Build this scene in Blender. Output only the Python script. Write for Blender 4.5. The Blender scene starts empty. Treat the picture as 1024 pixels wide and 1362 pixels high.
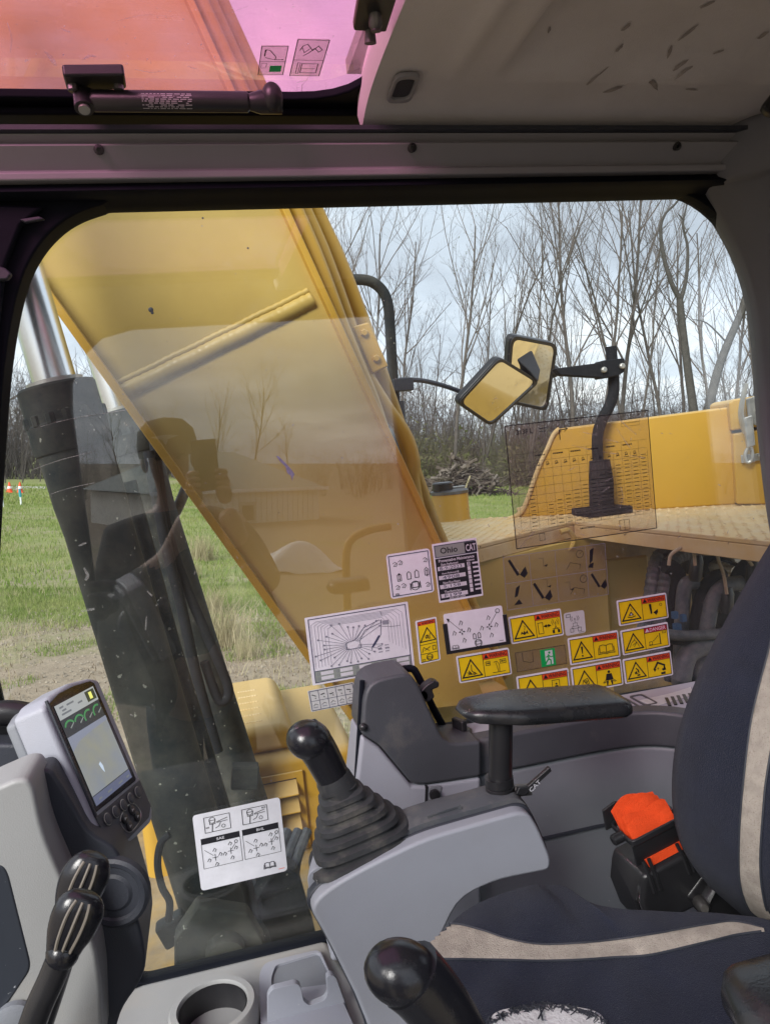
import bpy, bmesh, math, random
import numpy as np
from mathutils import Vector, Matrix
R = math.radians
rng = random.Random(7)
S = bpy.context.scene
COL = S.collection

# ------------------------------------------------------------------ camera, sky, sun, exposure
F, CX, CY = 1000.0, 512.0, 681.0            # photograph: 1024 x 1362, focal length in its pixels
PITCH, YAW, TILT = math.atan(71 / 1000), R(13.4), R(5.6)
fw = Vector((math.sin(YAW) * math.cos(PITCH), math.cos(YAW) * math.cos(PITCH), -math.sin(PITCH)))
rt = Vector((math.cos(YAW), -math.sin(YAW), 0)); up = rt.cross(fw)
cam_d = bpy.data.cameras.new('camera'); cam = bpy.data.objects.new('camera', cam_d); COL.objects.link(cam)
cam_d.sensor_fit = 'VERTICAL'; cam_d.sensor_height = 36; cam_d.lens = 36 * F / 1362
cam_d.clip_start = 0.01; cam_d.clip_end = 2000
cam.matrix_world = Matrix((rt, up, -fw)).transposed().to_4x4()
S.camera = cam

W = bpy.data.worlds.new('World'); S.world = W; W.use_nodes = True
wt = W.node_tree; wn = wt.nodes; wl = wt.links
for n in list(wn): wn.remove(n)
def WN(t, **k):
    n = wn.new(t)
    for a, b in k.items(): setattr(n, a, b)
    return n
sky = WN('ShaderNodeTexSky', sky_type='NISHITA', sun_disc=False)
SUN_EL, SUN_AZ = R(31), R(226)
sky.sun_elevation = SUN_EL; sky.sun_rotation = SUN_AZ
tc = WN('ShaderNodeTexCoord'); sep = WN('ShaderNodeSeparateXYZ'); wl.new(tc.outputs['Generated'], sep.inputs[0])
az = WN('ShaderNodeMath', operation='ABSOLUTE'); wl.new(sep.outputs['Z'], az.inputs[0])
den = WN('ShaderNodeMath', operation='ADD'); den.inputs[1].default_value = 0.16; wl.new(az.outputs[0], den.inputs[0])
dx = WN('ShaderNodeMath', operation='DIVIDE'); wl.new(sep.outputs['X'], dx.inputs[0]); wl.new(den.outputs[0], dx.inputs[1])
dy = WN('ShaderNodeMath', operation='DIVIDE'); wl.new(sep.outputs['Y'], dy.inputs[0]); wl.new(den.outputs[0], dy.inputs[1])
comb = WN('ShaderNodeCombineXYZ'); wl.new(dx.outputs[0], comb.inputs[0]); wl.new(dy.outputs[0], comb.inputs[1])
nz1 = WN('ShaderNodeTexNoise'); nz1.inputs['Scale'].default_value = 0.85; nz1.inputs['Detail'].default_value = 9
nz1.inputs['Roughness'].default_value = 0.56; nz1.inputs['Distortion'].default_value = 0.35
wl.new(comb.outputs[0], nz1.inputs['Vector'])
ramp = WN('ShaderNodeValToRGB'); el = ramp.color_ramp.elements
el[0].position = 0.36; el[0].color = (3.9, 4.25, 4.9, 1)
el[1].position = 0.66; el[1].color = (8.8, 9.0, 9.3, 1)
e = el.new(0.46); e.color = (4.9, 5.4, 6.2, 1)
e = el.new(0.55); e.color = (6.2, 6.6, 7.3, 1)
wl.new(nz1.outputs['Fac'], ramp.inputs[0])
mixw = WN('ShaderNodeMix', data_type='RGBA'); mixw.inputs[0].default_value = 0.93
wl.new(sky.outputs[0], mixw.inputs[6]); wl.new(ramp.outputs[0], mixw.inputs[7])
bg = WN('ShaderNodeBackground'); bg.inputs['Strength'].default_value = 0.1
wl.new(mixw.outputs[2], bg.inputs[0])
wo = WN('ShaderNodeOutputWorld'); wl.new(bg.outputs[0], wo.inputs[0])

sd = bpy.data.lights.new('sun', 'SUN'); sd.energy = 3.0; sd.angle = R(28); sd.color = (1, 0.975, 0.94)
so = bpy.data.objects.new('sun', sd); COL.objects.link(so)
sdir = Vector((math.sin(SUN_AZ) * math.cos(SUN_EL), math.cos(SUN_AZ) * math.cos(SUN_EL), math.sin(SUN_EL)))
so.rotation_euler = sdir.to_track_quat('Z', 'Y').to_euler(); so.location = (0, -20, 30)
S.view_settings.view_transform = 'Standard'; S.view_settings.look = 'None'
S.view_settings.exposure = 0.9; S.view_settings.gamma = 1; S.view_settings.use_curve_mapping = False
S.render.engine = 'CYCLES'; S.cycles.max_bounces = 10; S.cycles.transparent_max_bounces = 24
S.cycles.diffuse_bounces = 5; S.cycles.glossy_bounces = 5; S.cycles.use_denoising = True
S.cycles.caustics_reflective = False; S.cycles.caustics_refractive = False

# ------------------------------------------------------------------ frames: world (level) and machine (nose down by TILT)
MM = Matrix.Rotation(-TILT, 4, 'Y'); MI = MM.to_3x3().transposed()
def wray(px, py): return rt * ((px - CX) / F) - up * ((py - CY) / F) + fw
def mray(px, py): return MI @ wray(px, py)
def P(px, py, Y): d = mray(px, py); return d * (Y / d.y)       # machine point on the plane Y
def PZ(px, py, Z): d = mray(px, py); return d * (Z / d.z)
def PX(px, py, X): d = mray(px, py); return d * (X / d.x)
def Wd(px, py, Y): d = wray(px, py); return d * (Y / d.y)      # world point
def V(*a): return Vector(a)

# ------------------------------------------------------------------ mesh builder
def spl(pts, n=6, closed=False):
    pts = [Vector(p) for p in pts]; out = []; m = len(pts)
    for i in range(m if closed else m - 1):
        g = (lambda k: pts[k % m]) if closed else (lambda k: pts[max(0, min(m - 1, k))])
        p0, p1, p2, p3 = g(i - 1), g(i), g(i + 1), g(i + 2)
        for j in range(n):
            t = j / n
            out.append(0.5 * ((2 * p1) + (p2 - p0) * t + (2 * p0 - 5 * p1 + 4 * p2 - p3) * t * t + (3 * p1 - p0 - 3 * p2 + p3) * t ** 3))
    if not closed: out.append(pts[-1])
    return out
def rpoly(pts, r, seg=4):
    """round the corners of a closed polygon (any dimension)"""
    pts = [Vector(p) for p in pts]; out = []; n = len(pts)
    rs = r if isinstance(r, (list, tuple)) else [r] * n
    for i in range(n):
        a, b, c = pts[i - 1], pts[i], pts[(i + 1) % n]
        d1, d2 = (a - b), (c - b); k = min(rs[i], d1.length * .48, d2.length * .48)
        if k <= 1e-6: out.append(b); continue
        s, t = b + d1.normalized() * k, b + d2.normalized() * k
        for j in range(seg + 1):
            u = j / seg
            out.append((1 - u) ** 2 * s + 2 * u * (1 - u) * b + u * u * t)
    return out
class MB:
    def __init__(s): s.v = []; s.f = []
    def add(s, vs, fs):
        o = len(s.v); s.v.extend([tuple(v) for v in vs]); s.f.extend([tuple(i + o for i in f) for f in fs]); return s
    def box(s, c, size, rot=None):
        hx, hy, hz = [d / 2 for d in size]
        vs = [V(x, y, z) for x in (-hx, hx) for y in (-hy, hy) for z in (-hz, hz)]
        if rot is not None: vs = [rot @ v for v in vs]
        return s.add([v + Vector(c) for v in vs], [(0, 1, 3, 2), (4, 6, 7, 5), (0, 4, 5, 1), (2, 3, 7, 6), (0, 2, 6, 4), (1, 5, 7, 3)])
    def prism(s, poly, vec):
        n = len(poly); vec = Vector(vec); poly = [Vector(p) for p in poly]
        vs = poly + [p + vec for p in poly]
        fs = [tuple(range(n))[::-1], tuple(range(n, 2 * n))] + [(i, (i + 1) % n, n + (i + 1) % n, n + i) for i in range(n)]
        return s.add(vs, fs)
    def poly(s, pts): return s.add(pts, [tuple(range(len(pts)))])
    def frame(s, outer, inner, vec):
        """flat ring between two closed polygons with the same number of points, thickened by vec"""
        n = len(outer); vec = Vector(vec); A = [Vector(p) for p in outer]; B = [Vector(p) for p in inner]
        vs = A + B + [p + vec for p in A] + [p + vec for p in B]; fs = []
        for i in range(n):
            j = (i + 1) % n
            fs += [(i, j, n + j, n + i), (2 * n + i, 3 * n + i, 3 * n + j, 2 * n + j), (i, 2 * n + i, 2 * n + j, j), (n + i, n + j, 3 * n + j, 3 * n + i)]
        return s.add(vs, fs)
    def loft(s, rings, closed=True, caps=True):
        m = len(rings[0]); o = []; fs = []
        for r_ in rings: o += [Vector(p) for p in r_]
        for i in range(len(rings) - 1):
            for j in range(m if closed else m - 1):
                k = (j + 1) % m
                fs.append((i * m + j, i * m + k, (i + 1) * m + k, (i + 1) * m + j))
        if caps and closed: fs += [tuple(range(m))[::-1], tuple(range((len(rings) - 1) * m, len(rings) * m))]
        return s.add(o, fs)
    def tube(s, path, r, n=10, caps=True, flat=1.0, ref=None):
        path = [Vector(p) for p in path]; m = len(path)
        rs = r if isinstance(r, (list, tuple)) else [r] * m
        t0 = (path[1] - path[0]).normalized()
        a = Vector(ref) if ref is not None else (V(0, 0, 1) if abs(t0.z) < .9 else V(1, 0, 0))
        u = (a - t0 * a.dot(t0)).normalized(); rings = []
        for i, p in enumerate(path):
            t = (path[min(i + 1, m - 1)] - path[max(i - 1, 0)]).normalized()
            u = (u - t * u.dot(t)).normalized(); w = t.cross(u)
            rings.append([p + (u * math.cos(2 * math.pi * k / n) * flat + w * math.sin(2 * math.pi * k / n)) * rs[i] for k in range(n)])
        return s.loft(rings, True, caps)
    def lathe(s, prof, o, axis=(0, 0, 1), n=24, caps=True, ref=None):
        ax = Vector(axis).normalized(); a = Vector(ref) if ref else (V(0, 0, 1) if abs(ax.z) < .9 else V(1, 0, 0))
        u = (a - ax * a.dot(ax)).normalized(); w = ax.cross(u); o = Vector(o)
        return s.loft([[o + ax * h + (u * math.cos(2 * math.pi * k / n) + w * math.sin(2 * math.pi * k / n)) * max(r_, 1e-5) for k in range(n)] for r_, h in prof], True, caps)
    def ball(s, c, rad, n=14, m=9, rot=None):
        c = Vector(c); rad = Vector(rad) if not isinstance(rad, (int, float)) else V(rad, rad, rad); rings = []
        for i in range(m + 1):
            th = math.pi * (i + .02) / (m + .04); ring = []
            for k in range(n):
                ph = 2 * math.pi * k / n
                q = V(math.sin(th) * math.cos(ph) * rad.x, math.sin(th) * math.sin(ph) * rad.y, -math.cos(th) * rad.z)
                ring.append(c + (rot @ q if rot is not None else q))
            rings.append(ring)
        return s.loft(rings)
    def grid(s, fn, nu, nv):
        vs = [fn(i / nu, j / nv) for i in range(nu + 1) for j in range(nv + 1)]
        fs = [(i * (nv + 1) + j, (i + 1) * (nv + 1) + j, (i + 1) * (nv + 1) + j + 1, i * (nv + 1) + j + 1) for i in range(nu) for j in range(nv)]
        return s.add(vs, fs)

BASE = {}; SPACE = {}
def setp(o, label=None, cat=None, group=None, kind=None):
    if label: o['label'] = label
    if cat: o['category'] = cat
    if group: o['group'] = group
    if kind: o['kind'] = kind
def thing(name, label, cat, base, group=None, kind=None, space='m'):
    o = bpy.data.objects.new(name, None); COL.objects.link(o); o.empty_display_size = .05
    base = Vector(base); o.matrix_world = (MM if space == 'm' else Matrix()) @ Matrix.Translation(base)
    BASE[o] = base; setp(o, label, cat, group, kind); return o
def mesh_of(name, mb, mat, base, smooth=40, fix=True):
    me = bpy.data.meshes.new(name)
    me.from_pydata([(v[0] - base.x, v[1] - base.y, v[2] - base.z) for v in mb.v], [], mb.f)
    if fix:
        bm = bmesh.new(); bm.from_mesh(me); bmesh.ops.recalc_face_normals(bm, faces=bm.faces); bm.to_mesh(me); bm.free()
    if smooth:
        me.polygons.foreach_set('use_smooth', [True] * len(me.polygons))
        me.set_sharp_from_angle(angle=R(smooth))
    for m_ in (mat if isinstance(mat, (list, tuple)) else [mat]): me.materials.append(m_)
    return me
def part(parent, name, mb, mat, bev=0, smooth=40, kind=None, label=None, seg=2, subd=0, fix=True):
    base = BASE[parent]
    o = bpy.data.objects.new(name, mesh_of(name, mb, mat, base, smooth, fix)); COL.objects.link(o)
    o.parent = parent; BASE[o] = base; mods(o, bev, seg, subd); setp(o, label, None, None, kind); return o
def mods(o, bev, seg=2, subd=0):
    if bev:
        b = o.modifiers.new('bevel', 'BEVEL'); b.width = bev; b.segments = seg; b.limit_method = 'ANGLE'; b.angle_limit = R(32)
        b.harden_normals = True
    if subd:
        b = o.modifiers.new('subsurf', 'SUBSURF'); b.levels = subd; b.render_levels = subd
def single(name, mb, mat, label=None, cat=None, base=None, group=None, kind=None, space='m', bev=0, smooth=40, subd=0, seg=2, fix=True):
    if base is None:
        a = np.array(mb.v); lo, hi = a.min(0), a.max(0); base = V((lo[0] + hi[0]) / 2, (lo[1] + hi[1]) / 2, lo[2])
    base = Vector(base)
    o = bpy.data.objects.new(name, mesh_of(name, mb, mat, base, smooth, fix)); COL.objects.link(o)
    o.matrix_world = (MM if space == 'm' else Matrix()) @ Matrix.Translation(base)
    BASE[o] = base; mods(o, bev, seg, subd); setp(o, label, cat, group, kind); return o
def npmesh(name, verts, quads=None, tris=None, mat=None, smooth=False):
    me = bpy.data.meshes.new(name); nq = 0 if quads is None else len(quads); nt = 0 if tris is None else len(tris)
    me.vertices.add(len(verts)); me.vertices.foreach_set('co', np.asarray(verts, np.float32).ravel())
    lp = []
    if nq: lp.append(np.asarray(quads, np.int32).ravel())
    if nt: lp.append(np.asarray(tris, np.int32).ravel())
    lp = np.concatenate(lp); me.loops.add(len(lp)); me.loops.foreach_set('vertex_index', lp)
    me.polygons.add(nq + nt)
    st = np.concatenate([np.arange(nq) * 4, nq * 4 + np.arange(nt) * 3]).astype(np.int32)
    me.polygons.foreach_set('loop_start', st)
    if smooth: me.polygons.foreach_set('use_smooth', np.ones(nq + nt, bool))
    me.update(calc_edges=True)
    if mat: me.materials.append(mat)
    return me

# ------------------------------------------------------------------ materials
def newmat(name):
    m = bpy.data.materials.new(name); m.use_nodes = True; nt = m.node_tree
    for n in list(nt.nodes): nt.nodes.remove(n)
    out = nt.nodes.new('ShaderNodeOutputMaterial'); return m, nt, out
def N(nt, t, ins=None, **k):
    n = nt.nodes.new(t)
    for a, b in k.items(): setattr(n, a, b)
    for a, b in (ins or {}).items():
        if isinstance(b, bpy.types.NodeSocket): nt.links.new(b, n.inputs[a])
        else: n.inputs[a].default_value = b
    return n
def c4(c): return (c[0], c[1], c[2], 1)
def pmat(name, col, rough=.5, metal=0, var=.12, vs=6, bump=0, bs=200, col2=None, c2s=3, c2lo=.5, c2hi=.7, spec=.5,
         dust=None, dlo=.45, dhi=.75, ds=9, specks=None, sps=120, spt=.74, sheen=0, bd=3, upd=0):
    """principled paint/plastic: broad tone noise, optional second tone, dust film, specks, fine relief"""
    m, nt, out = newmat(name)
    tcn = N(nt, 'ShaderNodeTexCoord'); ob = tcn.outputs['Object']
    n1 = N(nt, 'ShaderNodeTexNoise', {'Vector': ob, 'Scale': vs, 'Detail': 5, 'Roughness': .6})
    mr = N(nt, 'ShaderNodeMapRange', {'Value': n1.outputs['Fac'], 'From Min': .3, 'From Max': .7, 'To Min': 1 - var, 'To Max': 1 + var})
    base = N(nt, 'ShaderNodeMix', {6: c4(col), 7: c4(col)}, data_type='RGBA')
    c = base.outputs[2]
    if col2:
        n2 = N(nt, 'ShaderNodeTexNoise', {'Vector': ob, 'Scale': c2s, 'Detail': 6, 'Roughness': .62})
        r2 = N(nt, 'ShaderNodeMapRange', {'Value': n2.outputs['Fac'], 'From Min': c2lo, 'From Max': c2hi})
        c = N(nt, 'ShaderNodeMix', {0: r2.outputs[0], 6: c, 7: c4(col2)}, data_type='RGBA').outputs[2]
    vm = N(nt, 'ShaderNodeVectorMath', {0: c}, operation='SCALE'); nt.links.new(mr.outputs[0], vm.inputs['Scale']); c = vm.outputs[0]
    rsock = None
    if dust:
        n3 = N(nt, 'ShaderNodeTexNoise', {'Vector': ob, 'Scale': ds, 'Detail': 8, 'Roughness': .68})
        r3 = N(nt, 'ShaderNodeMapRange', {'Value': n3.outputs['Fac'], 'From Min': dlo, 'From Max': dhi, 'To Max': .85})
        f = r3.outputs[0]
        if upd:
            ge = N(nt, 'ShaderNodeNewGeometry'); sz = N(nt, 'ShaderNodeSeparateXYZ', {0: ge.outputs['Normal']})
            mu = N(nt, 'ShaderNodeMapRange', {'Value': sz.outputs['Z'], 'From Min': .2, 'From Max': .95, 'To Min': 0, 'To Max': upd})
            f = N(nt, 'ShaderNodeMath', {0: f, 1: mu.outputs[0]}, operation='ADD', use_clamp=True).outputs[0]
        c = N(nt, 'ShaderNodeMix', {0: f, 6: c, 7: c4(dust)}, data_type='RGBA').outputs[2]
        rsock = N(nt, 'ShaderNodeMapRange', {'Value': f, 'To Min': rough, 'To Max': .9}).outputs[0]
    if specks:
        n4 = N(nt, 'ShaderNodeTexNoise', {'Vector': ob, 'Scale': sps, 'Detail': 2, 'Roughness': .5})
        r4 = N(nt, 'ShaderNodeMapRange', {'Value': n4.outputs['Fac'], 'From Min': spt, 'From Max': spt + .04})
        c = N(nt, 'ShaderNodeMix', {0: r4.outputs[0], 6: c, 7: c4(specks)}, data_type='RGBA').outputs[2]
    b = N(nt, 'ShaderNodeBsdfPrincipled', {'Base Color': c, 'Metallic': metal, 'Roughness': rough, 'Specular IOR Level': spec, 'Sheen Weight': sheen})
    if rsock: nt.links.new(rsock, b.inputs['Roughness'])
    if bump:
        n5 = N(nt, 'ShaderNodeTexNoise', {'Vector': ob, 'Scale': bs, 'Detail': bd, 'Roughness': .6})
        bp = N(nt, 'ShaderNodeBump', {'Height': n5.outputs['Fac'], 'Strength': min(1, bump), 'Distance': .002})
        nt.links.new(bp.outputs[0], b.inputs['Normal'])
    nt.links.new(b.outputs[0], out.inputs[0]); return m
def glassmat(name, tint, film, filmc=(.55, .55, .52), scale=5, gloss=1.0):
    """thin pane: Fresnel reflection on each face, tinted see-through, an uneven film of dried dirt"""
    m, nt, out = newmat(name)
    ob = N(nt, 'ShaderNodeTexCoord').outputs['Object']; ge = N(nt, 'ShaderNodeNewGeometry')
    ior = N(nt, 'ShaderNodeMapRange', {'Value': ge.outputs['Backfacing'], 'To Min': 1.62, 'To Max': 1 / 1.62})
    fr = N(nt, 'ShaderNodeFresnel', {'IOR': ior.outputs[0]})
    tr = N(nt, 'ShaderNodeBsdfTransparent', {'Color': c4(tint)}); gl = N(nt, 'ShaderNodeBsdfGlossy', {'Color': (gloss, gloss, gloss, 1), 'Roughness': .0})
    mx = N(nt, 'ShaderNodeMixShader', {0: fr.outputs[0], 1: tr.outputs[0], 2: gl.outputs[0]})
    n1 = N(nt, 'ShaderNodeTexNoise', {'Vector': ob, 'Scale': scale, 'Detail': 7, 'Roughness': .65})
    r1 = N(nt, 'ShaderNodeMapRange', {'Value': n1.outputs['Fac'], 'From Min': .35, 'From Max': .75, 'To Min': film * .35, 'To Max': film * 1.7})
    n2 = N(nt, 'ShaderNodeTexNoise', {'Vector': ob, 'Scale': 130, 'Detail': 2, 'Roughness': .5})
    r2 = N(nt, 'ShaderNodeMapRange', {'Value': n2.outputs['Fac'], 'From Min': .755, 'From Max': .80, 'To Max': .45})
    ad = N(nt, 'ShaderNodeMath', {0: r1.outputs[0], 1: r2.outputs[0]}, operation='ADD', use_clamp=True)
    df = N(nt, 'ShaderNodeBsdfDiffuse', {'Color': c4(filmc)}); tl = N(nt, 'ShaderNodeBsdfTranslucent', {'Color': c4(filmc)})
    dm = N(nt, 'ShaderNodeMixShader', {0: .5, 1: df.outputs[0], 2: tl.outputs[0]})
    m2 = N(nt, 'ShaderNodeMixShader', {0: ad.outputs[0], 1: mx.outputs[0], 2: dm.outputs[0]})
    nt.links.new(m2.outputs[0], out.inputs[0]); return m
def vinyl(name, col, trans=.45, rough=.45):
    """thin printed vinyl on glass: some daylight passes through it"""
    m, nt, out = newmat(name)
    ob = N(nt, 'ShaderNodeTexCoord').outputs['Object']
    n1 = N(nt, 'ShaderNodeTexNoise', {'Vector': ob, 'Scale': 40, 'Detail': 6, 'Roughness': .7})
    mr = N(nt, 'ShaderNodeMapRange', {'Value': n1.outputs['Fac'], 'From Min': .3, 'From Max': .7, 'To Min': .93, 'To Max': 1.05})
    vm = N(nt, 'ShaderNodeVectorMath', {0: col}, operation='SCALE'); nt.links.new(mr.outputs[0], vm.inputs['Scale'])
    b = N(nt, 'ShaderNodeBsdfPrincipled', {'Base Color': vm.outputs[0], 'Roughness': rough, 'Specular IOR Level': .4})
    t = N(nt, 'ShaderNodeBsdfTranslucent', {'Color': vm.outputs[0]})
    mx = N(nt, 'ShaderNodeMixShader', {0: trans, 1: b.outputs[0], 2: t.outputs[0]})
    nt.links.new(mx.outputs[0], out.inputs[0]); return m
DUST = (.42, .35, .25)
M = {}
M['yellow'] = pmat('yellow_paint', (.50, .285, .030), .42, var=.07, vs=3, dust=(.50, .38, .20), dlo=.62, dhi=1.0, ds=7, specks=(.20, .13, .05), sps=60, spt=.77, bump=.08, bs=300, upd=.55)
M['boom'] = pmat('boom_paint', (.48, .335, .085), .36, var=.09, vs=2, col2=(.37, .25, .065), c2s=1.7, c2lo=.5, c2hi=.78, dust=(.42, .33, .18), dlo=.58, dhi=1.0, ds=4, specks=(.08, .06, .04), sps=28, spt=.78, bump=.06, bs=250)
M['deck'] = pmat('dusty_yellow', (.56, .34, .07), .6, var=.08, vs=6, specks=(.16, .11, .06), sps=45, spt=.72, dust=(.62, .50, .32), dlo=.15, dhi=.62, ds=10, bump=.15, bs=160)
M['cyl'] = pmat('cylinder_paint', (.008, .014, .017), .68, var=.3, vs=5, spec=.3, col2=(.028, .026, .02), c2s=4, c2lo=.45, c2hi=.7, dust=(.12, .115, .092), dlo=.44, dhi=.9, ds=9, specks=(.28, .28, .24), sps=75, spt=.70, bump=.1, bs=120)
M['chrome'] = pmat('chrome_rod', (.86, .89, .93), .26, 1, var=.04)
M['mud'] = pmat('muddy_yellow', (.36, .23, .06), .7, var=.15, vs=8, col2=(.16, .12, .075), c2s=5, c2lo=.4, c2hi=.62, dust=(.34, .28, .19), dlo=.42, dhi=.8, ds=12, bump=.5, bs=60)
M['black'] = pmat('black_plastic', (.016, .016, .018), .34, var=.2, vs=20, bump=.12, bs=700)
M['outblack'] = pmat('sooty_black', (.014, .015, .018), .85, var=.2, vs=20, spec=.15, specks=(.12, .12, .12), sps=90, spt=.74)
M['rubber'] = pmat('black_rubber', (.022, .023, .026), .6, var=.25, vs=30, dust=(.16, .145, .12), dlo=.52, dhi=.9, ds=22)
M['knob'] = pmat('grip_rubber', (.012, .012, .015), .24, var=.15, vs=20, bump=.06, bs=600, dust=(.06, .055, .05), dlo=.6, dhi=1.0, ds=40)
M['leather'] = pmat('armrest_vinyl', (.016, .017, .019), .27, var=.15, vs=14, bump=.14, bs=420, dust=(.08, .075, .065), dlo=.52, dhi=.95, ds=18)
M['grey'] = pmat('light_grey_plastic', (.295, .308, .352), .45, var=.05, vs=5, bump=.22, bs=900, dust=(.27, .265, .26), dlo=.5, dhi=1.0, ds=6, specks=(.40, .40, .41), sps=150, spt=.755)
M['greyw'] = pmat('pale_grey_plastic', (.265, .27, .268), .5, var=.05, vs=6, bump=.2, bs=800, dust=(.36, .32, .26), dlo=.52, dhi=.95, ds=7)
M['mid'] = pmat('mid_grey_plastic', (.165, .178, .20), .5, var=.06, vs=5, bump=.25, bs=900, dust=(.20, .20, .20), dlo=.5, dhi=1.1, ds=5, specks=(.27, .27, .27), sps=150, spt=.755)
M['dark'] = pmat('dark_grey_plastic', (.055, .059, .068), .45, var=.1, vs=8, bump=.3, bs=900, dust=(.20, .18, .145), dlo=.56, dhi=.95, ds=8)
M['dusty'] = pmat('dusty_dark_plastic', (.068, .073, .084), .55, var=.1, vs=8, bump=.3, bs=800, dust=(.22, .205, .18), dlo=.47, dhi=.85, ds=16)
M['charcoal'] = pmat('charcoal_trim', (.030, .034, .045), .5, var=.12, vs=9, bump=.25, bs=800)
M['rail'] = pmat('rail_grey', (.27, .265, .285), .45, var=.05, vs=5, bump=.1, bs=600)
M['liner'] = pmat('beige_headliner', (.66, .625, .635), .8, var=.06, vs=4, bump=.3, bs=700, col2=(.60, .56, .56), c2s=5, c2lo=.45, c2hi=.7)
M['scuff'] = pmat('scuff_mark', (.36, .325, .315), .8, var=.3, vs=60)
M['pillar'] = pmat('pillar_grey', (.18, .185, .21), .65, var=.05, vs=5, bump=.3, bs=800)
M['seal'] = pmat('window_seal', (.005, .0065, .011), .7, spec=.12, var=.2, vs=12)
M['steel'] = pmat('zinc_steel', (.42, .42, .40), .38, .75, var=.2, vs=30, dust=(.30, .27, .22), dlo=.45, dhi=.85, ds=30, bump=.2, bs=200)
M['bolt'] = pmat('bolt_steel', (.16, .155, .15), .45, .8, var=.2, vs=60)
M['navy'] = pmat('navy_fabric', (.0105, .0135, .030), .95, var=.16, vs=30, bump=1, bs=900, sheen=.1, dust=(.06, .055, .06), dlo=.66, dhi=1.05, ds=9, spec=.15, specks=(.06, .06, .075), sps=700, spt=.69)
M['beige'] = pmat('beige_fabric', (.40, .355, .305), .95, var=.2, vs=60, bump=1, bs=800, spec=.1, specks=(.30, .26, .22), sps=600, spt=.62)
M['foam'] = pmat('seat_foam', (.62, .62, .62), .95, var=.12, vs=30, bump=1, bs=300, spec=.1, specks=(.3, .32, .36), sps=90, spt=.62)
M['orange'] = pmat('orange_webbing', (.80, .075, .015), .75, var=.12, vs=40, bump=1, bs=900, spec=.2)
M['hose'] = pmat('hose_rubber', (.06, .072, .088), .5, var=.25, vs=30, dust=(.24, .24, .23), dlo=.42, dhi=.8, ds=24)
M['wire'] = pmat('tan_loom', (.38, .30, .20), .7, var=.2, vs=60)
M['rust'] = pmat('rusty_pipe', (.05, .04, .035), .6, var=.3, vs=20, dust=(.14, .11, .08), dlo=.45, dhi=.8, ds=12)
M['mirror'] = pmat('mirror_glass', (.86, .87, .88), .03, 1, var=.02, dust=(.5, .46, .38), dlo=.5, dhi=1.05, ds=22)
M['glass'] = glassmat('window_pane', (.955, .975, .965), .02)
M['pink'] = glassmat('pink_tinted_pane', (.95, .61, .77), .16, (.76, .60, .64), 9)
M['mglass'] = pmat('screen_surround', (.012, .013, .015), .12, var=.1)
M['white'] = vinyl('white_vinyl', (.82, .83, .88)); M['offwhite'] = vinyl('off_white_vinyl', (.66, .68, .68))
M['yel'] = vinyl('warning_yellow', (.86, .66, .015), .4); M['org'] = vinyl('warning_orange', (.80, .10, .025), .35)
M['red'] = vinyl('danger_red', (.42, .012, .04), .25); M['ink'] = vinyl('black_ink', (.012, .012, .016), .0)
M['inkb'] = vinyl('blue_black_ink', (.035, .04, .09), .0); M['inkg'] = vinyl('grey_ink', (.25, .26, .31), .2)
M['green'] = vinyl('exit_green', (.01, .42, .10), .4); M['greylab'] = vinyl('grey_label', (.30, .34, .31), .35)
M['clearlab'] = glassmat('clear_label', (.93, .90, .88), .06, (.62, .60, .60), 30, .3)
M['paper'] = vinyl('manila_paper', (.72, .47, .19), .3)
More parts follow.
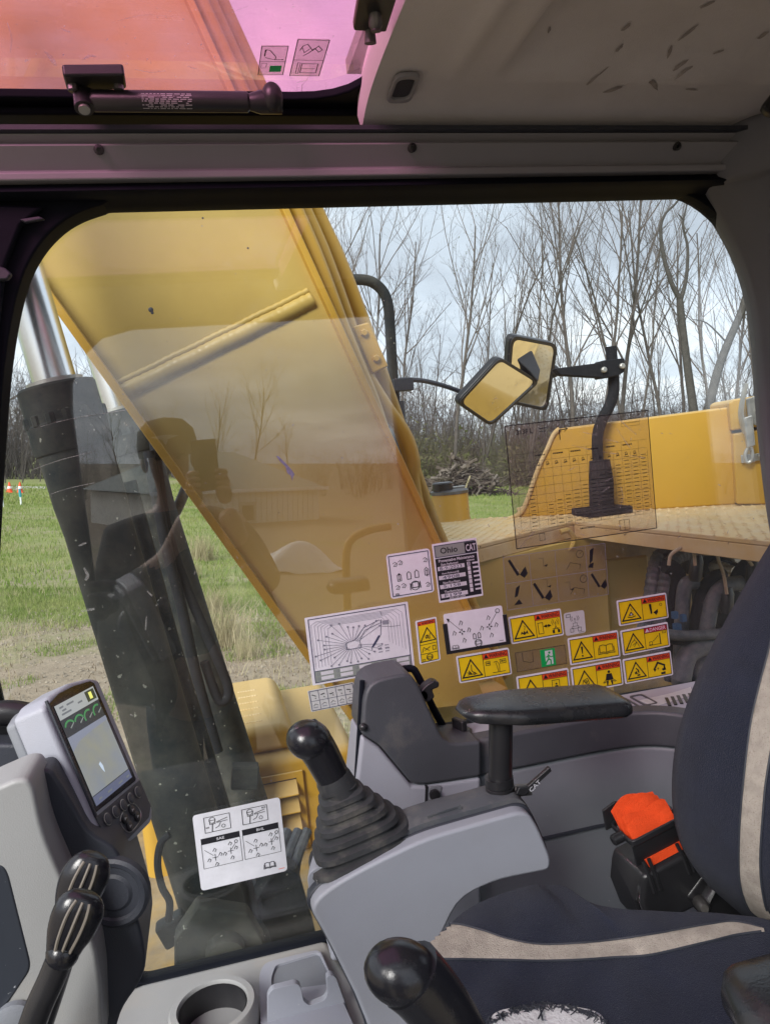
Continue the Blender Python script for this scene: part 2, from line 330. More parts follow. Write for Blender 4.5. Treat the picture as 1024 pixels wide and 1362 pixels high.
# ------------------------------------------------------------------ lettering and flat print
_TX = {}
def textmesh(s, bold=True):
    k = (s, bold)
    if k not in _TX:
        cu = bpy.data.curves.new('lettering', 'FONT'); cu.body = s; cu.resolution_u = 2; cu.offset = .018 if bold else 0
        o = bpy.data.objects.new('lettering', cu); COL.objects.link(o)
        dg = bpy.context.evaluated_depsgraph_get(); dg.update()
        me = bpy.data.meshes.new_from_object(o.evaluated_get(dg))
        a = np.array([v.co[:] for v in me.vertices])[:, :2]; f = [tuple(p.vertices) for p in me.polygons]
        lo, hi = a.min(0), a.max(0); a = (a - lo) / (hi - lo)
        bpy.data.objects.remove(o); bpy.data.curves.remove(cu); bpy.data.meshes.remove(me)
        _TX[k] = (a, f)
    return _TX[k]
class Flat:
    """print on a flat sheet: u 0..1 to the right, v 0..1 downwards; each layer lies 0.3 mm above the last"""
    def __init__(s, TL, TR, BL):
        s.o = Vector(TL); s.ex = Vector(TR) - s.o; s.ey = Vector(BL) - s.o; s.n = s.ex.cross(s.ey).normalized()
        s.w, s.h = s.ex.length, s.ey.length; s.L = {}; s.order = []
        if s.n.dot(s.o) > 0: s.n = -s.n                      # towards the cab's inside
    def at(s, u, v, k): return s.o + s.ex * u + s.ey * v + s.n * (.0004 + .0003 * k)
    def mb(s, name, mat):
        if name not in s.L: s.L[name] = (MB(), mat); s.order.append(name)
        return s.L[name][0]
    def poly(s, name, mat, pts, k=1): s.mb(name, mat).poly([s.at(u, v, k) for u, v in pts])
    def rect(s, name, mat, u0, v0, u1, v1, k=1): s.poly(name, mat, [(u0, v0), (u1, v0), (u1, v1), (u0, v1)], k)
    def rrect(s, name, mat, u0, v0, u1, v1, r=.08, k=0, thick=.0003):
        q = [V(u0 * s.w, v0 * s.h, 0), V(u1 * s.w, v0 * s.h, 0), V(u1 * s.w, v1 * s.h, 0), V(u0 * s.w, v1 * s.h, 0)]
        q = rpoly(q, r * min(s.w, s.h)); s.mb(name, mat).prism([s.at(p.x / s.w, p.y / s.h, k) for p in q], -s.n * thick)
    def line(s, name, mat, pts, t=.0012, k=2, closed=False):
        m = s.mb(name, mat); n = len(pts)
        for i in range(n if closed else n - 1):
            (a, b), (c, d) = pts[i], pts[(i + 1) % n]
            p, q = V(a * s.w, b * s.h, 0), V(c * s.w, d * s.h, 0); dv = q - p
            if dv.length < 1e-7: continue
            dv.normalize(); nn = V(-dv.y, dv.x, 0) * t / 2; p -= dv * t / 2; q += dv * t / 2
            m.poly([s.at(z.x / s.w, z.y / s.h, k + .02 * (i % 7)) for z in (p - nn, q - nn, q + nn, p + nn)])
    def box(s, name, mat, u0, v0, u1, v1, t=.0012, k=2): s.line(name, mat, [(u0, v0), (u1, v0), (u1, v1), (u0, v1)], t, k, True)
    def circ(s, name, mat, u, v, r, t=.0012, k=2, n=12, fill=False):
        a = s.w / s.h; q = [(u + r * math.cos(2 * math.pi * i / n), v + r * a * math.sin(2 * math.pi * i / n)) for i in range(n)]
        if fill: s.poly(name, mat, q, k)
        else: s.line(name, mat, q, t, k, True)
    def text(s, name, mat, t, u0, v0, u1, v1, k=2, bold=True):
        a, f = textmesh(t, bold)
        s.mb(name, mat).add([s.at(u0 + (u1 - u0) * x, v1 + (v0 - v1) * y, k) for x, y in a], f)
    def finish(s, root):
        for nme in s.order:
            m, mat = s.L[nme]
            part(root, nme, m, mat, smooth=0, fix=False, kind='stuff' if nme in ('print', 'symbol', 'tick_line', 'tick_box', 'contour', 'leader_line', 'grid_line', 'marker', 'value_box', 'write_box') else None)
def gt(px, py, Y=1.1455): return P(px, py, Y)
# ------------------------------------------------------------------ machine outside the cab
def ppl(px, py, c, n):                                     # a ray meets a plane
    d = mray(px, py); c = Vector(c); return d * (c.dot(n) / d.dot(n))
def lerp(a, b, t): return a + (b - a) * t
# boom
YB = 1.52
def bl(y): return V(65 + (y - 400) * .7188, y)              # lower edge of the boom in the photograph
def br(y): return V(378 + (y - 270) * .4555, y)             # upper edge
boom = thing('boom', 'big yellow box section boom rising past the window with a weld bead across its side', 'boom', P(600, 930, 1.7))
c_ = [P(*bl(-260), YB), P(*br(-260), YB), P(*br(800), YB), P(*br(930), YB), P(*bl(955), YB), P(*bl(880), YB)]
part(boom, 'side_plate', MB().prism(rpoly(c_, [0, 0, .05, .12, .12, .05], 5), (0, .32, 0)), M['boom'], smooth=30)
def flange(a, b, wid, y0, y1, off):
    d = (b - a).normalized(); n = V(-d.z, 0, d.x) * off
    return MB().prism([V(a.x, y0, a.z), V(b.x, y0, b.z), V(b.x, y0, b.z) + n * wid, V(a.x, y0, a.z) + n * wid], (0, y1 - y0, 0))
part(boom, 'bottom_flange', flange(P(*bl(-250), YB), P(*bl(955), YB), .016, YB - .028, YB + .345, 1), M['yellow'], bev=.003)
part(boom, 'top_flange', flange(P(*br(-250), YB), P(*br(925), YB), .014, YB - .022, YB + .345, -1), M['yellow'], bev=.003)
w0, w1 = P(158, 520, YB), P(414, 395, YB); wb = MB()
wv = (w1 - w0).normalized(); wn_ = V(-wv.z, 0, wv.x); npt = 90
for off, rr in ((.013, .0075), (-.006, .0195)):
    pts = [lerp(w0, w1, i / npt) + V(0, .45 * rr, 0) + wn_ * (off + .0006 * math.sin(i * 1.7) + .0004 * math.sin(i * .31)) for i in range(npt + 1)]
    wb.tube(pts, [rr * (1 + .02 * math.sin(i * 2.2) + .008 * rng.uniform(-1, 1)) for i in range(npt + 1)], 8)
part(boom, 'weld_bead', wb, M['boom'], smooth=50)
# pipes along the top of the boom
def boomline(y, off, Yv):                                   # off: metres above the boom's upper edge
    a, b = P(*br(0), YB), P(*br(900), YB); d = (b - a).normalized(); n = V(-d.z, 0, d.x)
    if n.x < 0: n = -n
    p = P(*br(y), YB); return V(p.x, Yv, p.z) + n * off
def pipe(offs, Yv, r):
    return MB().tube(spl([boomline(y, o, Yv + dy) for y, o, dy in offs], 6), r, 12)
def upto(x, y): return [(x - .4555 * (y + 300), -300), (x - .4555 * (y - 0), 0), (x - .4555 * (y - 140), 140)]
for pts, Yv, r in ((upto(400, 293) + [(400, 293), (426, 355), (453, 428), (478, 490), (498, 540), (526, 625), (560, 700), (600, 790), (650, 900)], 1.545, .0155),
                   (upto(411, 293) + [(411, 293), (435, 350), (464, 432), (480, 485), (510, 537), (538, 578), (549, 612), (549, 640), (560, 690), (590, 760), (660, 900)], 1.60, .0165),
                   (upto(427, 293) + [(427, 293), (449, 340), (482, 425), (510, 505), (534, 575), (556, 640), (580, 705), (620, 790), (670, 900)], 1.68, .0165)):
    part(boom, 'hydraulic_pipe', MB().tube(spl([P(x, y, Yv) for x, y in pts], 6), r, 12), M['yellow'])
cb = [ppl(x, y, P(490, 465, 1.58), V(0, 1, 0)) for x, y in ((469, 434), (491, 428), (517, 487), (496, 497))]
clamp = part(boom, 'pipe_clamp', MB().prism(cb, (0, .10, 0)), M['yellow'], bev=.004)
for x, y in ((484, 443), (500, 477)):
    q = P(x, y, 1.58); part(clamp, 'bolt', MB().lathe([(.008, .004), (.008, -.006), (.006, -.008)], q, (0, 1, 0), 6), M['yellow'], smooth=20)
cb = [P(x, y, 1.52) for x, y in ((449, 450), (462, 447), (482, 496), (470, 500))]
part(boom, 'pipe_bracket', MB().prism(cb, (0, .05, 0)), M['charcoal'], bev=.004)
for x, y, r_ in ((201, 412, .005), (203, 416, .003), (270, 290, .002), (330, 330, .002)):
    part(boom, 'paint_chip', MB().lathe([(r_, 0), (r_ * .7, -.0008)], P(x, y, YB), (0, 1, 0), 9), M['charcoal'])
# boom cylinders
def cylinder(root, Y, x0, y0, sl, rad, ylo, rodtop, long_):
    """(x0, y0): middle of the gland's top in the photograph, sl: dx/dy of the axis"""
    a = P(x0, y0, Y); b = P(x0 + sl * (ylo - y0), ylo, Y); ax = (b - a).normalized(); L = (b - a).length
    up_ = P(x0 + sl * (rodtop - y0), rodtop, Y)
    part(root, 'rod', MB().lathe([(rad * .56, -(up_ - a).length), (rad * .56, .05)], a, ax, 28), M['chrome'])
    part(root, 'rod_wiper', MB().lathe([(rad * .58, -.012), (rad * .72, -.012), (rad * .72, .002)], a, ax, 28), M['steel'])
    part(root, 'gland', MB().lathe([(rad * .62, -.004), (rad * .96, -.004), (rad, 0), (rad, .055), (rad * 1.03, .058), (rad * 1.03, .10), (rad * 1.0, .104)], a, ax, 28), M['cyl'], smooth=30)
    u = ax.cross(V(0, 1, 0)).normalized(); w = ax.cross(u); bb = MB()
    for k in range(14):
        an = 2 * math.pi * k / 14; o_ = a + ax * .058 + (u * math.cos(an) + w * math.sin(an)) * rad * .93
        bb.lathe([(.009, .0), (.009, -.016), (.006, -.018)], o_, ax, 8)
    part(root, 'gland_bolt', bb, M['cyl'])
    part(root, 'barrel', MB().lathe([(rad * .95, .102), (rad * .95, .19), (rad * .90, .24), (rad * .90, L * .55), (rad * .90, L - .02), (rad * .7, L)], a, ax, 32), M['cyl'], smooth=35)
    return a, ax, u, w, L
cy = thing('boom_cylinder', 'near dark green hydraulic cylinder with a fat chrome rod, right outside the glass', 'hydraulic cylinder', P(300, 1262, 1.33), 'boom lift cylinders')
a, ax, u, w, L = cylinder(cy, 1.335, 76, 516, .300, .0615, 1290, -200, True)
tb = MB().lathe([(.058, -.03), (.075, -.03), (.075, .12), (.058, .12)], a + ax * (L + .01) + V(0, -.045, 0), (0, 1, 0), 24)
part(cy, 'pin_eye', tb, M['cyl'], smooth=30)
part(cy, 'mounting_bracket', MB().box(P(326, 1032, 1.40), (.05, .03, .045), Matrix.Rotation(R(10), 3, 'Y')), M['cyl'], bev=.004)
part(cy, 'mounting_bracket', MB().box(P(232, 1235, 1.27), (.05, .03, .045), Matrix.Rotation(R(-20), 3, 'Y')), M['cyl'], bev=.006)
hp = spl([P(x, y, Y) for x, y, Y in ((172, 640, 1.42), (205, 760, 1.42), (232, 860, 1.42), (275, 1000, 1.42), (320, 1150, 1.42), (345, 1250, 1.42))], 5)
part(cy, 'oil_line', MB().tube(hp, .013, 10), M['cyl'])
hp = spl([P(x, y, 1.24) for x, y in ((226, 1110), (214, 1122), (210, 1150), (216, 1180), (226, 1200), (224, 1225))], 5)
part(cy, 'grease_hose', MB().tube(hp, .006, 8), M['outblack'])
cy2 = thing('boom_cylinder', 'far boom lift cylinder half hidden behind the near one, below the boom edge', 'hydraulic cylinder', P(380, 1200, 1.97), 'boom lift cylinders')
a, ax, u, w, L = cylinder(cy2, 1.98, 161, 549, .318, .066, 1250, -260, True)
part(cy2, 'pin_eye', MB().lathe([(.058, -.06), (.085, -.06), (.085, .12), (.058, .12)], a + ax * (L + .01) + V(0, -.045, 0), (0, 1, 0), 24), M['cyl'], smooth=30)
hp = spl([P(x, y, 1.86) for x, y in ((205, 585), (213, 640), (226, 715), (252, 790), (280, 855), (301, 905), (304, 925), (296, 933), (288, 925), (272, 880))], 6)
part(cy2, 'oil_line', MB().tube(hp, .012, 10), M['outblack'])
hp = spl([P(x, y, 2.03) for x, y in ((252, 640), (240, 668), (226, 700), (222, 730))], 5)
part(cy2, 'oil_line', MB().tube(hp, .014, 10), M['hose'])
hp = spl([P(x, y, 1.84) for x, y in ((198, 600), (206, 650), (214, 690), (224, 740), (240, 800), (262, 900), (290, 1000))], 6)
part(cy2, 'oil_line', MB().tube(hp, .013, 10), M['outblack'])
# yellow front cover with louvres
fc = thing('front_cover', 'low yellow louvred cover on the machine front beside the cylinders', 'machine cover', P(380, 1240, 2.1))
zt = P(400, 1003, 2.05).z; x0, x1 = P(187, 1100, 2.05).x, P(474, 1000, 2.05).x; xm = P(402, 1000, 2.05).x
part(fc, 'body', MB().prism([V(x0, 2.05, zt - .6), V(x1, 2.05, zt - .6), V(x1, 2.05, zt), V(x0, 2.05, zt)], (0, .62, 0)), M['yellow'], bev=.03, seg=4)
part(fc, 'raised_lid', MB().prism([V(x0 + .02, 2.09, zt), V(xm, 2.09, zt), V(xm - .03, 2.10, zt + .075), V(x0 + .05, 2.10, zt + .075)], (0, .5, 0)), M['yellow'], bev=.025, seg=4)
hb = MB()
for i in range(7):
    for j in range(6):
        q = V(lerp(x0 + .30, xm - .10, i / 6), 2.16 + .06 * j, zt + .0752)
        if q.x < xm - .05: hb.lathe([(.0045, 0), (.003, .002)], q, (0, 0, 1), 8)
part(fc, 'grip_stud', hb, M['deck'], kind='stuff')
part(fc, 'lid_slot', MB().box(P(352, 930, 2.52) + V(0, 0, .0), (.05, .03, .006)), M['black'])
la, lb = P(327, 1047, 2.045), P(409, 1168, 2.045)
part(fc, 'louvre_shade_plate', MB().box(((la.x + lb.x) / 2, 2.052, (la.z + lb.z) / 2), (lb.x - la.x + .01, .012, la.z - lb.z + .012)), M['charcoal'])  # flat dark plate stands in for the shade behind the slats
for i in range(6):
    z = lerp(la.z, lb.z, (i + .5) / 6); hh = (la.z - lb.z) / 12
    part(fc, 'slat', MB().prism([V(la.x, 2.044, z + hh * .90), V(la.x, 2.006, z - hh * .25), V(la.x, 2.008, z - hh * .45), V(la.x, 2.044, z + hh * .55)], (lb.x - la.x, 0, 0)), M['yellow'], bev=.002)
part(fc, 'vent_frame', MB().frame([V(la.x - .02, 2.046, la.z + .02), V(lb.x + .02, 2.046, la.z + .02), V(lb.x + .02, 2.046, lb.z - .02), V(la.x - .02, 2.046, lb.z - .02)],
     [V(la.x, 2.046, la.z), V(lb.x, 2.046, la.z), V(lb.x, 2.046, lb.z), V(la.x, 2.046, lb.z)], (0, -.007, 0)), M['yellow'], bev=.003)
# front frame below
ff = thing('machine_chassis', 'dirty yellow front frame plate of the excavator under the cylinders', 'machine frame', P(300, 1330, 1.6))
zf = P(300, 1255, 1.7).z
part(ff, 'frame_plate', MB().prism([V(-.42, 1.17, zf), V(1.5, 1.17, zf), V(1.5, 2.6, zf), V(-.42, 2.6, zf)], (0, 0, -.12)), M['mud'], bev=.01)
part(ff, 'pin_bracket', MB().prism([P(x, y, 1.43) for x, y in ((330, 1215), (372, 1150), (398, 1165), (420, 1240), (420, 1290), (330, 1290))], (0, .06, 0)), M['cyl'], bev=.006)
part(ff, 'pin_bracket', MB().prism([P(x, y, 1.22) for x, y in ((232, 1250), (262, 1205), (330, 1215), (352, 1252), (352, 1300), (232, 1300))], (0, .035, 0)), M['cyl'], bev=.006)
part(ff, 'pin', MB().lathe([(.032, 0), (.032, .03), (.02, .034)], P(300, 1262, 1.22), (0, -1, 0), 18), M['cyl'])
hz = MB()
for i in range(7):
    xx = 318 + 13 * i
    hz.tube(spl([P(xx, 1300, 1.5), P(xx + 8, 1230, 1.48 + .02 * i), P(xx - 4, 1160, 1.5), P(xx + rng.uniform(-14, 14), 1105, 1.56)], 5), .011, 8)
part(ff, 'hose', hz, M['hose'])
# rear deck, box, filler
ZD = -.28
A, B, C = PZ(556, 744, ZD), PZ(762, 693, ZD), PZ(1075, 725, ZD)
D1, D2, D3 = PZ(1010, 668, ZD) + V(.35, .05, 0), PZ(690, 686, ZD), PZ(570, 694, ZD)
deck = thing('tread_deck', 'dusty yellow tread plate walkway beside the boom below the yellow boxes', 'walkway', (1.1, 2.0, ZD - .05))
poly = [A, B, C, C + V(.9, .1, 0), D1 + V(.9, .5, 0), D1 + V(0, .5, 0), D2 + V(.1, .25, 0), D2, D3, D3 + V(-.15, -.15, 0)]
part(deck, 'deck_plate', MB().prism([V(p.x, p.y, ZD) for p in poly], (0, 0, -.012)), M['deck'], bev=.003)
rim = MB()
for p, q in ((A, B), (B, C)):
    d = (q - p).normalized(); nn = V(d.y, -d.x, 0)
    rim.prism([p + V(0, 0, -.0125), q + V(0, 0, -.0125), q + V(0, 0, -.0125) - nn * .012, p + V(0, 0, -.0125) - nn * .012], (0, 0, -.035))
part(deck, 'deck_rim', rim, M['deck'], bev=.002)
def inside(p, pl):
    c = False; j = len(pl) - 1
    for i in range(len(pl)):
        a_, b_ = pl[i], pl[j]
        if (a_.y > p.y) != (b_.y > p.y) and p.x < (b_.x - a_.x) * (p.y - a_.y) / (b_.y - a_.y) + a_.x: c = not c
        j = i
    return c
tv = MB(); k = 0
for i in range(70):
    for j in range(64):
        q = V(.4 + i * .03 + (j % 2) * .015, 1.25 + j * .022, ZD)
        if not inside(q, poly): continue
        an = R(40) if (i + j) % 2 else R(-40); d = V(math.cos(an), math.sin(an), 0); n_ = V(-d.y, d.x, 0)
        tv.add([q - d * .009, q + n_ * .003, q + d * .009, q - n_ * .003, q + V(0, 0, .0035)], [(0, 3, 4), (3, 2, 4), (2, 1, 4), (1, 0, 4)])
part(deck, 'tread_stud', tv, M['deck'], kind='stuff', smooth=0)
wl_ = thing('boom_bay_wall', 'yellow steel wall below the deck edge behind the window stickers', 'machine wall', (.8, 1.9, -1.2))
A2, B2 = PZ(560, 742, ZD) + V(.0, .03, 0), PZ(797, 690, ZD) + V(.02, .02, 0)
part(wl_, 'wall_plate', MB().prism([V(A2.x - .2, A2.y - .08, ZD - .048), V(B2.x, B2.y, ZD - .048), V(B2.x, B2.y, -1.3), V(A2.x - .2, A2.y - .08, -1.3)], (-.01, .03, 0)), M['boom'], bev=.002)
part(wl_, 'lifting_eye', MB().tube(spl([P(x, y, 1.93) for x, y in ((745, 708), (756, 706), (763, 718), (757, 730), (751, 732))], 4), .008, 8), M['boom'])
bay = thing('hydraulic_bay', 'dark open bay full of grey hoses and wires under the deck', 'machinery', (1.3, 1.9, -1.2))
part(bay, 'bay_wall', MB().box((1.6, 2.32, -.80), (1.4, .03, .95)), M['mud'])
part(bay, 'bay_floor', MB().box((1.6, 1.8, -1.25), (1.4, 1.1, .03)), M['deck'])
part(bay, 'bay_panel', MB().prism([P(x, y, 2.15) for x, y in ((806, 745), (862, 738), (868, 840), (812, 850))], (0, .02, 0)), M['boom'], bev=.008)
part(bay, 'bay_post', MB().box((1.62, 1.75, -.80), (.05, .05, .95)), M['charcoal'])
def hose(pts, r, Y, mat='hose', rib=0, n=7):
    q = spl([P(x, y, Y + (dz[0] if dz else 0)) for x, y, *dz in pts], n)
    return part(bay, 'hose', MB().tube(q, [r * (1 + rib * ((i % 2) * 2 - 1)) for i in range(len(q))], 10), M[mat], smooth=50 if not rib else 25)
hose([(918, 726), (896, 728), (876, 742), (868, 775), (863, 820), (858, 860)], .021, 1.82, rib=.06, n=9)
hose([(930, 735), (908, 736), (892, 750), (884, 785), (878, 830), (874, 870)], .021, 1.78, rib=.06, n=9)
hose([(884, 752), (896, 757), (902, 772), (898, 800), (895, 840), (893, 905)], .020, 1.70, 'outblack')
hose([(925, 775), (913, 776), (908, 795), (905, 850), (902, 910)], .018, 1.66)
hose([(962, 765), (948, 770), (935, 790), (926, 830), (920, 910)], .019, 1.66, 'outblack')
hose([(985, 775), (962, 780), (947, 800), (938, 850), (934, 910)], .019, 1.62)
hose([(1010, 740), (985, 760), (970, 800), (958, 850), (952, 905)], .02, 1.75, 'outblack')
hose([(850, 835), (900, 845), (960, 842), (1010, 830)], .013, 1.58)
hose([(905, 905), (915, 870), (945, 858), (985, 862)], .024, 1.6)
hose([(868, 720), (880, 716), (905, 712), (950, 713), (1010, 720)], .014, 2.0)
vb = MB(); vf = MB()
for x, y, sx, sy in ((935, 745, .09, .08), (985, 740, .10, .10), (975, 790, .07, .06), (945, 800, .05, .09), (1005, 800, .08, .09), (925, 720, .05, .04)):
    c = P(x, y, 1.95); vb.box(c, (sx, .12, sy)); vf.lathe([(.02, 0), (.02, .05), (.014, .055), (.014, .09)], c + V(-.01, -.06, -.01), (0, -1, 0), 8)
    vf.lathe([(.012, 0), (.012, .05), (.017, .05), (.017, .065)], c + V(.025, -.06, .02), (0, -1, 0), 6)
part(bay, 'valve_block', vb, M['cyl'], bev=.005); part(bay, 'fitting', vf, M['steel'], smooth=25, kind='stuff')
for x, y in ((925, 757), (966, 800), (1000, 765)):
    part(bay, 'connector', MB().lathe([(.012, -.03), (.016, -.02), (.016, .02), (.011, .035)], P(x, y, 1.6), (.15, 0, 1), 10), M['black'])
for pts in (((889, 752), (892, 738), (905, 729), (919, 724), (926, 733), (945, 737), (970, 729)), ((953, 735), (956, 748), (962, 765), (966, 790)), ((921, 724), (923, 740), (924, 752)), ((965, 728), (985, 735), (1000, 752))):
    part(bay, 'wire', MB().tube(spl([P(x, y, 1.57) for x, y in pts], 6), .0042, 7), M['wire'])
part(bay, 'bracket', MB().tube([P(880, 852, 1.62), P(905, 856, 1.6), P(925, 853, 1.6)], .006, 6), M['black'])
cw = MB()
for x, y, s_ in ((900, 835, .015), (908, 822, .012), (897, 818, .012)): cw.box(P(x, y, 1.6), (s_, s_, s_ * 1.4))
part(bay, 'blue_clip', cw, pmat('blue_clip', (.03, .10, .22), .5))
# storage box with the sloped front
p0, p1 = PZ(690, 688, ZD), PZ(976, 671, ZD); dirv = (p1 - p0).normalized(); nb = V(-dirv.y, dirv.x, 0)
if nb.y < 0: nb = -nb
def bx(px, py): return ppl(px, py, p0, nb)
sb = thing('storage_box', 'yellow storage box with swept front edge on the deck behind the mirror post', 'storage box', p0)
prof = [bx(p, q) for p, q in ((676, 690), (690, 684), (698, 672), (706, 650), (716, 622), (728, 596), (736, 578), (744, 570), (800, 563), (972, 541), (979, 671))]
part(sb, 'box_body', MB().prism(prof, nb * .5), M['yellow'], bev=.006, seg=3)
ed = [p - nb * .004 for p in prof[:9]]; part(sb, 'edge_trim', MB().tube(spl(ed[:8], 4), .007, 8), M['deck'])
p3 = p0 - nb * .05
def cx(px, py): return ppl(px, py, p3, nb)
hd = thing('engine_hood', 'yellow hood side with a big steel latch right of the storage box', 'hood', cx(1000, 672))
part(hd, 'side_door', MB().prism([cx(p, q) for p, q in ((979, 671), (974, 577), (1075, 560), (1082, 671))], nb * .5), M['yellow'], bev=.006, seg=3)
part(hd, 'top_cover', MB().prism([cx(p, q) - nb * .006 for p, q in ((972, 573), (968, 536), (974, 531), (1072, 517), (1074, 557))], nb * .5), M['yellow'], bev=.006, seg=3)
lt = thing('hood_latch', 'zinc plated over-centre latch hanging on the yellow hood', 'latch', cx(995, 600))
lv = spl([cx(p, q) - nb * d for p, q, d in ((988, 511, .055), (984, 530, .05), (982, 550, .04), (986, 566, .03), (990, 575, .025))], 5)
part(lt, 'lever', MB().tube(lv, [lerp(.007, .013, i / (len(lv) - 1)) for i in range(len(lv))], 10, flat=.6), M['steel'])
part(lt, 'hook_plate', MB().prism([cx(p, q) - nb * .012 for p, q in ((990, 531), (1003, 527), (1011, 541), (1010, 556), (1004, 566), (994, 562))], -nb * .006), M['steel'], bev=.002)
part(lt, 'body', MB().prism([cx(p, q) - nb * .02 for p, q in ((985, 556), (997, 552), (1001, 592), (990, 595))], -nb * .022), M['steel'], bev=.003)
part(lt, 'keeper', MB().prism([cx(p, q) - nb * .002 for p, q in ((984, 605), (1016, 602), (1017, 611), (985, 616))], -nb * .008), M['steel'], bev=.002)
part(lt, 'ring', MB().tube(spl([cx(p, q) - nb * .018 for p, q in ((994, 594), (998, 600), (997, 612), (991, 614), (989, 604))], 4, True), .005, 8), M['steel'])
for p, q in ((1011, 606), (1006, 547)):
    part(lt, 'bolt', MB().lathe([(.009, 0), (.009, .007), (.006, .009)], cx(p, q) - nb * .012, -nb, 8), M['steel'], smooth=25)
fl = PZ(601, 694, ZD); fl = fl + fl.normalized() * .06; fl.z = ZD
ff_ = thing('fuel_filler', 'round yellow filler neck with black cap standing on the deck', 'filler neck', fl)
hh = fl.y * .037 / .98; rr = .061
part(ff_, 'neck', MB().lathe([(rr * 1.06, -.002), (rr, .006), (rr, .086), (rr * .99, .088)], fl, (0, 0, 1), 32), M['yellow'])
part(ff_, 'lid', MB().lathe([(rr * 1.04, .088), (rr * 1.04, .097), (rr * .9, .102), (.01, .104)], fl, (0, 0, 1), 32), M['bolt'])
part(ff_, 'cap', MB().lathe([(.033, .100), (.034, .105), (.034, .124), (.030, .128)], fl + V(-.025, -.01, 0), (0, 0, 1), 24), M['black'])
part(ff_, 'padlock_tab', MB().box(fl + V(.03, 0, .107), (.05, .02, .006)), M['steel'], bev=.002)
# hand rail, mirrors
hr = thing('handrail', 'dark green tubular handrail hoop behind the boom', 'handrail', P(535, 700, 2.6))
part(hr, 'rail_tube', MB().tube(spl([P(x, y, 2.6) for x, y in ((380, 384), (440, 375), (470, 372), (492, 374), (508, 386), (516, 405), (519, 440), (523, 510), (528, 565), (540, 720))], 6), .019, 14), M['cyl'])
part(hr, 'mirror_clamp', MB().box(P(535, 512, 2.58), (.07, .05, .045)), M['charcoal'], bev=.004)
part(hr, 'lower_sleeve', MB().tube([P(528, 534, 2.6), P(533, 600, 2.6)], .026, 14), M['charcoal'])
mgrp = 'rear view mirrors on the machine front'
def mirror(label, corners, C0, n, r, back):
    t = thing('side_mirror', label, 'mirror', C0, mgrp); n = Vector(n).normalized()
    q = [ppl(x, y, C0, n) for x, y in corners]; c = sum(q, V(0, 0, 0)) / 4
    o_ = rpoly(q, r, 5); i_ = rpoly([c + (p - c) * .90 for p in q], r * .9, 5)
    part(t, 'housing', MB().prism([p - n * .004 for p in o_], -n * .03), M['black'], bev=.006)
    part(t, 'bezel', MB().frame(o_, i_, n * .006), M['black'], bev=.002)
    part(t, 'glass', MB().prism([p + n * .001 for p in rpoly([c + (p - c) * .905 for p in q], r * .9, 5)], -n * .004), M['mirror'], smooth=20)
    if back: part(t, 'back_shell', MB().ball(c - n * .045 + Vector(back), (.06, .05, .07)), M['black'])
    return t, c, n
m2, c2_, n2_ = mirror('tall upright rounded mirror behind, joined to the right mirror post', ((679, 445), (741, 457), (727, 547), (672, 535)), P(707, 497, 2.62), (.30, -1.1, -.60), .035, None)
m1, c1_, n1_ = mirror('tilted diamond mirror in front on the arm from the handrail', ((607, 536), (664, 474), (717, 507), (652, 567)), P(662, 521, 2.56), (.34, -1.1, -.55), .03, None)
part(m1, 'arm', MB().tube(spl([P(531, 505, 2.58), P(560, 506, 2.58), P(590, 513, 2.6), P(625, 524, 2.62), P(655, 522, 2.61)], 4), .0085, 8), M['charcoal'])
part(m1, 'knuckle', MB().prism([P(x, y, 2.57) for x, y in ((684, 476), (696, 462), (708, 466), (719, 492), (716, 508), (704, 494))], (0, .05, 0)), M['charcoal'], bev=.006)
part(m2, 'ball_joint', MB().ball(P(735, 494, 2.66), (.025, .03, .025)), M['black'])
mp = thing('mirror_post', 'black bent mirror post with bolted clamp standing on the deck', 'mirror post', PZ(800, 684, ZD))
pb = PZ(800, 684, ZD); Yp = pb.y
part(mp, 'pole', MB().tube(spl([pb, P(796, 630, Yp), P(794, 585, Yp), P(799, 562, Yp), P(812, 535, Yp), P(816, 515, Yp), P(814, 485, Yp), P(812, 461, Yp)], 6), .0165, 12), M['outblack'])
part(mp, 'sleeve', MB().tube([pb, P(799, 640, Yp), P(797, 612, Yp)], [.036, .036, .03], 14), M['outblack'])
part(mp, 'base_flange', MB().box(pb + V(0, 0, .012), (.14, .12, .02)), M['outblack'], bev=.004)
part(mp, 'arm', MB().prism([P(x, y, Yp - .02) for x, y in ((738, 490), (808, 481), (808, 503), (746, 499))], (0, .03, 0)), M['outblack'], bev=.004)
part(mp, 'clamp', MB().prism([P(x, y, Yp - .035) for x, y in ((803, 479), (831, 476), (831, 494), (822, 500), (803, 503))], (0, .06, 0)), M['outblack'], bev=.004)
for x, y in ((802, 492), (826, 487)):
    part(mp, 'bolt', MB().lathe([(.0085, 0), (.0085, .008), (.006, .01)], P(x, y, Yp - .036), (0, -1, 0), 8), M['steel'], smooth=25)
M['ribm'] = pmat('grip_rib_dust', (.16, .14, .115), .7)
# ------------------------------------------------------------------ the cab
from mathutils.bvhtree import BVHTree
YG = 1.15
cab = thing('excavator_cab', 'grey excavator cab interior with a large right side window and roof hatch', 'cab', (.3, .6, -.95))
def wx(px, py): return P(px, py, YG)
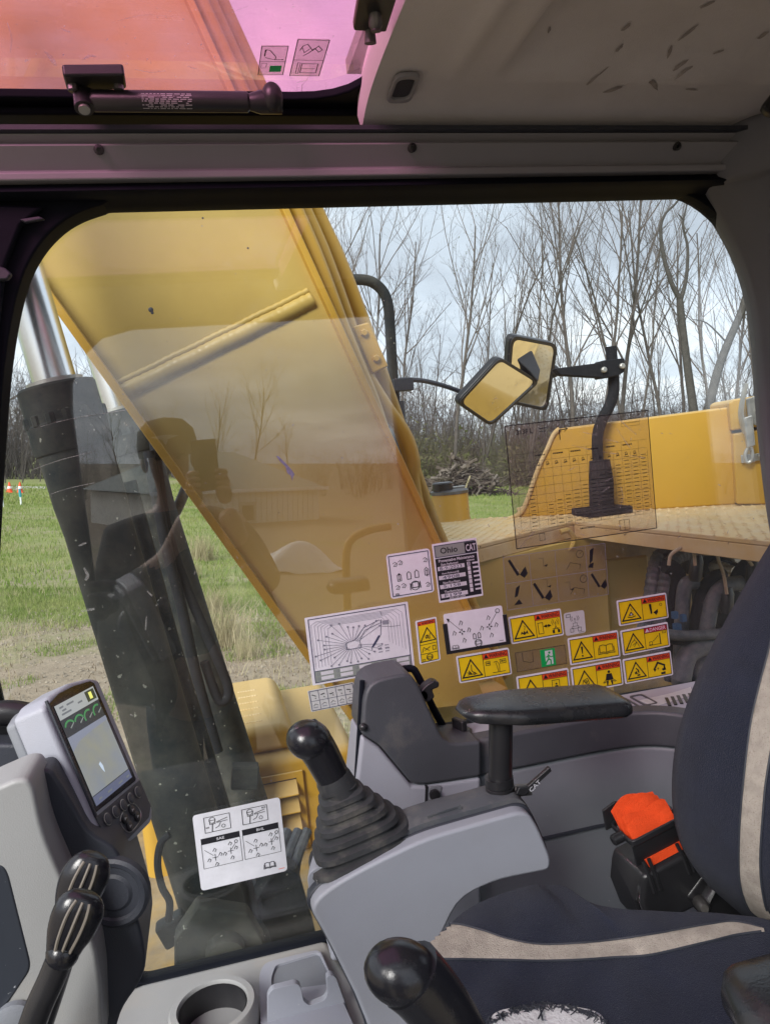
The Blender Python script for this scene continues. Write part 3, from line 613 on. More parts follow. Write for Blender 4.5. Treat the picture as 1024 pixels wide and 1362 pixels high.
# window opening outline (clockwise from top left), stepped sill
op = [wx(-48, 610), wx(6, 440), wx(52, 322), wx(120, 279), (wx(910, 257)), wx(965, 300), wx(1003, 385), wx(1016, 480), wx(1026, 640), wx(1075, 885), wx(592, 966), wx(478, 968), wx(440, 1242), wx(186, 1304), wx(48, 1130), wx(-28, 800)]
zs = -.467
opr = rpoly(op, [.03, .05, .09, .06, .05, .10, .08, .05, .0, .02, .0, .0, .0, .02, .05, .05], 5)
def ext(p, mx, k): c = V(.33, YG, -.15); return p + (p - c).normalized() * k
part(cab, 'window_glass', MB().prism([V(p.x, YG, p.z) for p in [ext(q, 0, .012) for q in opr]], (0, .006, 0)), M['glass'], smooth=0)
part(cab, 'window_seal', MB().frame([ext(V(p.x, YG - .012, p.z), 0, .05) for p in opr], [V(p.x, YG - .012, p.z) for p in opr], (0, .030, 0)), M['seal'], bev=.003)
# rails above the window
xl, xr = -.60, .90
zr1, zr0 = P(500, 235, 1.085).z, P(500, 176, 1.06).z
part(cab, 'window_rail', MB().prism([V(xl, 1.06, zr0), V(xl, 1.072, zr0 - .010), V(xl, 1.060, zr0 - .014), V(xl, 1.085, zr1 + .012), V(xl, 1.078, zr1 + .010), V(xl, 1.080, zr1), V(xl, 1.14, zr1), V(xl, 1.14, zr0)], (xr + .02 - xl, 0, 0)), M['rail'], bev=.003)
rl = cab.children[-1] if cab.children else None
for px in (132, 548, 900):
    c = P(px, 199 - (px - 132) * .006, 1.064)
    part(rl, 'screw', MB().lathe([(.0065, .012), (.0065, -.002), (.003, -.003), (.003, .0)], c, (0, 1, .3), 12), M['black'], smooth=25)
zb = P(500, 267, 1.135).z
part(cab, 'upper_seal', MB().prism([V(xl, 1.095, zr1), V(xl, 1.085, zr1 - .012), V(xl, 1.10, zr1 - .016), V(xl, 1.12, zb + .004), V(xl, 1.135, zb), V(xl, 1.165, zb), V(xl, 1.165, zr1)], (xr - xl, 0, 0)), M['seal'], bev=.002)
part(cab, 'seal_clip', MB().box(P(903, 243, 1.10), (.012, .01, .004)), M['steel'])
part(cab, 'upper_channel', MB().prism([V(xl, 1.05, zr0 + .006), V(xl, 1.05, zr0 + .0), V(xl, 1.14, zr0), V(xl, 1.14, zr0 + .006)], (1.6, 0, 0)), M['charcoal'])
# front pillar with the rounded black corner
fpo = [V(-.62, 1.12, .40), V(-.62, 1.12, -.95), V(-.20, 1.12, -.95)] 
fp = [P(-60, 262, 1.12), P(150, 264, 1.12), *spl([P(x, y, 1.12) for x, y in ((135, 272), (104, 283), (76, 301), (50, 330), (30, 370), (15, 430), (4, 510), (-4, 620), (-14, 800))], 6), P(-60, 800, 1.12)]
part(cab, 'front_pillar', MB().prism(fp, (0, .05, 0)), M['seal'], bev=.006)
fp2 = [P(-60, 268, 1.105), P(60, 274, 1.105), P(28, 300, 1.105), P(8, 350, 1.105), P(-3, 440, 1.105), P(-12, 600, 1.105), P(-60, 600, 1.105)]
part(cab, 'pillar_cover', MB().prism(fp2, (0, .014, 0)), M['seal'], bev=.005)
part(cab, 'pillar_latch', MB().prism([P(x, y, 1.098) for x, y in ((26, 291), (52, 287), (60, 291), (34, 296))], (0, .008, 0)), M['charcoal'], bev=.002)
part(cab, 'pillar_catch', MB().prism([P(x, y, 1.095) for x, y in ((-6, 352), (8, 356), (16, 364), (10, 372), (-6, 372))], (0, .012, 0)), M['charcoal'], bev=.003)
part(cab, 'lower_front_post', MB().prism([P(-60, 700, 1.13), P(-20, 680, 1.13), P(-14, 900, 1.13), P(40, 1130, 1.13), P(178, 1312, 1.13), P(-60, 1312, 1.13)], (0, .04, 0)), M['seal'], bev=.004)
# rear pillar, curved in towards the seat
def rp(px, py, Y): return P(px, py, Y)
rpk = [(962, 165, 1.08), (955, 180, 1.08), (955, 235, 1.09), (945, 255, 1.12), (958, 285, 1.13), (985, 335, 1.13), (1004, 395, 1.13), (1014, 470, 1.13), (1022, 580, 1.13), (1040, 720, 1.13), (1080, 900, 1.13)]
ra = [rp(*k) for k in spl([V(*k) for k in rpk], 5)]
rb = [V(p.x + .07, p.y - .07, p.z) for p in ra]; rc = [V(max(p.x + .2, .98), p.y - .20, p.z) for p in ra]; rd = [V(p.x + .01, 1.17, p.z) for p in ra]; re_ = [V(1.3, 1.17, p.z) for p in ra]; rf = [V(1.3, .8, p.z) for p in ra]
part(cab, 'rear_pillar', MB().loft([[a_[i] for a_ in (rd, ra, rb, rc, rf, re_)] for i in range(len(ra))]), M['pillar'], smooth=60)
part(cab, 'pillar_grille', MB().prism([P(x, y, .93) for x, y in ((1012, 140), (1026, 122), (1060, 110), (1060, 155), (1022, 150))], (.01, .02, 0)), M['black'], bev=.006)
# roof hatch
ZH = .485
xe = .255
part(cab, 'roof_panel', MB().prism([V(xe + .02, -.06, .56), V(1.35, -.06, .56), V(1.35, 1.17, .56), V(xe + .02, 1.17, .56)], (0, 0, .02)), M['rail'])
hatch = thing('roof_hatch', 'pink tinted roof hatch pane in a black frame', 'roof hatch', (-.1, .7, ZH))
yh = .90
def hz(px, py): return PZ(px, py, ZH)
gl_far = hz(200, 131).y
ho = [V(-.62, .12, ZH), V(.34, .12, ZH), V(.34, gl_far + .09, ZH), V(-.62, gl_far + .09, ZH)]
hi = [V(-.55, .2, ZH), V(.275, .2, ZH), V(.275, gl_far, ZH), V(-.55, gl_far, ZH)]
part(hatch, 'hatch_frame', MB().frame(rpoly(ho, .02, 6), rpoly(hi, [.06, .06, .10, .06], 6), (0, 0, .012)), M['seal'], bev=.003)
part(hatch, 'hatch_ledge', MB().prism([V(-.62, gl_far + .020, ZH - .012), V(.30, gl_far + .020, ZH - .012), V(.30, gl_far + .10, ZH - .012), V(-.62, gl_far + .10, ZH - .012)], (0, 0, .011)), M['seal'], bev=.004)
part(hatch, 'hatch_pane', MB().prism([V(p.x, p.y, ZH + .0125) for p in rpoly([V(-.59, .15, 0), V(.31, .15, 0), V(.31, gl_far + .03, 0), V(-.59, gl_far + .03, 0)], .05)], (0, 0, .006)), M['pink'], smooth=0)
zk = ZH - .006
def hk(px, py, z=ZH - .02): return PZ(px, py, z)
part(hatch, 'strut_bracket', MB().prism([hk(84, 101), hk(166, 100), hk(169, 119), hk(140, 121), hk(110, 134), hk(90, 122)], (0, 0, .014)), M['black'], bev=.003)
for px in (97, 158): part(hatch, 'bracket_bolt', MB().lathe([(.006, 0), (.006, -.006), (.003, -.007)], hk(px, 113), (0, 0, 1), 8), M['bolt'], smooth=25)
part(hatch, 'corner_bracket', MB().prism([hk(478, -6), hk(530, -6), hk(514, 44), hk(470, 42)], (0, 0, .012)), M['black'], bev=.003)
part(hatch, 'catch_pin', MB().lathe([(.007, .004), (.008, -.010), (.005, -.014), (.006, -.016)], hk(499, 20), (0, -.2, 1), 12), M['bolt'])
part(hatch, 'catch_pin', MB().lathe([(.006, .004), (.007, -.012)], hk(492, 42), (0, -.2, 1), 12), M['bolt'])
gs = thing('gas_strut', 'black gas strut with white printed label along the hatch edge', 'gas strut', hk(240, 135, ZH - .035))
zg = ZH - .035
g0, g1 = hk(112, 134, zg), hk(362, 136, zg)
gd = (g1 - g0).normalized(); gL = (g1 - g0).length
part(gs, 'tube', MB().lathe([(.009, .03 * gL), (.0125, .05 * gL), (.0125, .86 * gL), (.0085, .88 * gL)], g0, gd, 20), M['black'])
part(gs, 'ball_socket', MB().lathe([(.012, -.012), (.012, .012)], g0 + V(0, 0, 0), (0, 0.4, 1), 14), M['black'])
part(gs, 'socket_pin', MB().lathe([(.007, -.016), (.007, .0), (.004, .001)], g0, (0, 0.5, 1), 12), M['steel'])
part(gs, 'end_fitting', MB().tube([g0 + gd * (gL * .86), g0 + gd * (gL * .93), g1 + gd * .012], [.009, .014, .014], 14), M['black'])
part(gs, 'end_knob', MB().ball(g1 + V(0, -.006, .004), (.014, .014, .018)), M['black'])
lab = MB(); view = (-(g0 + g1) / 2).normalized(); sx = gd; sy = sx.cross(view).normalized()
if sy.z > 0: sy = -sy
def labp(t, an): return g0 + gd * (t * gL) + (view * math.cos(an) + sy * math.sin(an)) * .0128
for k in range(9):
    a0 = -.75 + k * .17; t = .30
    while t < .56:
        dt = rng.uniform(.006, .035)
        if k in (0, 8) or rng.random() < .75: lab.poly([labp(t, a0), labp(min(t + dt, .57), a0), labp(min(t + dt, .57), a0 + .09), labp(t, a0 + .09)])
        t += dt + .007
for k in range(10): lab.poly([labp(.66 + 0 * k, 9), labp(.66, 9), labp(.66, 9)]) if False else None
part(gs, 'printed_label', lab, M['offwhite'], smooth=0, fix=False)
# headliner
hl = thing('headliner', 'scuffed beige roof lining behind the pink hatch', 'roof lining', (.6, .6, .48))
ze = P(700, 172, 1.075).z
def lz(x, y):
    d = min((1.075 - y), 10); z = ze + .028 * (1 - math.exp(-max(d, 0) / .05))
    dl = x - xe; z -= .010 * math.exp(-((dl - .105) / .014) ** 2) * (1 - math.exp(-max(d - .08, 0) / .1))
    if dl > .17: z += .026 * (1 - math.exp(-(dl - .17) / .015)) * (1 - math.exp(-max(d - .10, 0) / .04))
    z -= .022 * math.exp(-max(dl, 0) / .03) * 0
    return z
def lfn(u, v):
    x = xe + (1.15 - xe) * u; y = 1.078 - v * 1.02
    return V(x + .012 * (1 - v) * (1 - u), y, lz(x, y))
lm = MB().grid(lfn, 90, 90)
edge = [lfn(0, j / 90) for j in range(91)]
lm.loft([edge, [p + V(-.004, 0, .02) for p in edge], [p + V(.0, 0, .05) for p in edge]], closed=False)
edge2 = [lfn(i / 90, 0) for i in range(91)]
lm.loft([edge2, [p + V(0, .004, .02) for p in edge2]], closed=False)
lin = part(hl, 'lining_panel', lm, M['liner'], smooth=60, fix=False)
lbv = BVHTree.FromPolygons([Vector(v) for v in lm.v], lm.f)
def onto(bv, px, py, off):
    d = mray(px, py).normalized(); h = bv.ray_cast(V(0, 0, 0), d)
    if h[0] is None: return None
    n = h[1] if h[1].dot(d) < 0 else -h[1]
    return h[0] + n * off
gp = [onto(lbv, x, y, .002) for x, y in ((512, 131), (526, 93), (560, 92), (545, 130))]
if all(gp):
    cg = sum(gp, V(0, 0, 0)) / 4
    part(hl, 'recessed_pull', MB().frame(rpoly([cg + (p - cg) * 1.0 for p in gp], .012, 4), rpoly([cg + (p - cg) * .72 for p in gp], .010, 4), (0, 0, -.006)), M['rail'], bev=.002)
    part(hl, 'pull_insert', MB().prism(rpoly([cg + (p - cg) * .74 for p in gp], .010, 4), (0, 0, -.002)), M['charcoal'])
sc = MB()
for x, y, ln, an, wd in ((832, 35, 10, -40, 3), (823, 63, 8, -45, 3), (788, 105, 13, -42, 3), (816, 118, 16, -18, 3), (870, 112, 8, 60, 5), (868, 110, 6, 10, 4), (905, 85, 14, -35, 3.5), (912, 92, 12, -30, 3), (890, 67, 10, -70, 3), (915, 42, 18, -38, 2.5), (918, 118, 10, 4, 1.6), (955, 68, 8, -20, 2), (730, 38, 5, -70, 3), (940, 5, 12, -25, 3), (1014, 46, 10, -35, 3), (905, 98, 12, -40, 2.5), (800, 95, 14, -40, 1.5)):
    ca, sa = math.cos(R(an)), math.sin(R(an)); pts = []
    for k in range(12):
        t = 2 * math.pi * k / 12; q = rng.uniform(.7, 1.15)
        ex_, ey_ = ln * math.cos(t) * q, wd * math.sin(t) * q * .7
        pts.append(onto(lbv, x + ex_ * ca - ey_ * sa, y + ex_ * sa + ey_ * ca, .0012))
    if all(p is not None for p in pts): sc = MB(); sc.poly(pts); part(hl, 'scuff_mark', sc, M['scuff'], smooth=0)
# left wall of the cab, behind the camera: the open door the picture was taken through
yl = -.10
lo = rpoly([V(-.37, yl, -.95), V(-.37, yl, .41), V(.62, yl, .41), V(.62, yl, -.95)], [0, .14, .05, 0], 6)
wlm = MB()
wlm.prism([V(-.62, yl, -.95), V(-.37, yl, -.95), V(-.37, yl, .18), V(-.36, yl, .26), V(-.32, yl, .34), V(-.26, yl, .39), V(-.17, yl, .41), V(.62, yl, .41), V(.62, yl, -.95), V(1.33, yl, -.95), V(1.33, yl, .56), V(-.62, yl, .56)][::-1], (0, -.05, 0))
part(cab, 'door_frame', wlm, M['dark'], bev=.01)
part(cab, 'rear_panel', MB().prism([V(1.32, -.12, -.95), V(1.32, 1.17, -.95), V(1.32, 1.17, -.30), V(1.32, -.12, -.30)], (.03, 0, 0)), M['mid'])
part(cab, 'rear_reflection_blocker', MB().prism([V(1.318, -.11, -.299), V(1.318, .52, -.299), V(1.318, .46, .359), V(1.318, -.11, .359)], (.03, 0, 0)), M['dark'], bev=.006)  # unseen, added to keep mirrored sky off the side window
part(cab, 'rear_header', MB().prism([V(1.32, -.12, .36), V(1.32, 1.17, .36), V(1.32, 1.17, .58), V(1.32, -.12, .58)], (.03, 0, 0)), M['mid'])
def mmir(px, py, D): d = mray(px, py); t = (2 * YG + D) / d.y; return V(d.x * t, 2 * YG - d.y * t, d.z * t)
part(cab, 'grab_rail', MB().tube(spl([mmir(x, y, .22) for x, y in ((520, 700), (490, 706), (468, 718), (461, 740), (462, 790), (464, 850))], 5), .014, 10), M['yellow'])
part(cab, 'floor_pan', MB().prism([V(-.62, -.12, -.96), V(1.35, -.12, -.96), V(1.35, 1.13, -.96), V(-.62, 1.13, -.96)], (0, 0, -.03)), M['dusty'])
part(cab, 'front_sill', MB().prism([V(-.62, -.12, -.96), V(-.62, 1.17, -.96), V(-.62, 1.17, -.62), V(-.62, -.12, -.62)], (-.03, 0, 0)), M['mid'])

# ------------------------------------------------------------------ right side panel, sill shelf and tower
sp = thing('cab_side_wall', 'grey side panel with dark upper band and raised front tower under the window', 'side panel', (.4, 1.08, -.95))
plan = [V(.20, 1.062, 0), V(.45, 1.06, 0), V(.575, 1.058, 0), V(.635, 1.045, 0), V(.675, 1.01, 0), (V(.695, .95, 0)), V(.70, .85, 0), V(.70, .5, 0)]
pl = [plan[0]] + spl(plan[1:], 6)
zb0 = P(700, 1021, 1.06).z
def wall(off, z0, z1): return MB().loft([[V(p.x, p.y + off, z0) for p in pl], [V(p.x, p.y + off, z1) for p in pl]], closed=False)
nn = len(pl)
def wallbox(z0, z1, t0, t1):
    """sweep a rectangular section along the plan"""
    rings = []
    for i, p in enumerate(pl):
        d = (pl[min(i + 1, nn - 1)] - pl[max(i - 1, 0)]).normalized(); n = V(-d.y, d.x, 0)
        rings.append([p + n * t0 + V(0, 0, z0), p + n * t0 + V(0, 0, z1), p + n * t1 + V(0, 0, z1), p + n * t1 + V(0, 0, z0)])
    return MB().loft(rings)
part(sp, 'upper_band', wallbox(zb0, zs, 0, .035), M['dark'], bev=.006)
part(sp, 'lower_panel', wallbox(-.95, zb0 - .001, .006, .035), M['mid'], bev=.008)
part(sp, 'panel_seam', wallbox(zb0 - .125, zb0 - .121, .002, .010), M['charcoal'])
part(sp, 'sill_shelf', MB().prism([V(.285, 1.09, zs - .004), V(.60, 1.085, zs - .004), V(.70, 1.03, zs - .004), V(.95, 1.03, zs - .004), V(.95, 1.142, zs - .004), V(.285, 1.142, zs - .004)], (0, 0, -.03)), M['grey'], bev=.003)
vs = MB()
for i in range(10): vs.box(V(.692 + .011 * i, 1.073 - .0 * i, zs - .0035), (.005, .035, .004), Matrix.Rotation(R(-25), 3, 'Z'))
part(sp, 'vent_slot', vs, M['black'])
for i in range(3):
    part(sp, 'shelf_slot', MB().frame(rpoly([V(.585 + .033 * i, 1.075, zs - .004), V(.61 + .033 * i, 1.075, zs - .004), V(.61 + .033 * i, 1.125, zs - .004), V(.585 + .033 * i, 1.125, zs - .004)], .006), rpoly([V(.588 + .033 * i, 1.078, zs - .004), V(.607 + .033 * i, 1.078, zs - .004), V(.607 + .033 * i, 1.122, zs - .004), V(.588 + .033 * i, 1.122, zs - .004)], .005), (0, 0, .002)), M['dark'])
part(sp, 'part_label', MB().prism([PZ(x, y, zs - .0035) for x, y in ((850, 932), (893, 922), (918, 914), (922, 924), (870, 940))], (0, 0, .0006)), M['offwhite'], smooth=0)
def tw(px, py, Y=1.045): return P(px, py, Y)
capp = [tw(x, y) for x, y in ((505, 992), (481, 977), (484, 930), (489, 914), (500, 905), (522, 899), (540, 896), (549, 900), (557, 912), (592, 990), (640, 986), (640, 1033), (568, 1044), (548, 1044))]
capp2 = [V(p.x, 1.13, p.z) for p in capp]
part(sp, 'tower_cap', MB().prism(rpoly(capp, [.008, .004, .02, .02, .01, .01, .008, .008, .01, .02, 0, 0, .01, .012], 3), (0, .085, 0)), M['dark'], bev=.011, seg=3)
low = [tw(x, y, 1.048) for x, y in ((481, 978), (504, 993), (548, 1045), (568, 1045), (640, 1034), (640, 1280), (440, 1280), (462, 1150))]
part(sp, 'tower_side', MB().prism(low, (0, .085, 0)), M['grey'], bev=.006, seg=3)
part(sp, 'tower_edge', MB().tube([tw(x, y, 1.06) for x, y in ((482, 905), (479, 960), (474, 1040), (470, 1070))], .004, 6), M['seal'])
part(sp, 'tower_rim', MB().tube(spl([tw(x, y, 1.13) for x, y in ((480, 985), (482, 925), (492, 905), (515, 896), (545, 889), (556, 900), (575, 940), (600, 985))], 4), .006, 8), M['seal'])
part(sp, 'tower_label', MB().prism([V(p.x, p.y, p.z) for p in [P(502, 909, 1.085) , P(521, 904, 1.085), P(530, 915, 1.06), P(511, 921, 1.06)]], V(0, -.0006, .0012)), M['offwhite'], smooth=0)
part(sp, 'panel_gap', MB().prism([tw(x, y, 1.046) for x, y in ((566, 1046), (569, 1046), (568, 1072), (565, 1072))], (0, .006, 0)), M['black'])
part(sp, 'panel_recess', MB().prism(rpoly([tw(x, y, 1.0465) for x, y in ((570, 1047), (588, 1045), (586, 1062), (570, 1072))], .004), (0, .006, 0)), M['mid'], bev=.001)
part(sp, 'panel_screw', MB().lathe([(.008, 0), (.008, -.006), (.004, -.007)], tw(577, 1056, 1.046), (0, 1, 0), 10), M['black'], smooth=25)
part(sp, 'side_screw', MB().ball(tw(483, 967, 1.044), .006), M['black'])
hk_ = thing('cup_hook', 'small black swivelling clip on the tower beside the window', 'hook', tw(572, 925, 1.07))
part(hk_, 'clip_body', MB().prism([tw(x, y, 1.06) for x, y in ((557, 922), (567, 911), (577, 905), (585, 908), (584, 915), (575, 918), (579, 928), (569, 935), (561, 931))], (0, .02, 0)), M['black'], bev=.003)
part(hk_, 'pivot', MB().lathe([(.008, 0), (.008, .05)], tw(562, 926, 1.06), (0, 1, 0), 12), M['black'])
part(hk_, 'cord', MB().tube([tw(562, 934, 1.062), tw(572, 950, 1.062), tw(576, 966, 1.062)], .002, 6), M['black'])
kn = thing('rotary_knob', 'black rotary switch knob on the sill shelf by the tower', 'knob', PZ(612, 976, zs))
kb = PZ(612, 977, zs - .004)
part(kn, 'dial_base', MB().lathe([(.019, 0), (.019, .006), (.016, .009)], kb, (0, 0, 1), 24), M['black'])
part(kn, 'grip', MB().box(kb + V(0, 0, .017), (.011, .028, .018), Matrix.Rotation(R(20), 3, 'Z')), M['black'], bev=.003)

# ------------------------------------------------------------------ right joystick pod
pod = thing('joystick_console', 'light grey curved console carrying the right joystick', 'control console', P(560, 1362, .85))
YP = .79
top = [(413, 1210), (424, 1193), (447, 1176), (491, 1151), (565, 1116), (640, 1094), (690, 1080), (704, 1082), (716, 1101), (733, 1142), (732, 1158), (660, 1172), (611, 1196), (590, 1240), (560, 1300), (540, 1400), (500, 1400), (488, 1361), (473, 1324), (436, 1250)]
side = rpoly([P(x, y, YP) for x, y in top], [.01, .02, .02, .02, .02, .02, .012, .012, .01, .012, .012, .02, .03, .02, .02, 0, 0, 0, 0, .02], 3)
part(pod, 'side_cover', MB().prism(side, (0, .035, 0)), M['grey'], bev=.016, seg=4)
cc = sum(side, V(0, 0, 0)) / len(side)
part(pod, 'side_trim', MB().loft([[V(cc.x + (p.x - cc.x) * k + dx__, YP + dy__, cc.z + (p.z - cc.z) * k) for p in side] for k, dx__, dy__ in ((1.03, 0, .016), (1.03, .003, .035), (.98, .010, .072))]), M['charcoal'], bev=.01)
tl = [P(x, y, YP) for x, y in ((425, 1192), (447, 1175), (491, 1150), (565, 1115), (640, 1093), (692, 1079), (708, 1086))]
tcv = MB().loft([[p + V(0, .02, -.01), p + V(0, .02, .006), p + V(0, .030, .009), p + V(0, .060, .009), p + V(.0, .074, .002), p + V(0, .074, -.03)] for p in spl(tl, 5)])
part(pod, 'top_cover', tcv, M['dusty'], smooth=50)
part(pod, 'front_cap', MB().prism(rpoly([P(x, y, YP + .03) for x, y in ((408, 1162), (428, 1150), (450, 1172), (430, 1192), (424, 1230), (412, 1195))], .01), (.012, .05, 0)), M['grey'], bev=.012, seg=3)
q = [P(x, y, .816) for x, y in ((568, 1089), (612, 1074), (615, 1080), (571, 1096))]
part(pod, 'cover_latch', MB().frame(q, [sum(q, V(0, 0, 0)) / 4 + (p - sum(q, V(0, 0, 0)) / 4) * .8 for p in q], (0, -.002, .004)), M['dusty'])
js = thing('joystick', 'right joystick with pleated rubber boot on the grey console', 'joystick', P(480, 1150, .87), 'operator joysticks')
def boot(root, B0, T0, r0, r1, nple, axis_mix, ux, uy):
    ax_ = (T0 - B0).normalized(); rings = []
    m_ = nple * 4 + 1
    for i in range(m_):
        t = i / (m_ - 1); ph = i % 4
        r_ = lerp(r0, r1, t ** .85) * (1.0 if ph in (0, 1) else .80)
        tt = (i // 4 + (0, .42, .62, .9)[ph]) / nple if i < m_ - 1 else 1
        c = lerp(B0, T0, tt); ring = []
        for k in range(28):
            an = 2 * math.pi * k / 28; cx_, sy_ = math.cos(an), math.sin(an)
            pw = .55
            ring.append(c + ux * (r_ * math.copysign(abs(cx_) ** pw, cx_)) + uy * (min(r_, .012 + r_ * .44) * math.copysign(abs(sy_) ** pw, sy_)))
        rings.append(ring)
    return MB().loft(rings)
B0, T0 = P(487, 1126, .838), P(449, 1046, .840)
ux = (P(545, 1118, .84) - P(425, 1170, .84)).normalized(); uy = V(0, 1, 0)
part(js, 'boot', boot(js, B0, T0, .070, .021, 6, 0, ux, uy), M['rubber'], smooth=28)
part(js, 'boot_collar', MB().lathe([(.023, -.012), (.021, .012), (.017, .022)], T0, (P(430, 1010, .84) - T0), 18), M['rubber'])
part(js, 'grip', MB().tube(spl([P(x, y, .84) for x, y in ((452, 1052), (440, 1028), (425, 1000), (413, 984), (405, 977))], 5), [lerp(.0185, .0215, i / 12) if i < 12 else lerp(.0215, .0215, (i - 11) / 9) for i in range(21)], 18), M['knob'])
part(js, 'grip_top', MB().ball(P(411, 984, .84), (.0265, .0255, .0225), 24, 14, Matrix.Rotation(R(20), 3, 'Y')), M['knob'])
jl = thing('joystick', 'left joystick grip in the near foreground, big black rubber knob', 'joystick', P(640, 1420, .38), 'operator joysticks')
pth = spl([P(x, y, .385) for x, y in ((680, 1520), (625, 1410), (590, 1350), (563, 1314), (545, 1296))], 5)
part(jl, 'grip', MB().tube(pth, [lerp(.0165, .0195, i / (len(pth) - 1)) for i in range(len(pth))], 20), M['knob'])
part(jl, 'grip_top', MB().ball(P(534, 1293, .385), (.0215, .0185, .0165), 26, 16, Matrix.Rotation(R(22), 3, 'Y')), M['knob'])
# armrest
ar = thing('armrest', 'black padded right armrest on a round post with a strap', 'armrest', P(665, 1055, .87), 'seat armrests')
a0, a1 = P(622, 945, .84), P(815, 931, .84); d = (a1 - a0).normalized(); up_ = V(-d.z, 0, d.x)
if up_.z < 0: up_ = -up_
rings = []
for i in range(25):
    t = i / 24; c = lerp(a0, a1, t) - d * .012 + d * .024 * t
    k = min(1, math.sqrt(max(0.0, 1 - (1 - min(t, 1 - t) / .10) ** 2)) if min(t, 1 - t) < .10 else 1)
    k = max(k, .12); wd = lerp(.026, .046, min(1, t / .3)) * (.35 + .65 * k); hgt = lerp(.0095, .0125, min(1, t / .4)) * k
    ring = []
    for j in range(20):
        an = 2 * math.pi * j / 20; e_ = .5
        ring.append(c + V(0, 1, 0) * (wd * math.copysign(abs(math.cos(an)) ** e_, math.cos(an))) + up_ * (hgt * math.copysign(abs(math.sin(an)) ** .7, math.sin(an))))
    rings.append(ring)
part(ar, 'pad', MB().loft(rings), M['leather'], smooth=70)
part(ar, 'post', MB().tube([P(666, 955, .835), P(665, 1062, .835)], .0145, 20), M['black'])
part(ar, 'clamp_ring', MB().lathe([(.0175, -.003), (.0175, .008), (.016, .009), (.0175, .010), (.0175, .020)], P(665, 1054, .835), (0, 0, 1), 24), M['black'], smooth=25)
part(ar, 'post_socket', MB().lathe([(.026, -.006), (.024, .002), (.017, .004)], P(665, 1060, .835), (0, 0, 1), 24), M['dusty'])
part(ar, 'clamp_screw', MB().lathe([(.007, 0), (.007, .02)], P(684, 1052, .828), (1, -.2, 0), 12), M['bolt'])
st = [P(x, y, .815) for x, y in ((686, 1057), (698, 1059), (734, 1026), (731, 1020), (702, 1046), (690, 1048))]
strap = part(ar, 'strap', MB().prism(st, (0, .006, 0)), M['black'], bev=.0015)
fl_ = Flat(P(701, 1050, .8135), P(716, 1035, .8135), P(706, 1055.5, .8135))
fl_.text('strap_lettering', M['white'], 'CAT', .05, .1, .95, .85, 1); fl_.finish(strap)
al = thing('armrest', 'left armrest end, blurred grey corner at the picture edge', 'armrest', P(1020, 1330, .34), 'seat armrests')
al['label'] = 'worn left armrest, only its shiny rounded end in view'
rings = []
c0, c1 = P(990, 1378, .36), P(1190, 1318, .36)
for i in range(14):
    t = i / 13; k = math.sqrt(max(0, 1 - (1 - min(t / .25, 1)) ** 2)); k = max(k, .1)
    rings.append([lerp(c0, c1, t) + V(0, 1, 0) * .045 * k * math.copysign(abs(math.cos(2 * math.pi * j / 18)) ** .6, math.cos(2 * math.pi * j / 18)) + V(0, 0, 1) * .018 * k * math.copysign(abs(math.sin(2 * math.pi * j / 18)) ** .7, math.sin(2 * math.pi * j / 18)) for j in range(18)])
part(al, 'pad', MB().loft(rings), M['leather'], smooth=70)

# ------------------------------------------------------------------ seat
seat = thing('operator_seat', 'navy fabric operator seat with beige stripes and a torn cushion', 'seat', P(800, 1400, .5))
ZS = -.50
far = [(543, 1290), (552, 1266), (562, 1252), (573, 1238), (590, 1222), (608, 1208), (640, 1193), (680, 1180), (722, 1170), (742, 1172), (757, 1184), (772, 1194), (795, 1199), (850, 1202), (920, 1204), (985, 1211), (1030, 1226), (1090, 1250)]
fc_ = spl([PZ(x, y, ZS) for x, y in far], 6); nf = len(fc_) - 1
def smooth(x): x = max(0, min(1, x)); return x * x * (3 - 2 * x)
def cush(u, v):
    i = min(nf - 1, int(u * nf)); f_ = lerp(fc_[i], fc_[i + 1], u * nf - i)
    n_ = V(lerp(.122, .60, u), .18, 0); vv = v ** 1.6; p = lerp(V(f_.x, f_.y, 0), n_, vv)
    df = (V(f_.x, f_.y, 0) - p).length; dn = u * .5 + .004
    z = ZS - .022 * (1 - smooth(df / .018)) - .02 * (1 - smooth(dn / .02))
    z += .010 * math.exp(-((df - .05) / .05) ** 2) * (1 if u < .45 else .6)
    z -= .012 * smooth((df - .05) / .2); z += .0022 * math.sin(p.x * 31 + p.y * 17) + .0012 * math.sin(p.x * 90 - p.y * 40 + 2 * math.sin(p.y * 25)) * smooth(df / .05)
    return V(p.x, p.y, z)
cm = MB().grid(cush, 110, 80)
rim_ = [cush(i / 110, 0) for i in range(111)]; fr_ = [cush(0, j / 80) for j in range(81)]
cm.loft([rim_, [p + V(0, 0, -.12) for p in rim_]], closed=False); cm.loft([fr_, [p + V(0, 0, -.12) for p in fr_]], closed=False)
part(seat, 'cushion', cm, M['navy'], smooth=60, fix=False)
cbv = BVHTree.FromPolygons([Vector(v) for v in cm.v], cm.f)
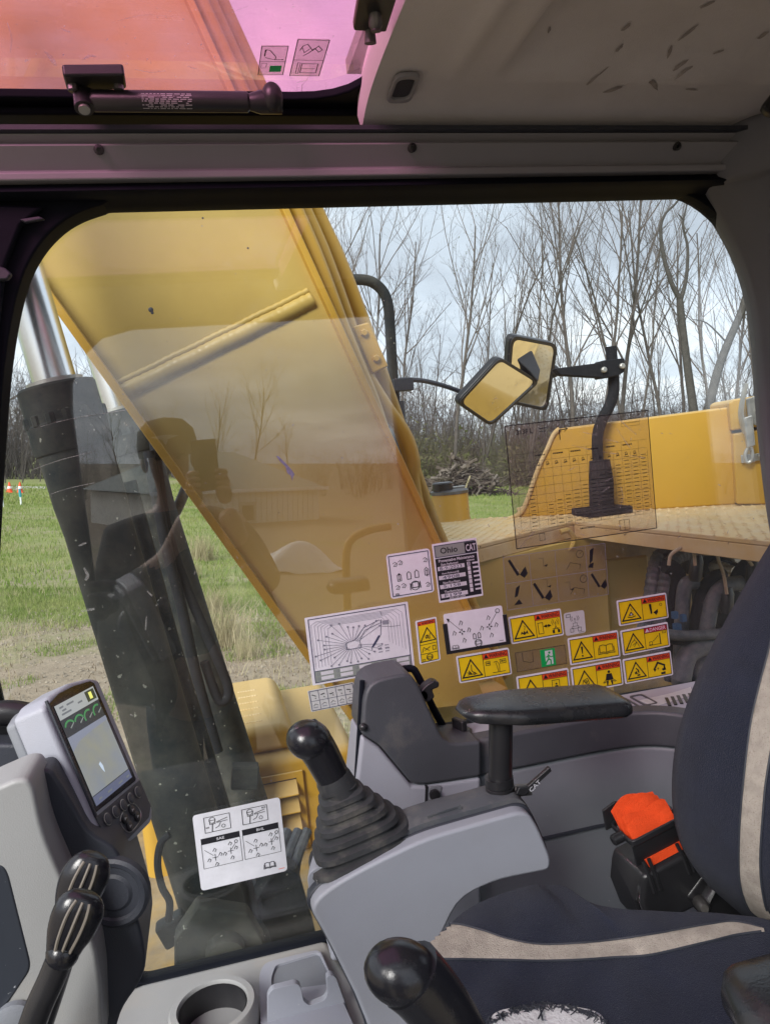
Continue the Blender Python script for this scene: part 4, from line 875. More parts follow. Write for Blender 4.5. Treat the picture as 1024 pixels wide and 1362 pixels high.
def strip(bv, A_, B_, off, n=80, m=12, out=1):
    A_ = spl([V(x, y, 0) for x, y in A_], 10); B_ = spl([V(x, y, 0) for x, y in B_], 10)
    def samp(L_, t): f = t * (len(L_) - 1); i = min(len(L_) - 2, int(f)); return lerp(L_[i], L_[i + 1], f - i)
    g = MB(); idx = {}
    for i in range(n + 1):
        for j in range(m + 1):
            s_ = lerp(samp(A_, i / n), samp(B_, i / n), j / m); h = onto(bv, s_.x, s_.y, off if 0 < j < m else off * .4)
            if h is not None: idx[i, j] = len(g.v); g.v.append(tuple(h))
    for i in range(n):
        for j in range(m):
            k = [(i, j), (i + 1, j), (i + 1, j + 1), (i, j + 1)]
            if all(q_ in idx for q_ in k): g.f.append(tuple(idx[q_] for q_ in k))
    return g
part(seat, 'cushion_stripe', strip(cbv, [(571, 1249), (580, 1238), (603, 1230), (640, 1238), (677, 1250), (722, 1257), (790, 1254), (865, 1244), (940, 1231), (977, 1227), (1015, 1236)],
     [(573, 1270), (584, 1276), (620, 1277), (677, 1278), (720, 1279), (764, 1278), (810, 1275), (865, 1271), (940, 1254), (977, 1245), (1016, 1240)], .0016), M['beige'], smooth=60)
def seam(bv, pts, n=6):
    q = [onto(bv, p.x, p.y, .0012) for p in spl([V(x, y, 0) for x, y in pts], n)]; q = [p for p in q if p is not None]
    return MB().tube(q, .0011, 6)
part(seat, 'cushion_seam', seam(cbv, [(563, 1259), (578, 1240), (603, 1230), (640, 1238), (677, 1250), (722, 1257), (790, 1254), (865, 1244), (940, 1231), (977, 1227), (1012, 1235)]), M['charcoal'])
part(seat, 'cushion_seam', seam(cbv, [(566, 1267), (582, 1276), (620, 1277), (677, 1278), (720, 1279), (764, 1278), (810, 1275), (865, 1271), (940, 1254), (977, 1245), (1012, 1240)]), M['charcoal'])
part(seat, 'foam_tear', strip(cbv, [(648, 1366), (656, 1350), (672, 1343), (700, 1339), (735, 1337), (765, 1340), (788, 1345), (800, 1352), (806, 1366)], [(648, 1420), (660, 1420), (680, 1420), (700, 1420), (735, 1420), (765, 1420), (785, 1420), (796, 1420), (806, 1420)], .002, 40, 10), M['foam'])
fr = MB()
for i in range(200):
    t = rng.random(); x = lerp(648, 806, t); y = 1366 - 28 * math.sin(math.pi * t) ** .6 + rng.uniform(-2, 3)
    a_ = onto(cbv, x, y, .001); b_ = onto(cbv, x + rng.uniform(-5, 5), y + rng.uniform(-2, 5), .003); e_ = onto(cbv, x + rng.uniform(-9, 9), y + rng.uniform(0, 8), .002)
    if a_ and b_ and e_: fr.tube([a_, b_, e_], rng.uniform(.00025, .0006), 4)
for x, y, x2, y2 in ((718, 1345, 722, 1364), (716, 1362, 724, 1347), (660, 1352, 668, 1364)):
    a_, b_ = onto(cbv, x, y, .005), onto(cbv, x2, y2, .005); fr.tube([a_, b_], .0008, 4)
part(seat, 'frayed_thread', fr, M['charcoal'], kind='stuff')
ya = .765
bs = [(1090, 640), (1060, 668), (1024, 722), (985, 788), (945, 862), (918, 922), (899, 985), (893, 1040), (896, 1090), (908, 1130), (932, 1163), (960, 1188), (985, 1205), (1008, 1218)]
bp = spl([P(x, y, ya) for x, y in bs], 4)
rings = []
for i, p in enumerate(bp):
    t = i / (len(bp) - 1); x, z = p.x, p.z
    k = .6 + .4 * math.sin(math.pi * min(1, t * 1.2))
    ring = [V(x + .15, ya - .02, z), V(x + .06, ya + .012, z), V(x + .015, ya + .008, z), V(x, ya, z), V(x - .006, ya - .02, z), V(x - .006, ya - .05, z), V(x + .004, ya - .09, z), V(x + .014, ya - .13, z), V(x + .022, ya - .2, z), V(x + .024, ya - .3, z), V(x + .01, ya - .42, z), V(x, ya - .5, z), V(x + .03, ya - .54, z), V(x + .15, ya - .54, z)]
    rings.append(ring)
bm_ = MB().loft(rings)
part(seat, 'backrest', bm_, M['navy'], smooth=60)
bbv = BVHTree.FromPolygons([Vector(v) for v in bm_.v], bm_.f)
part(seat, 'backrest_stripe', strip(bbv, [(1045, 760), (1024, 858), (1009, 915), (998, 965), (990, 1030), (985, 1085), (983, 1130), (984, 1170), (990, 1195), (997, 1210), (1010, 1221)],
     [(1075, 780), (1052, 870), (1038, 925), (1028, 985), (1019, 1040), (1015, 1085), (1012, 1130), (1012, 1165), (1016, 1195), (1022, 1213), (1030, 1222)], .0014, 70, 10), M['beige'], smooth=60)
part(seat, 'backrest_seam', seam(bbv, [(1045, 760), (1024, 858), (1009, 915), (998, 965), (990, 1030), (985, 1085), (983, 1130), (984, 1170), (990, 1195), (997, 1210)]), M['charcoal'])
part(seat, 'backrest_seam', seam(bbv, [(1052, 870), (1038, 925), (1028, 985), (1019, 1040), (1015, 1085), (1012, 1130), (1012, 1165), (1016, 1195), (1020, 1210)]), M['charcoal'])
part(seat, 'seat_hinge', MB().prism([P(x, y, .80) for x, y in ((912, 1195), (938, 1160), (960, 1180), (1060, 1250), (1060, 1290), (930, 1215))], (0, .03, 0)), M['black'], bev=.005)
part(seat, 'recliner_bolt', MB().lathe([(.008, 0), (.008, .02), (.005, .024)], P(928, 1198, .80), (-.3, -1, .2), 12), M['bolt'])
part(seat, 'belt_anchor', MB().tube([P(930, 1205, .8), P(945, 1175, .8), P(955, 1160, .81)], .012, 8, flat=.4), M['black'])
0 and part(seat, 'seat_rail_cover', MB().tube(spl([P(x, y, .775) for x, y in ((590, 1212), (604, 1199), (650, 1178), (700, 1166), (738, 1166), (760, 1179), (772, 1192))], 4), .004, 8), M['black'])
# seat belt retractor
re = thing('seat_belt_reel', 'black seat belt reel with bright orange webbing beside the seat', 'seat belt', P(870, 1198, .84))
Yr = .84
o_ = P(872, 1145, Yr); exr = (P(915, 1110, Yr) - P(820, 1160, Yr)).normalized(); ezr = V(-exr.z, 0, exr.x)
if ezr.z < 0: ezr = -ezr
def rc_(a_, b_, c_=0): return o_ + exr * a_ + ezr * b_ + V(0, c_, 0)
prof_ = [(-.054, -.058), (.056, -.058), (.058, -.012), (.048, .010), (.040, .020), (-.038, .020), (-.045, .010), (-.056, -.014)]
part(re, 'reel_cover', MB().loft([[rc_(x_ * k_, z_ * k_ - .004 * (1 - k_), y_) for x_, z_ in prof_] for y_, k_ in ((-.038, .90), (-.030, 1), (.034, 1))]), M['black'], bev=.009, seg=3)
for a_ in (-.030, -.022, .020, .027): part(re, 'cover_rib', MB().tube([rc_(a_, .034, -.032), rc_(a_ * 1.02, .017, -.038), rc_(a_ * 1.05, -.006, -.0395)], .0026, 6), M['black'])
part(re, 'guide_frame', MB().frame(rpoly([rc_(-.038, .058, -.034), rc_(.040, .058, -.034), rc_(.040, .058, .020), rc_(-.038, .058, .020)], .008), rpoly([rc_(-.034, .058, -.030), rc_(.036, .058, -.030), rc_(.036, .058, .016), rc_(-.034, .058, .016)], .006), ezr * .008), M['black'], bev=.0015)
part(re, 'guide_plate', MB().prism([rc_(-.037, .026, -.026), rc_(.039, .026, -.026), rc_(.040, .060, -.033), rc_(-.038, .060, -.033)], V(0, .003, 0)), M['black'], bev=.001)
part(re, 'buckle_tongue', MB().prism([rc_(-.044, .056, .02), rc_(-.040, .084, .02), rc_(-.020, .088, .02), rc_(.02, .060, .02)], V(0, .004, 0)), M['black'], bev=.001)
part(re, 'side_pin', MB().lathe([(.007, 0), (.007, .014), (.005, .016)], rc_(-.036, .062, -.01), -exr, 12), M['black'])
wbm = MB()
for i, (dy, hgt, sk) in enumerate(((-.026, .076, 0), (-.018, .082, .002), (-.010, .086, -.002), (-.002, .088, .001), (.006, .088, 0))):
    def wf(u, v, dy=dy, hgt=hgt, sk=sk):
        return rc_(lerp(-.031, .033, u) + sk, lerp(.05, hgt, v) + .004 * math.sin(u * 7 + i * 1.3) * v - .006 * (abs(u - .45) * 2) ** 3 * v, dy + .012 * v * v)
    wbm.grid(wf, 16, 8)
part(re, 'webbing', wbm, M['orange'], smooth=60, fix=False)
part(re, 'webbing_lower', MB().prism([rc_(-.024, .022, -.030), rc_(.028, .022, -.030), rc_(.030, .032, -.0275), rc_(-.026, .032, -.0275)], V(0, -.0015, 0)), M['orange'])

# ------------------------------------------------------------------ floor mouldings
fm = thing('floor_moulding', 'pale grey floor moulding with an open tray beside the front window corner', 'floor panel', P(400, 1400, 1.0))
zf_ = -.775
part(fm, 'moulding', MB().prism([PZ(150, 1322, zf_), PZ(190, 1306, zf_), PZ(435, 1247, zf_), PZ(470, 1300, zf_), PZ(560, 1500, zf_), PZ(100, 1500, zf_)], (0, 0, -.05)), M['greyw'], bev=.012, seg=3)
t0 = [PZ(x, y, zf_ + .012) for x, y in ((345, 1295), (352, 1280), (425, 1262), (470, 1362), (520, 1480), (350, 1480))]
part(fm, 'tray_body', MB().frame(rpoly(t0, .012, 4), rpoly([PZ(x, y, zf_ + .012) for x, y in ((361, 1300), (367, 1283), (424, 1266), (440, 1300), (442, 1308), (362, 1318))], .008, 4), (0, 0, -.05)), M['grey'], bev=.003)
part(fm, 'tray_front', MB().prism(rpoly([P(x, y, .975) for x, y in ((356, 1325), (362, 1316), (394, 1308), (400, 1312), (404, 1332), (412, 1338), (432, 1330), (436, 1322), (434, 1300), (440, 1296), (447, 1300), (490, 1420), (356, 1420))], .004, 3), (0, .010, 0)), M['grey'], bev=.003)
part(fm, 'tray_bottom', MB().prism([PZ(x, y, zf_ + .004) for x, y in ((355, 1340), (360, 1290), (428, 1270), (462, 1350), (470, 1380), (355, 1380))], (0, 0, .004)), M['mid'])
ch = thing('cup_holder', 'round grey cup holder with a notch in its rim', 'cup holder', PZ(285, 1340, zf_))
cH = PZ(283, 1336, -.735); rings = []
def arc(r_, z, a0=-64, a1=256, n=44): return [cH + V(r_ * math.cos(R(lerp(a0, a1, i / n))), r_ * math.sin(R(lerp(a0, a1, i / n))), z) for i in range(n + 1)]
part(ch, 'cup_ring', MB().loft([arc(.047, -.075), arc(.046, -.004), arc(.048, 0), arc(.056, 0), arc(.059, -.004), arc(.061, -.075)], closed=False), M['greyw'], smooth=40)
part(ch, 'cup_well', MB().lathe([(.0448, -.004), (.043, -.068), (.001, -.07)], cH, (0, 0, 1), 36, caps=False), M['black'])
for an in (-64, 256):
    c_, s_ = math.cos(R(an)), math.sin(R(an)); part(ch, 'notch_edge', MB().loft([[cH + V(r_ * c_, r_ * s_, z) for r_, z in ((.047, -.075), (.046, -.004), (.048, 0), (.056, 0), (.059, -.004), (.061, -.075))]] * 1 + [[cH + V(r_ * c_ + .0015 * s_, r_ * s_ - .0015 * c_, z) for r_, z in ((.047, -.075), (.046, -.004), (.048, 0), (.056, 0), (.059, -.004), (.061, -.075))]]), M['greyw'])
# ------------------------------------------------------------------ front console, monitor, levers
fcn = thing('front_console', 'pale grey front console with dark side cover under the monitor', 'control console', P(60, 1362, .78))
def fq(px, py, Y): return P(px, py, Y)
lp = [fq(x, y, .66) for x, y in ((-80, 1082), (-10, 1050), (22, 1036), (38, 1036), (46, 1050), (58, 1110), (84, 1170), (112, 1230), (128, 1262), (135, 1310), (138, 1400), (-80, 1400))]
part(fcn, 'front_face', MB().prism(rpoly(lp, [0, .01, .012, .012, .01, .02, .02, .02, .01, .01, 0, 0], 4), (0, .06, 0)), M['greyw'], bev=.008, seg=3)
dp = [fq(x, y, .70) for x, y in ((38, 1052), (34, 1040), (44, 1030), (66, 1020), (92, 1060), (120, 1110), (158, 1128), (168, 1170), (190, 1245), (195, 1285), (186, 1310), (160, 1345), (148, 1400), (132, 1400), (130, 1265), (86, 1170), (56, 1100))]
part(fcn, 'side_cover', MB().prism(rpoly(dp, [.005, .01, .01, .01, .02, .02, .02, .02, .02, .015, .02, .02, 0, 0, .01, .02, .02], 3), (0, .10, 0)), M['charcoal'], bev=.012, seg=3)
part(fcn, 'pivot_boss', MB().lathe([(.033, .004), (.033, -.003), (.030, -.005), (.026, -.004), (.024, -.002), (.018, -.002), (.015, -.004)], fq(152, 1186, .70), (.25, 1, 0), 30), M['charcoal'], smooth=30)
part(fcn, 'inset_panel', MB().prism(rpoly([fq(x, y, .659) for x, y in ((-80, 1130), (6, 1152), (12, 1164), (41, 1280), (40, 1292), (4, 1346), (-80, 1380))], [0, .006, .01, .008, .01, .01, 0], 3), (0, .004, 0)), pmat('speckled_inset', (.03, .035, .045), .3, var=.1, specks=(.3, .32, .34), sps=260, spt=.72), bev=.002)
part(fcn, 'foot_screw', MB().lathe([(.016, 0), (.016, -.006), (.010, -.008)], fq(22, 1354, .658), (0, 1, 0), 18), M['mid'])
part(fcn, 'monitor_arm', MB().prism([fq(x, y, .76) for x, y in ((-30, 990), (40, 990), (40, 1020), (14, 1034), (6, 1046), (-30, 1050))], (0, .03, 0)), M['charcoal'], bev=.004)
part(fcn, 'monitor_arm', MB().tube(spl([fq(x, y, .78) for x, y in ((-30, 953), (10, 947), (35, 950))], 4), .012, 10), M['black'])
part(fcn, 'arm_block', MB().prism([fq(x, y, .79) for x, y in ((-30, 958), (24, 962), (40, 985), (20, 1000), (-30, 1004))], (0, .03, 0)), M['black'], bev=.006)
part(fcn, 'mount_ball', MB().ball(fq(62, 1068, .75), (.022, .022, .030)), M['mid'])
mo = thing('monitor', 'grey machine monitor with a lit camera view and round buttons', 'monitor', V(-.13, .77, -.40))
TL = P(58, 934, .735); w_ = .11
r_ = mray(133, 899); a_ = r_.dot(r_); b_ = -2 * r_.dot(TL); c_ = TL.dot(TL) - w_ * w_
TR = r_ * ((-b_ + math.sqrt(b_ * b_ - 4 * a_ * c_)) / 2 / a_); e_ = TR - TL
r2 = mray(140, 1131); BLm = r2 * (TL.dot(e_) / r2.dot(e_)); dd = BLm - TL
nm = e_.cross(dd).normalized()
if nm.dot(TL) > 0: nm = -nm
def mp_(u, v, k=0, raw=False):
    if not raw and u >= .28: u = .04 + (u - .28) * 1.34
    return TL + e_ * u + dd * v + nm * k
outl = [(0, .03), (.15, -.02), (.5, -.045), (.85, -.02), (1, .02), (1.0, .5), (1.0, 1.04), (.9, 1.10), (.55, 1.10), (.2, 1.06), (0, 1.0)]
outl = [(p.x, p.y) for p in rpoly([V(u, v, 0) for u, v in outl], .03, 3)]
part(mo, 'case', MB().prism([mp_(u, v, -.002, True) for u, v in outl], -nm * .034), M['grey'], bev=.005, seg=3)
cm_ = [(lerp(.5, u, .93), lerp(.5, v, .95)) for u, v in outl]
part(mo, 'back_shell', MB().prism([mp_(u, v, -.036, True) for u, v in cm_], -nm * .012), M['mid'], bev=.004)
for v in (.38, .66, .86): part(mo, 'case_screw', MB().lathe([(.0028, 0), (.0028, .0015)], mp_(-.001, v, -.028) - e_.normalized() * .0005, -e_, 8), M['steel'])
gl2 = [(.30, .03), (.45, -.008), (.65, -.012), (.86, .005), (.90, .03), (.92, .775), (.90, .785), (.32, .775), (.30, .76)]
part(mo, 'screen_glass', MB().prism([mp_(u, v, -.0018) for u, v in gl2], nm * .001), M['mglass'], smooth=20)
part(mo, 'bezel_edge', MB().prism([mp_(u, v, -.0019) for u, v in ((.285, .0), (.30, .0), (.315, .80), (.30, .80))], nm * .0024), M['charcoal'])
def emis(name, col, st, col2=None, sc=30):
    m, nt, out = newmat(name); c = c4(col)
    em = N(nt, 'ShaderNodeEmission', {'Color': c, 'Strength': st})
    if col2:
        ob = N(nt, 'ShaderNodeTexCoord').outputs['Object']; nz = N(nt, 'ShaderNodeTexNoise', {'Vector': ob, 'Scale': sc, 'Detail': 4})
        r1 = N(nt, 'ShaderNodeMapRange', {'Value': nz.outputs['Fac'], 'From Min': .35, 'From Max': .65})
        mx = N(nt, 'ShaderNodeMix', {0: r1.outputs[0], 6: c, 7: c4(col2)}, data_type='RGBA'); nt.links.new(mx.outputs[2], em.inputs[0])
    gl_ = N(nt, 'ShaderNodeBsdfGlossy', {'Color': (.05, .05, .05, 1), 'Roughness': .1}); ad = N(nt, 'ShaderNodeAddShader', {0: em.outputs[0], 1: gl_.outputs[0]})
    nt.links.new(ad.outputs[0], out.inputs[0]); return m
def quad(pts, k=-.0004): return MB().poly([mp_(u, v, k) for u, v in pts])
scr = part(mo, 'screen', quad([(.34, .06), (.86, .05), (.87, .745), (.345, .745)]), emis('screen_base', (.05, .055, .06), .5), smooth=0)
part(scr, 'status_bar', quad([(.34, .055), (.86, .045), (.862, .145), (.342, .155)], -.0001), emis('screen_white', (.55, .58, .58), .38), smooth=0)
td = MB()
for v0_, us in ((.075, ((.38, .43), (.47, .56))), (.098, ((.40, .45), (.60, .66))), (.12, ((.38, .50),)), (.715, ((.40, .44), (.52, .58), (.68, .74), (.80, .84)))):
    for u0_, u1_ in us: td.poly([mp_(u0_, v0_, .0003), mp_(u1_, v0_ - .002, .0003), mp_(u1_, v0_ + .010, .0003), mp_(u0_, v0_ + .012, .0003)])
part(scr, 'readout', td, emis('screen_grey', (.25, .27, .29), .35), smooth=0, kind='stuff')
part(scr, 'hour_badge', quad([(.72, .058), (.845, .056), (.846, .13), (.722, .132)], .0002), emis('screen_badge', (.06, .07, .05), .5), smooth=0)
one = MB(); aa, ff1 = textmesh('1'); one.add([mp_(lerp(.76, .80, x), lerp(.118, .07, y), .0005) for x, y in aa], ff1)
part(scr, 'badge_digit', one, emis('screen_yellow', (.6, .6, .15), .8), smooth=0, fix=False)
gg = MB(); ga = MB()
for i in range(4):
    cx_ = .42 + .125 * i; a0_, a1_ = (200, 330) if i < 2 else (160, 300)
    for k in range(10):
        t0_, t1_ = R(lerp(a0_, a1_, k / 10)), R(lerp(a0_, a1_, (k + 1) / 10)); 
        gg.poly([mp_(cx_ + rr_ * 1.5 * math.cos(t), .225 + rr_ * 1.15 * math.sin(t) - .012 * i * .2, .0002) for t, rr_ in ((t0_, .034), (t1_, .034), (t1_, .046), (t0_, .046))])
    ga.poly([mp_(cx_ - .01, .225, .0004), mp_(cx_ + .05, .20, .0004), mp_(cx_ + .052, .207, .0004), mp_(cx_, .233, .0004)])
part(scr, 'gauge', gg, emis('screen_green', (.10, .36, .14), .38), smooth=0); part(scr, 'gauge_needle', ga, emis('screen_dark', (.25, .28, .26), .5), smooth=0)
part(scr, 'camera_view', quad([(.342, .275), (.862, .268), (.869, .68), (.346, .68)], -.0001), emis('screen_cam', (.30, .33, .38), .42, (.36, .37, .31), 28), smooth=0)
part(scr, 'camera_edge', quad([(.342, .37), (.45, .33), (.63, .31), (.863, .30), (.862, .268), (.342, .275)], .0001), emis('screen_cam_sky', (.31, .34, .43), .42), smooth=0)
part(scr, 'bright_spot', quad([(.55, .53), (.575, .52), (.59, .555), (.58, .60), (.56, .565)], .0003), emis('screen_spot', (.65, .78, .95), .45), smooth=0)
part(scr, 'menu_bar', quad([(.346, .685), (.869, .685), (.87, .745), (.347, .745)], .0001), emis('screen_blue', (.16, .18, .28), .4), smooth=0)
part(mo, 'key_panel', MB().prism([mp_(u, v, -.0018) for u, v in ((.30, .80), (.96, .80), (.965, 1.0), (.88, 1.055), (.55, 1.06), (.34, 1.04))], nm * .0012), M['dark'], bev=.0004)
for i in range(5):
    u = .40 + .115 * i
    bt = part(mo, 'button', MB().lathe([(.0052, 0), (.0052, .0022), (.0044, .0026)], mp_(u, .858, -.0006), nm, 16), M['dark'])
    part(bt, 'button_ring', MB().lathe([(.0054, .0008), (.0060, .0010), (.0060, .0014), (.0052, .0016)], mp_(u, .858, -.0006), nm, 16, caps=False), M['steel'])
for u, v in ((.58, .935), (.70, .925), (.60, .998), (.73, .985)):
    bt = part(mo, 'arrow_key', MB().lathe([(.0050, 0), (.0050, .0018), (.0043, .0022)], mp_(u, v, -.0006), nm, 16), M['black'])
    part(bt, 'arrow', MB().poly([mp_(u - .018, v + .008, .0018), mp_(u + .02, v, .0018), mp_(u - .012, v - .010, .0018)]), M['offwhite'], smooth=0)
part(mo, 'key_outline', MB().tube(spl([mp_(u, v, -.0004) for u, v in ((.53, .93), (.60, .895), (.72, .885), (.785, .925), (.80, .985), (.74, 1.025), (.60, 1.035), (.54, .995))], 5, True), .0006, 5), M['steel'])
part(mo, 'neck', MB().tube([mp_(.3, .72, -.04), mp_(.25, .85, -.06), P(70, 1075, .76)], .018, 12), M['mid'])
lg = 'travel levers'
def lever(lab_, pts, rods, Y, wpx):
    t = thing('travel_lever', lab_, 'lever', P(*rods[-1], Y), lg)
    ax_ = spl([P(x, y, Y) for x, y in pts], 6); m_ = len(ax_) - 1
    rad = [wpx * f * Y / 1000 for f in (.26, .40, .49, .54, .56, .56, .55, .53, .50, .46, .42, .39, .36)]
    def rad_at(t_): f = t_ * (len(rad) - 1); i = min(len(rad) - 2, int(f)); return lerp(rad[i], rad[i + 1], f - i)
    part(t, 'grip', MB().tube(ax_, [rad_at(i / m_) for i in range(m_ + 1)], 24, flat=.62, ref=(0, 1, 0)), M['knob'])
    rb_ = MB()
    for s_ in (-.52, -.05, .42):
        pp = []
        for i in range(2, m_ - 3):
            d = (ax_[i + 1] - ax_[i - 1]).normalized(); sd_ = d.cross(V(0, 1, 0)).normalized(); r__ = rad_at(i / m_)
            pp.append(ax_[i] + sd_ * r__ * s_ * .8 - V(0, 1, 0) * r__ * .62 * math.sqrt(1 - (s_ * .8) ** 2))
        rb_.tube(pp, .0013, 6)
    part(t, 'grip_rib', rb_, M['ribm'])
    part(t, 'collar', MB().ball(P(*pts[-1], Y), wpx * .37 * Y / 1000, 16, 10), M['knob'])
    part(t, 'rod', MB().tube(spl([P(x, y, Y) for x, y in rods], 5), .0105 * Y / .6, 12), M['black'])
lever('rear travel lever grip leaning behind the other, under the monitor', ((126, 1136), (117, 1158), (108, 1180), (100, 1204), (94, 1228)), ((96, 1215), (88, 1250), (70, 1310), (40, 1400)), .62, 54)
lever('front travel lever grip, lower and nearer of the pair', ((116, 1188), (108, 1206), (99, 1228), (90, 1250), (84, 1268)), ((88, 1255), (70, 1300), (50, 1345), (25, 1420)), .56, 57)
# ------------------------------------------------------------------ stickers on the window
GW = 'warning stickers on the window'; GS = 'other stickers on the window'
def sticker(name, label, TL, TR, BL, group=GS, back='white', r=.07, Y=YG - .0008, backing=True):
    f = Flat(P(*TL, Y), P(*TR, Y), P(*BL, Y))
    t = thing(name, label, 'sticker', P(*BL, Y), group)
    if backing: f.rrect('backing', M[back], 0, 0, 1, 1, r)
    f.root = t; return f
INK = M['ink']
def dash(f, nm, mat, u0, v0, u1, v1, k=2):                   # a run of print too small to read
    u = u0
    while u < u1 - .002:
        d = rng.uniform(.25, 1) * (v1 - v0) * f.h / f.w * 1.6
        f.rect(nm, mat, u, v0, min(u + d, u1), v1, k); u += d + .35 * (v1 - v0) * f.h / f.w
def bookicon(f, u, v, s, t=.0008, nm='symbol'):
    a = f.w / f.h
    q = lambda x, y: (u + x * s, v + y * s * a)
    f.line(nm, INK, [q(-1, -.5), q(-.5, -.6), q(0, -.45), q(.5, -.6), q(1, -.5), q(1, .5), q(.5, .42), q(0, .55), q(-.5, .42), q(-1, .5)], t, 3, True)
    f.line(nm, INK, [q(0, -.45), q(0, .55)], t, 3); f.line(nm, INK, [q(-1.15, -.2), q(-1.25, .7), q(-.4, .62), q(0, .75), q(.4, .62), q(1.25, .7), q(1.15, -.2)], t, 3)
def arrowhead(f, nm, u, v, du, dv, s, k=3):
    L = math.hypot(du * f.w, dv * f.h); ux, uy = du / L, dv / L; px_, py_ = -dv * f.h / L / f.w, du * f.w / L / f.h
    f.poly(nm, INK, [(u, v), (u - ux * s + px_ * s * .5, v - uy * s + py_ * s * .5), (u - ux * s - px_ * s * .5, v - uy * s - py_ * s * .5)], k)
def fig(f, pts, t=.0022, nm='symbol', k=3): f.line(nm, INK, pts, t, k)
def blob(f, pts, nm='symbol', k=3): f.poly(nm, INK, pts, k)
def warn(label, TL, TR, BL, tri, right, word='WARNING', vert=False):
    f = sticker('warning_sticker', label, TL, TR, BL, GW)
    if vert:
        f.rect('yellow_field', M['yel'], .09, .04, .91, .96, 1); f.rect('header', M['org'], .09, .04, .91, .13, 2)
        f.box('border', INK, .09, .04, .91, .96, .0009, 3); f.line('border', INK, [(.09, .57), (.91, .57)], .0008, 3); f.line('border', INK, [(.09, .78), (.91, .78)], .0008, 3)
        f.text('lettering', INK, word, .26, .055, .86, .12, 3); f.poly('lettering', INK, [(.13, .12), (.175, .055), (.22, .12)], 3)
        T = [(.14, .50), (.5, .20), (.86, .50)]
    else:
        hm = M['red'] if word == 'DANGER' else M['org']; tm = M['white'] if word == 'DANGER' else INK
        f.rect('yellow_field', M['yel'], .035, .075, .965, .925, 1); f.rect('header', hm, .485, .075, .965, .29, 2)
        f.box('border', INK, .035, .075, .965, .925, .0011, 3); f.line('border', INK, [(.485, .075), (.485, .925)], .0009, 3); f.line('border', INK, [(.485, .29), (.965, .29)], .0006, 3)
        f.text('lettering', tm, word, .605, .11, .94, .255, 3); f.poly('lettering', tm, [(.505, .255), (.55, .10), (.595, .255)], 3); f.line('lettering', hm, [(.55, .15), (.55, .21)], .0007, 4)
        T = [(.075, .82), (.255, .21), (.435, .82)]
    f.line('triangle', INK, T, .0022 if not vert else .0016, 3, True)
    f.hm = None; tri(f); right(f); f.finish(f.root); return f
def t_fire(f): blob(f, [(.19, .72), (.21, .60), (.24, .66), (.26, .58), (.285, .66), (.32, .58), (.33, .72), (.30, .68), (.26, .74), (.22, .68)]); fig(f, [(.27, .55), (.285, .45), (.27, .40)], .0008)
def r_keep(f):
    f.box('symbol', INK, .53, .40, .62, .80, .0009, 3); fig(f, [(.65, .55), (.76, .55)], .0016)
    arrowhead(f, 'symbol', .78, .55, 1, 0, .006); arrowhead(f, 'symbol', .63, .55, -1, 0, .006)
    fig(f, [(.86, .45), (.86, .62), (.80, .80)], .001); fig(f, [(.86, .62), (.92, .80)], .001); fig(f, [(.80, .70), (.92, .70)], .001)
    for s_ in (-1, 1):
        fig(f, [(.86 + s_ * .025, .38), (.86 + s_ * .04, .45), (.86 + s_ * .025, .52)], .0007); fig(f, [(.86 + s_ * .05, .34), (.86 + s_ * .07, .45), (.86 + s_ * .05, .56)], .0007)
    blob(f, [(.79, .74), (.83, .74), (.83, .86), (.79, .86)]); blob(f, [(.89, .74), (.93, .74), (.93, .86), (.89, .86)])
def t_tip(f): fig(f, [(.255, .40), (.25, .62), (.32, .72)], .0012); fig(f, [(.17, .66), (.24, .72), (.20, .60)], .0014); f.circ('symbol', INK, .215, .70, .022, .001, 3, 9); f.circ('symbol', INK, .295, .72, .02, .001, 3, 9); fig(f, [(.17, .74), (.34, .74)], .001)
def r_code(f):
    f.box('symbol', INK, .53, .38, .61, .52, .0008, 3); f.box('symbol', INK, .80, .38, .91, .52, .0008, 3); dash(f, 'print', INK, .545, .42, .60, .47, 3); dash(f, 'print', INK, .82, .42, .90, .47, 3)
    fig(f, [(.64, .82), (.88, .82)], .0008); fig(f, [(.68, .44), (.74, .42), (.78, .55), (.77, .82)], .0008); fig(f, [(.72, .46), (.75, .82)], .0008)
def t_exc(f): blob(f, [(.235, .38), (.275, .38), (.262, .64), (.248, .64)]); f.circ('symbol', INK, .255, .72, .018, 0, 3, 10, True)
def r_book(f): bookicon(f, .73, .60, .13, .0011)
def t_belt(f): fig(f, [(.19, .74), (.22, .56), (.30, .50), (.33, .70), (.25, .76), (.19, .74)], .001); fig(f, [(.22, .56), (.27, .70), (.31, .58)], .001); f.circ('symbol', INK, .26, .62, .02, .001, 3, 8)
def r_belt(f):
    f.circ('symbol', INK, .73, .40, .026, 0, 3, 12, True); blob(f, [(.68, .47), (.78, .47), (.81, .72), (.65, .72)])
    fig(f, [(.62, .80), (.70, .74)], .0012); fig(f, [(.84, .80), (.76, .74)], .0012); blob(f, [(.67, .76), (.71, .76), (.69, .90), (.67, .90)]); blob(f, [(.75, .76), (.79, .76), (.79, .90), (.77, .90)])
    fig(f, [(.60, .79), (.66, .70)], .0009); fig(f, [(.86, .79), (.80, .70)], .0009)
def t_bucket(f): blob(f, [(.20, .66), (.255, .50), (.31, .66)]); f.circ('backing', M['yel'], .255, .61, .018, 0, 4, 9, True); fig(f, [(.19, .70), (.25, .74), (.33, .70)], .0014); fig(f, [(.26, .38), (.28, .48)], .0009)
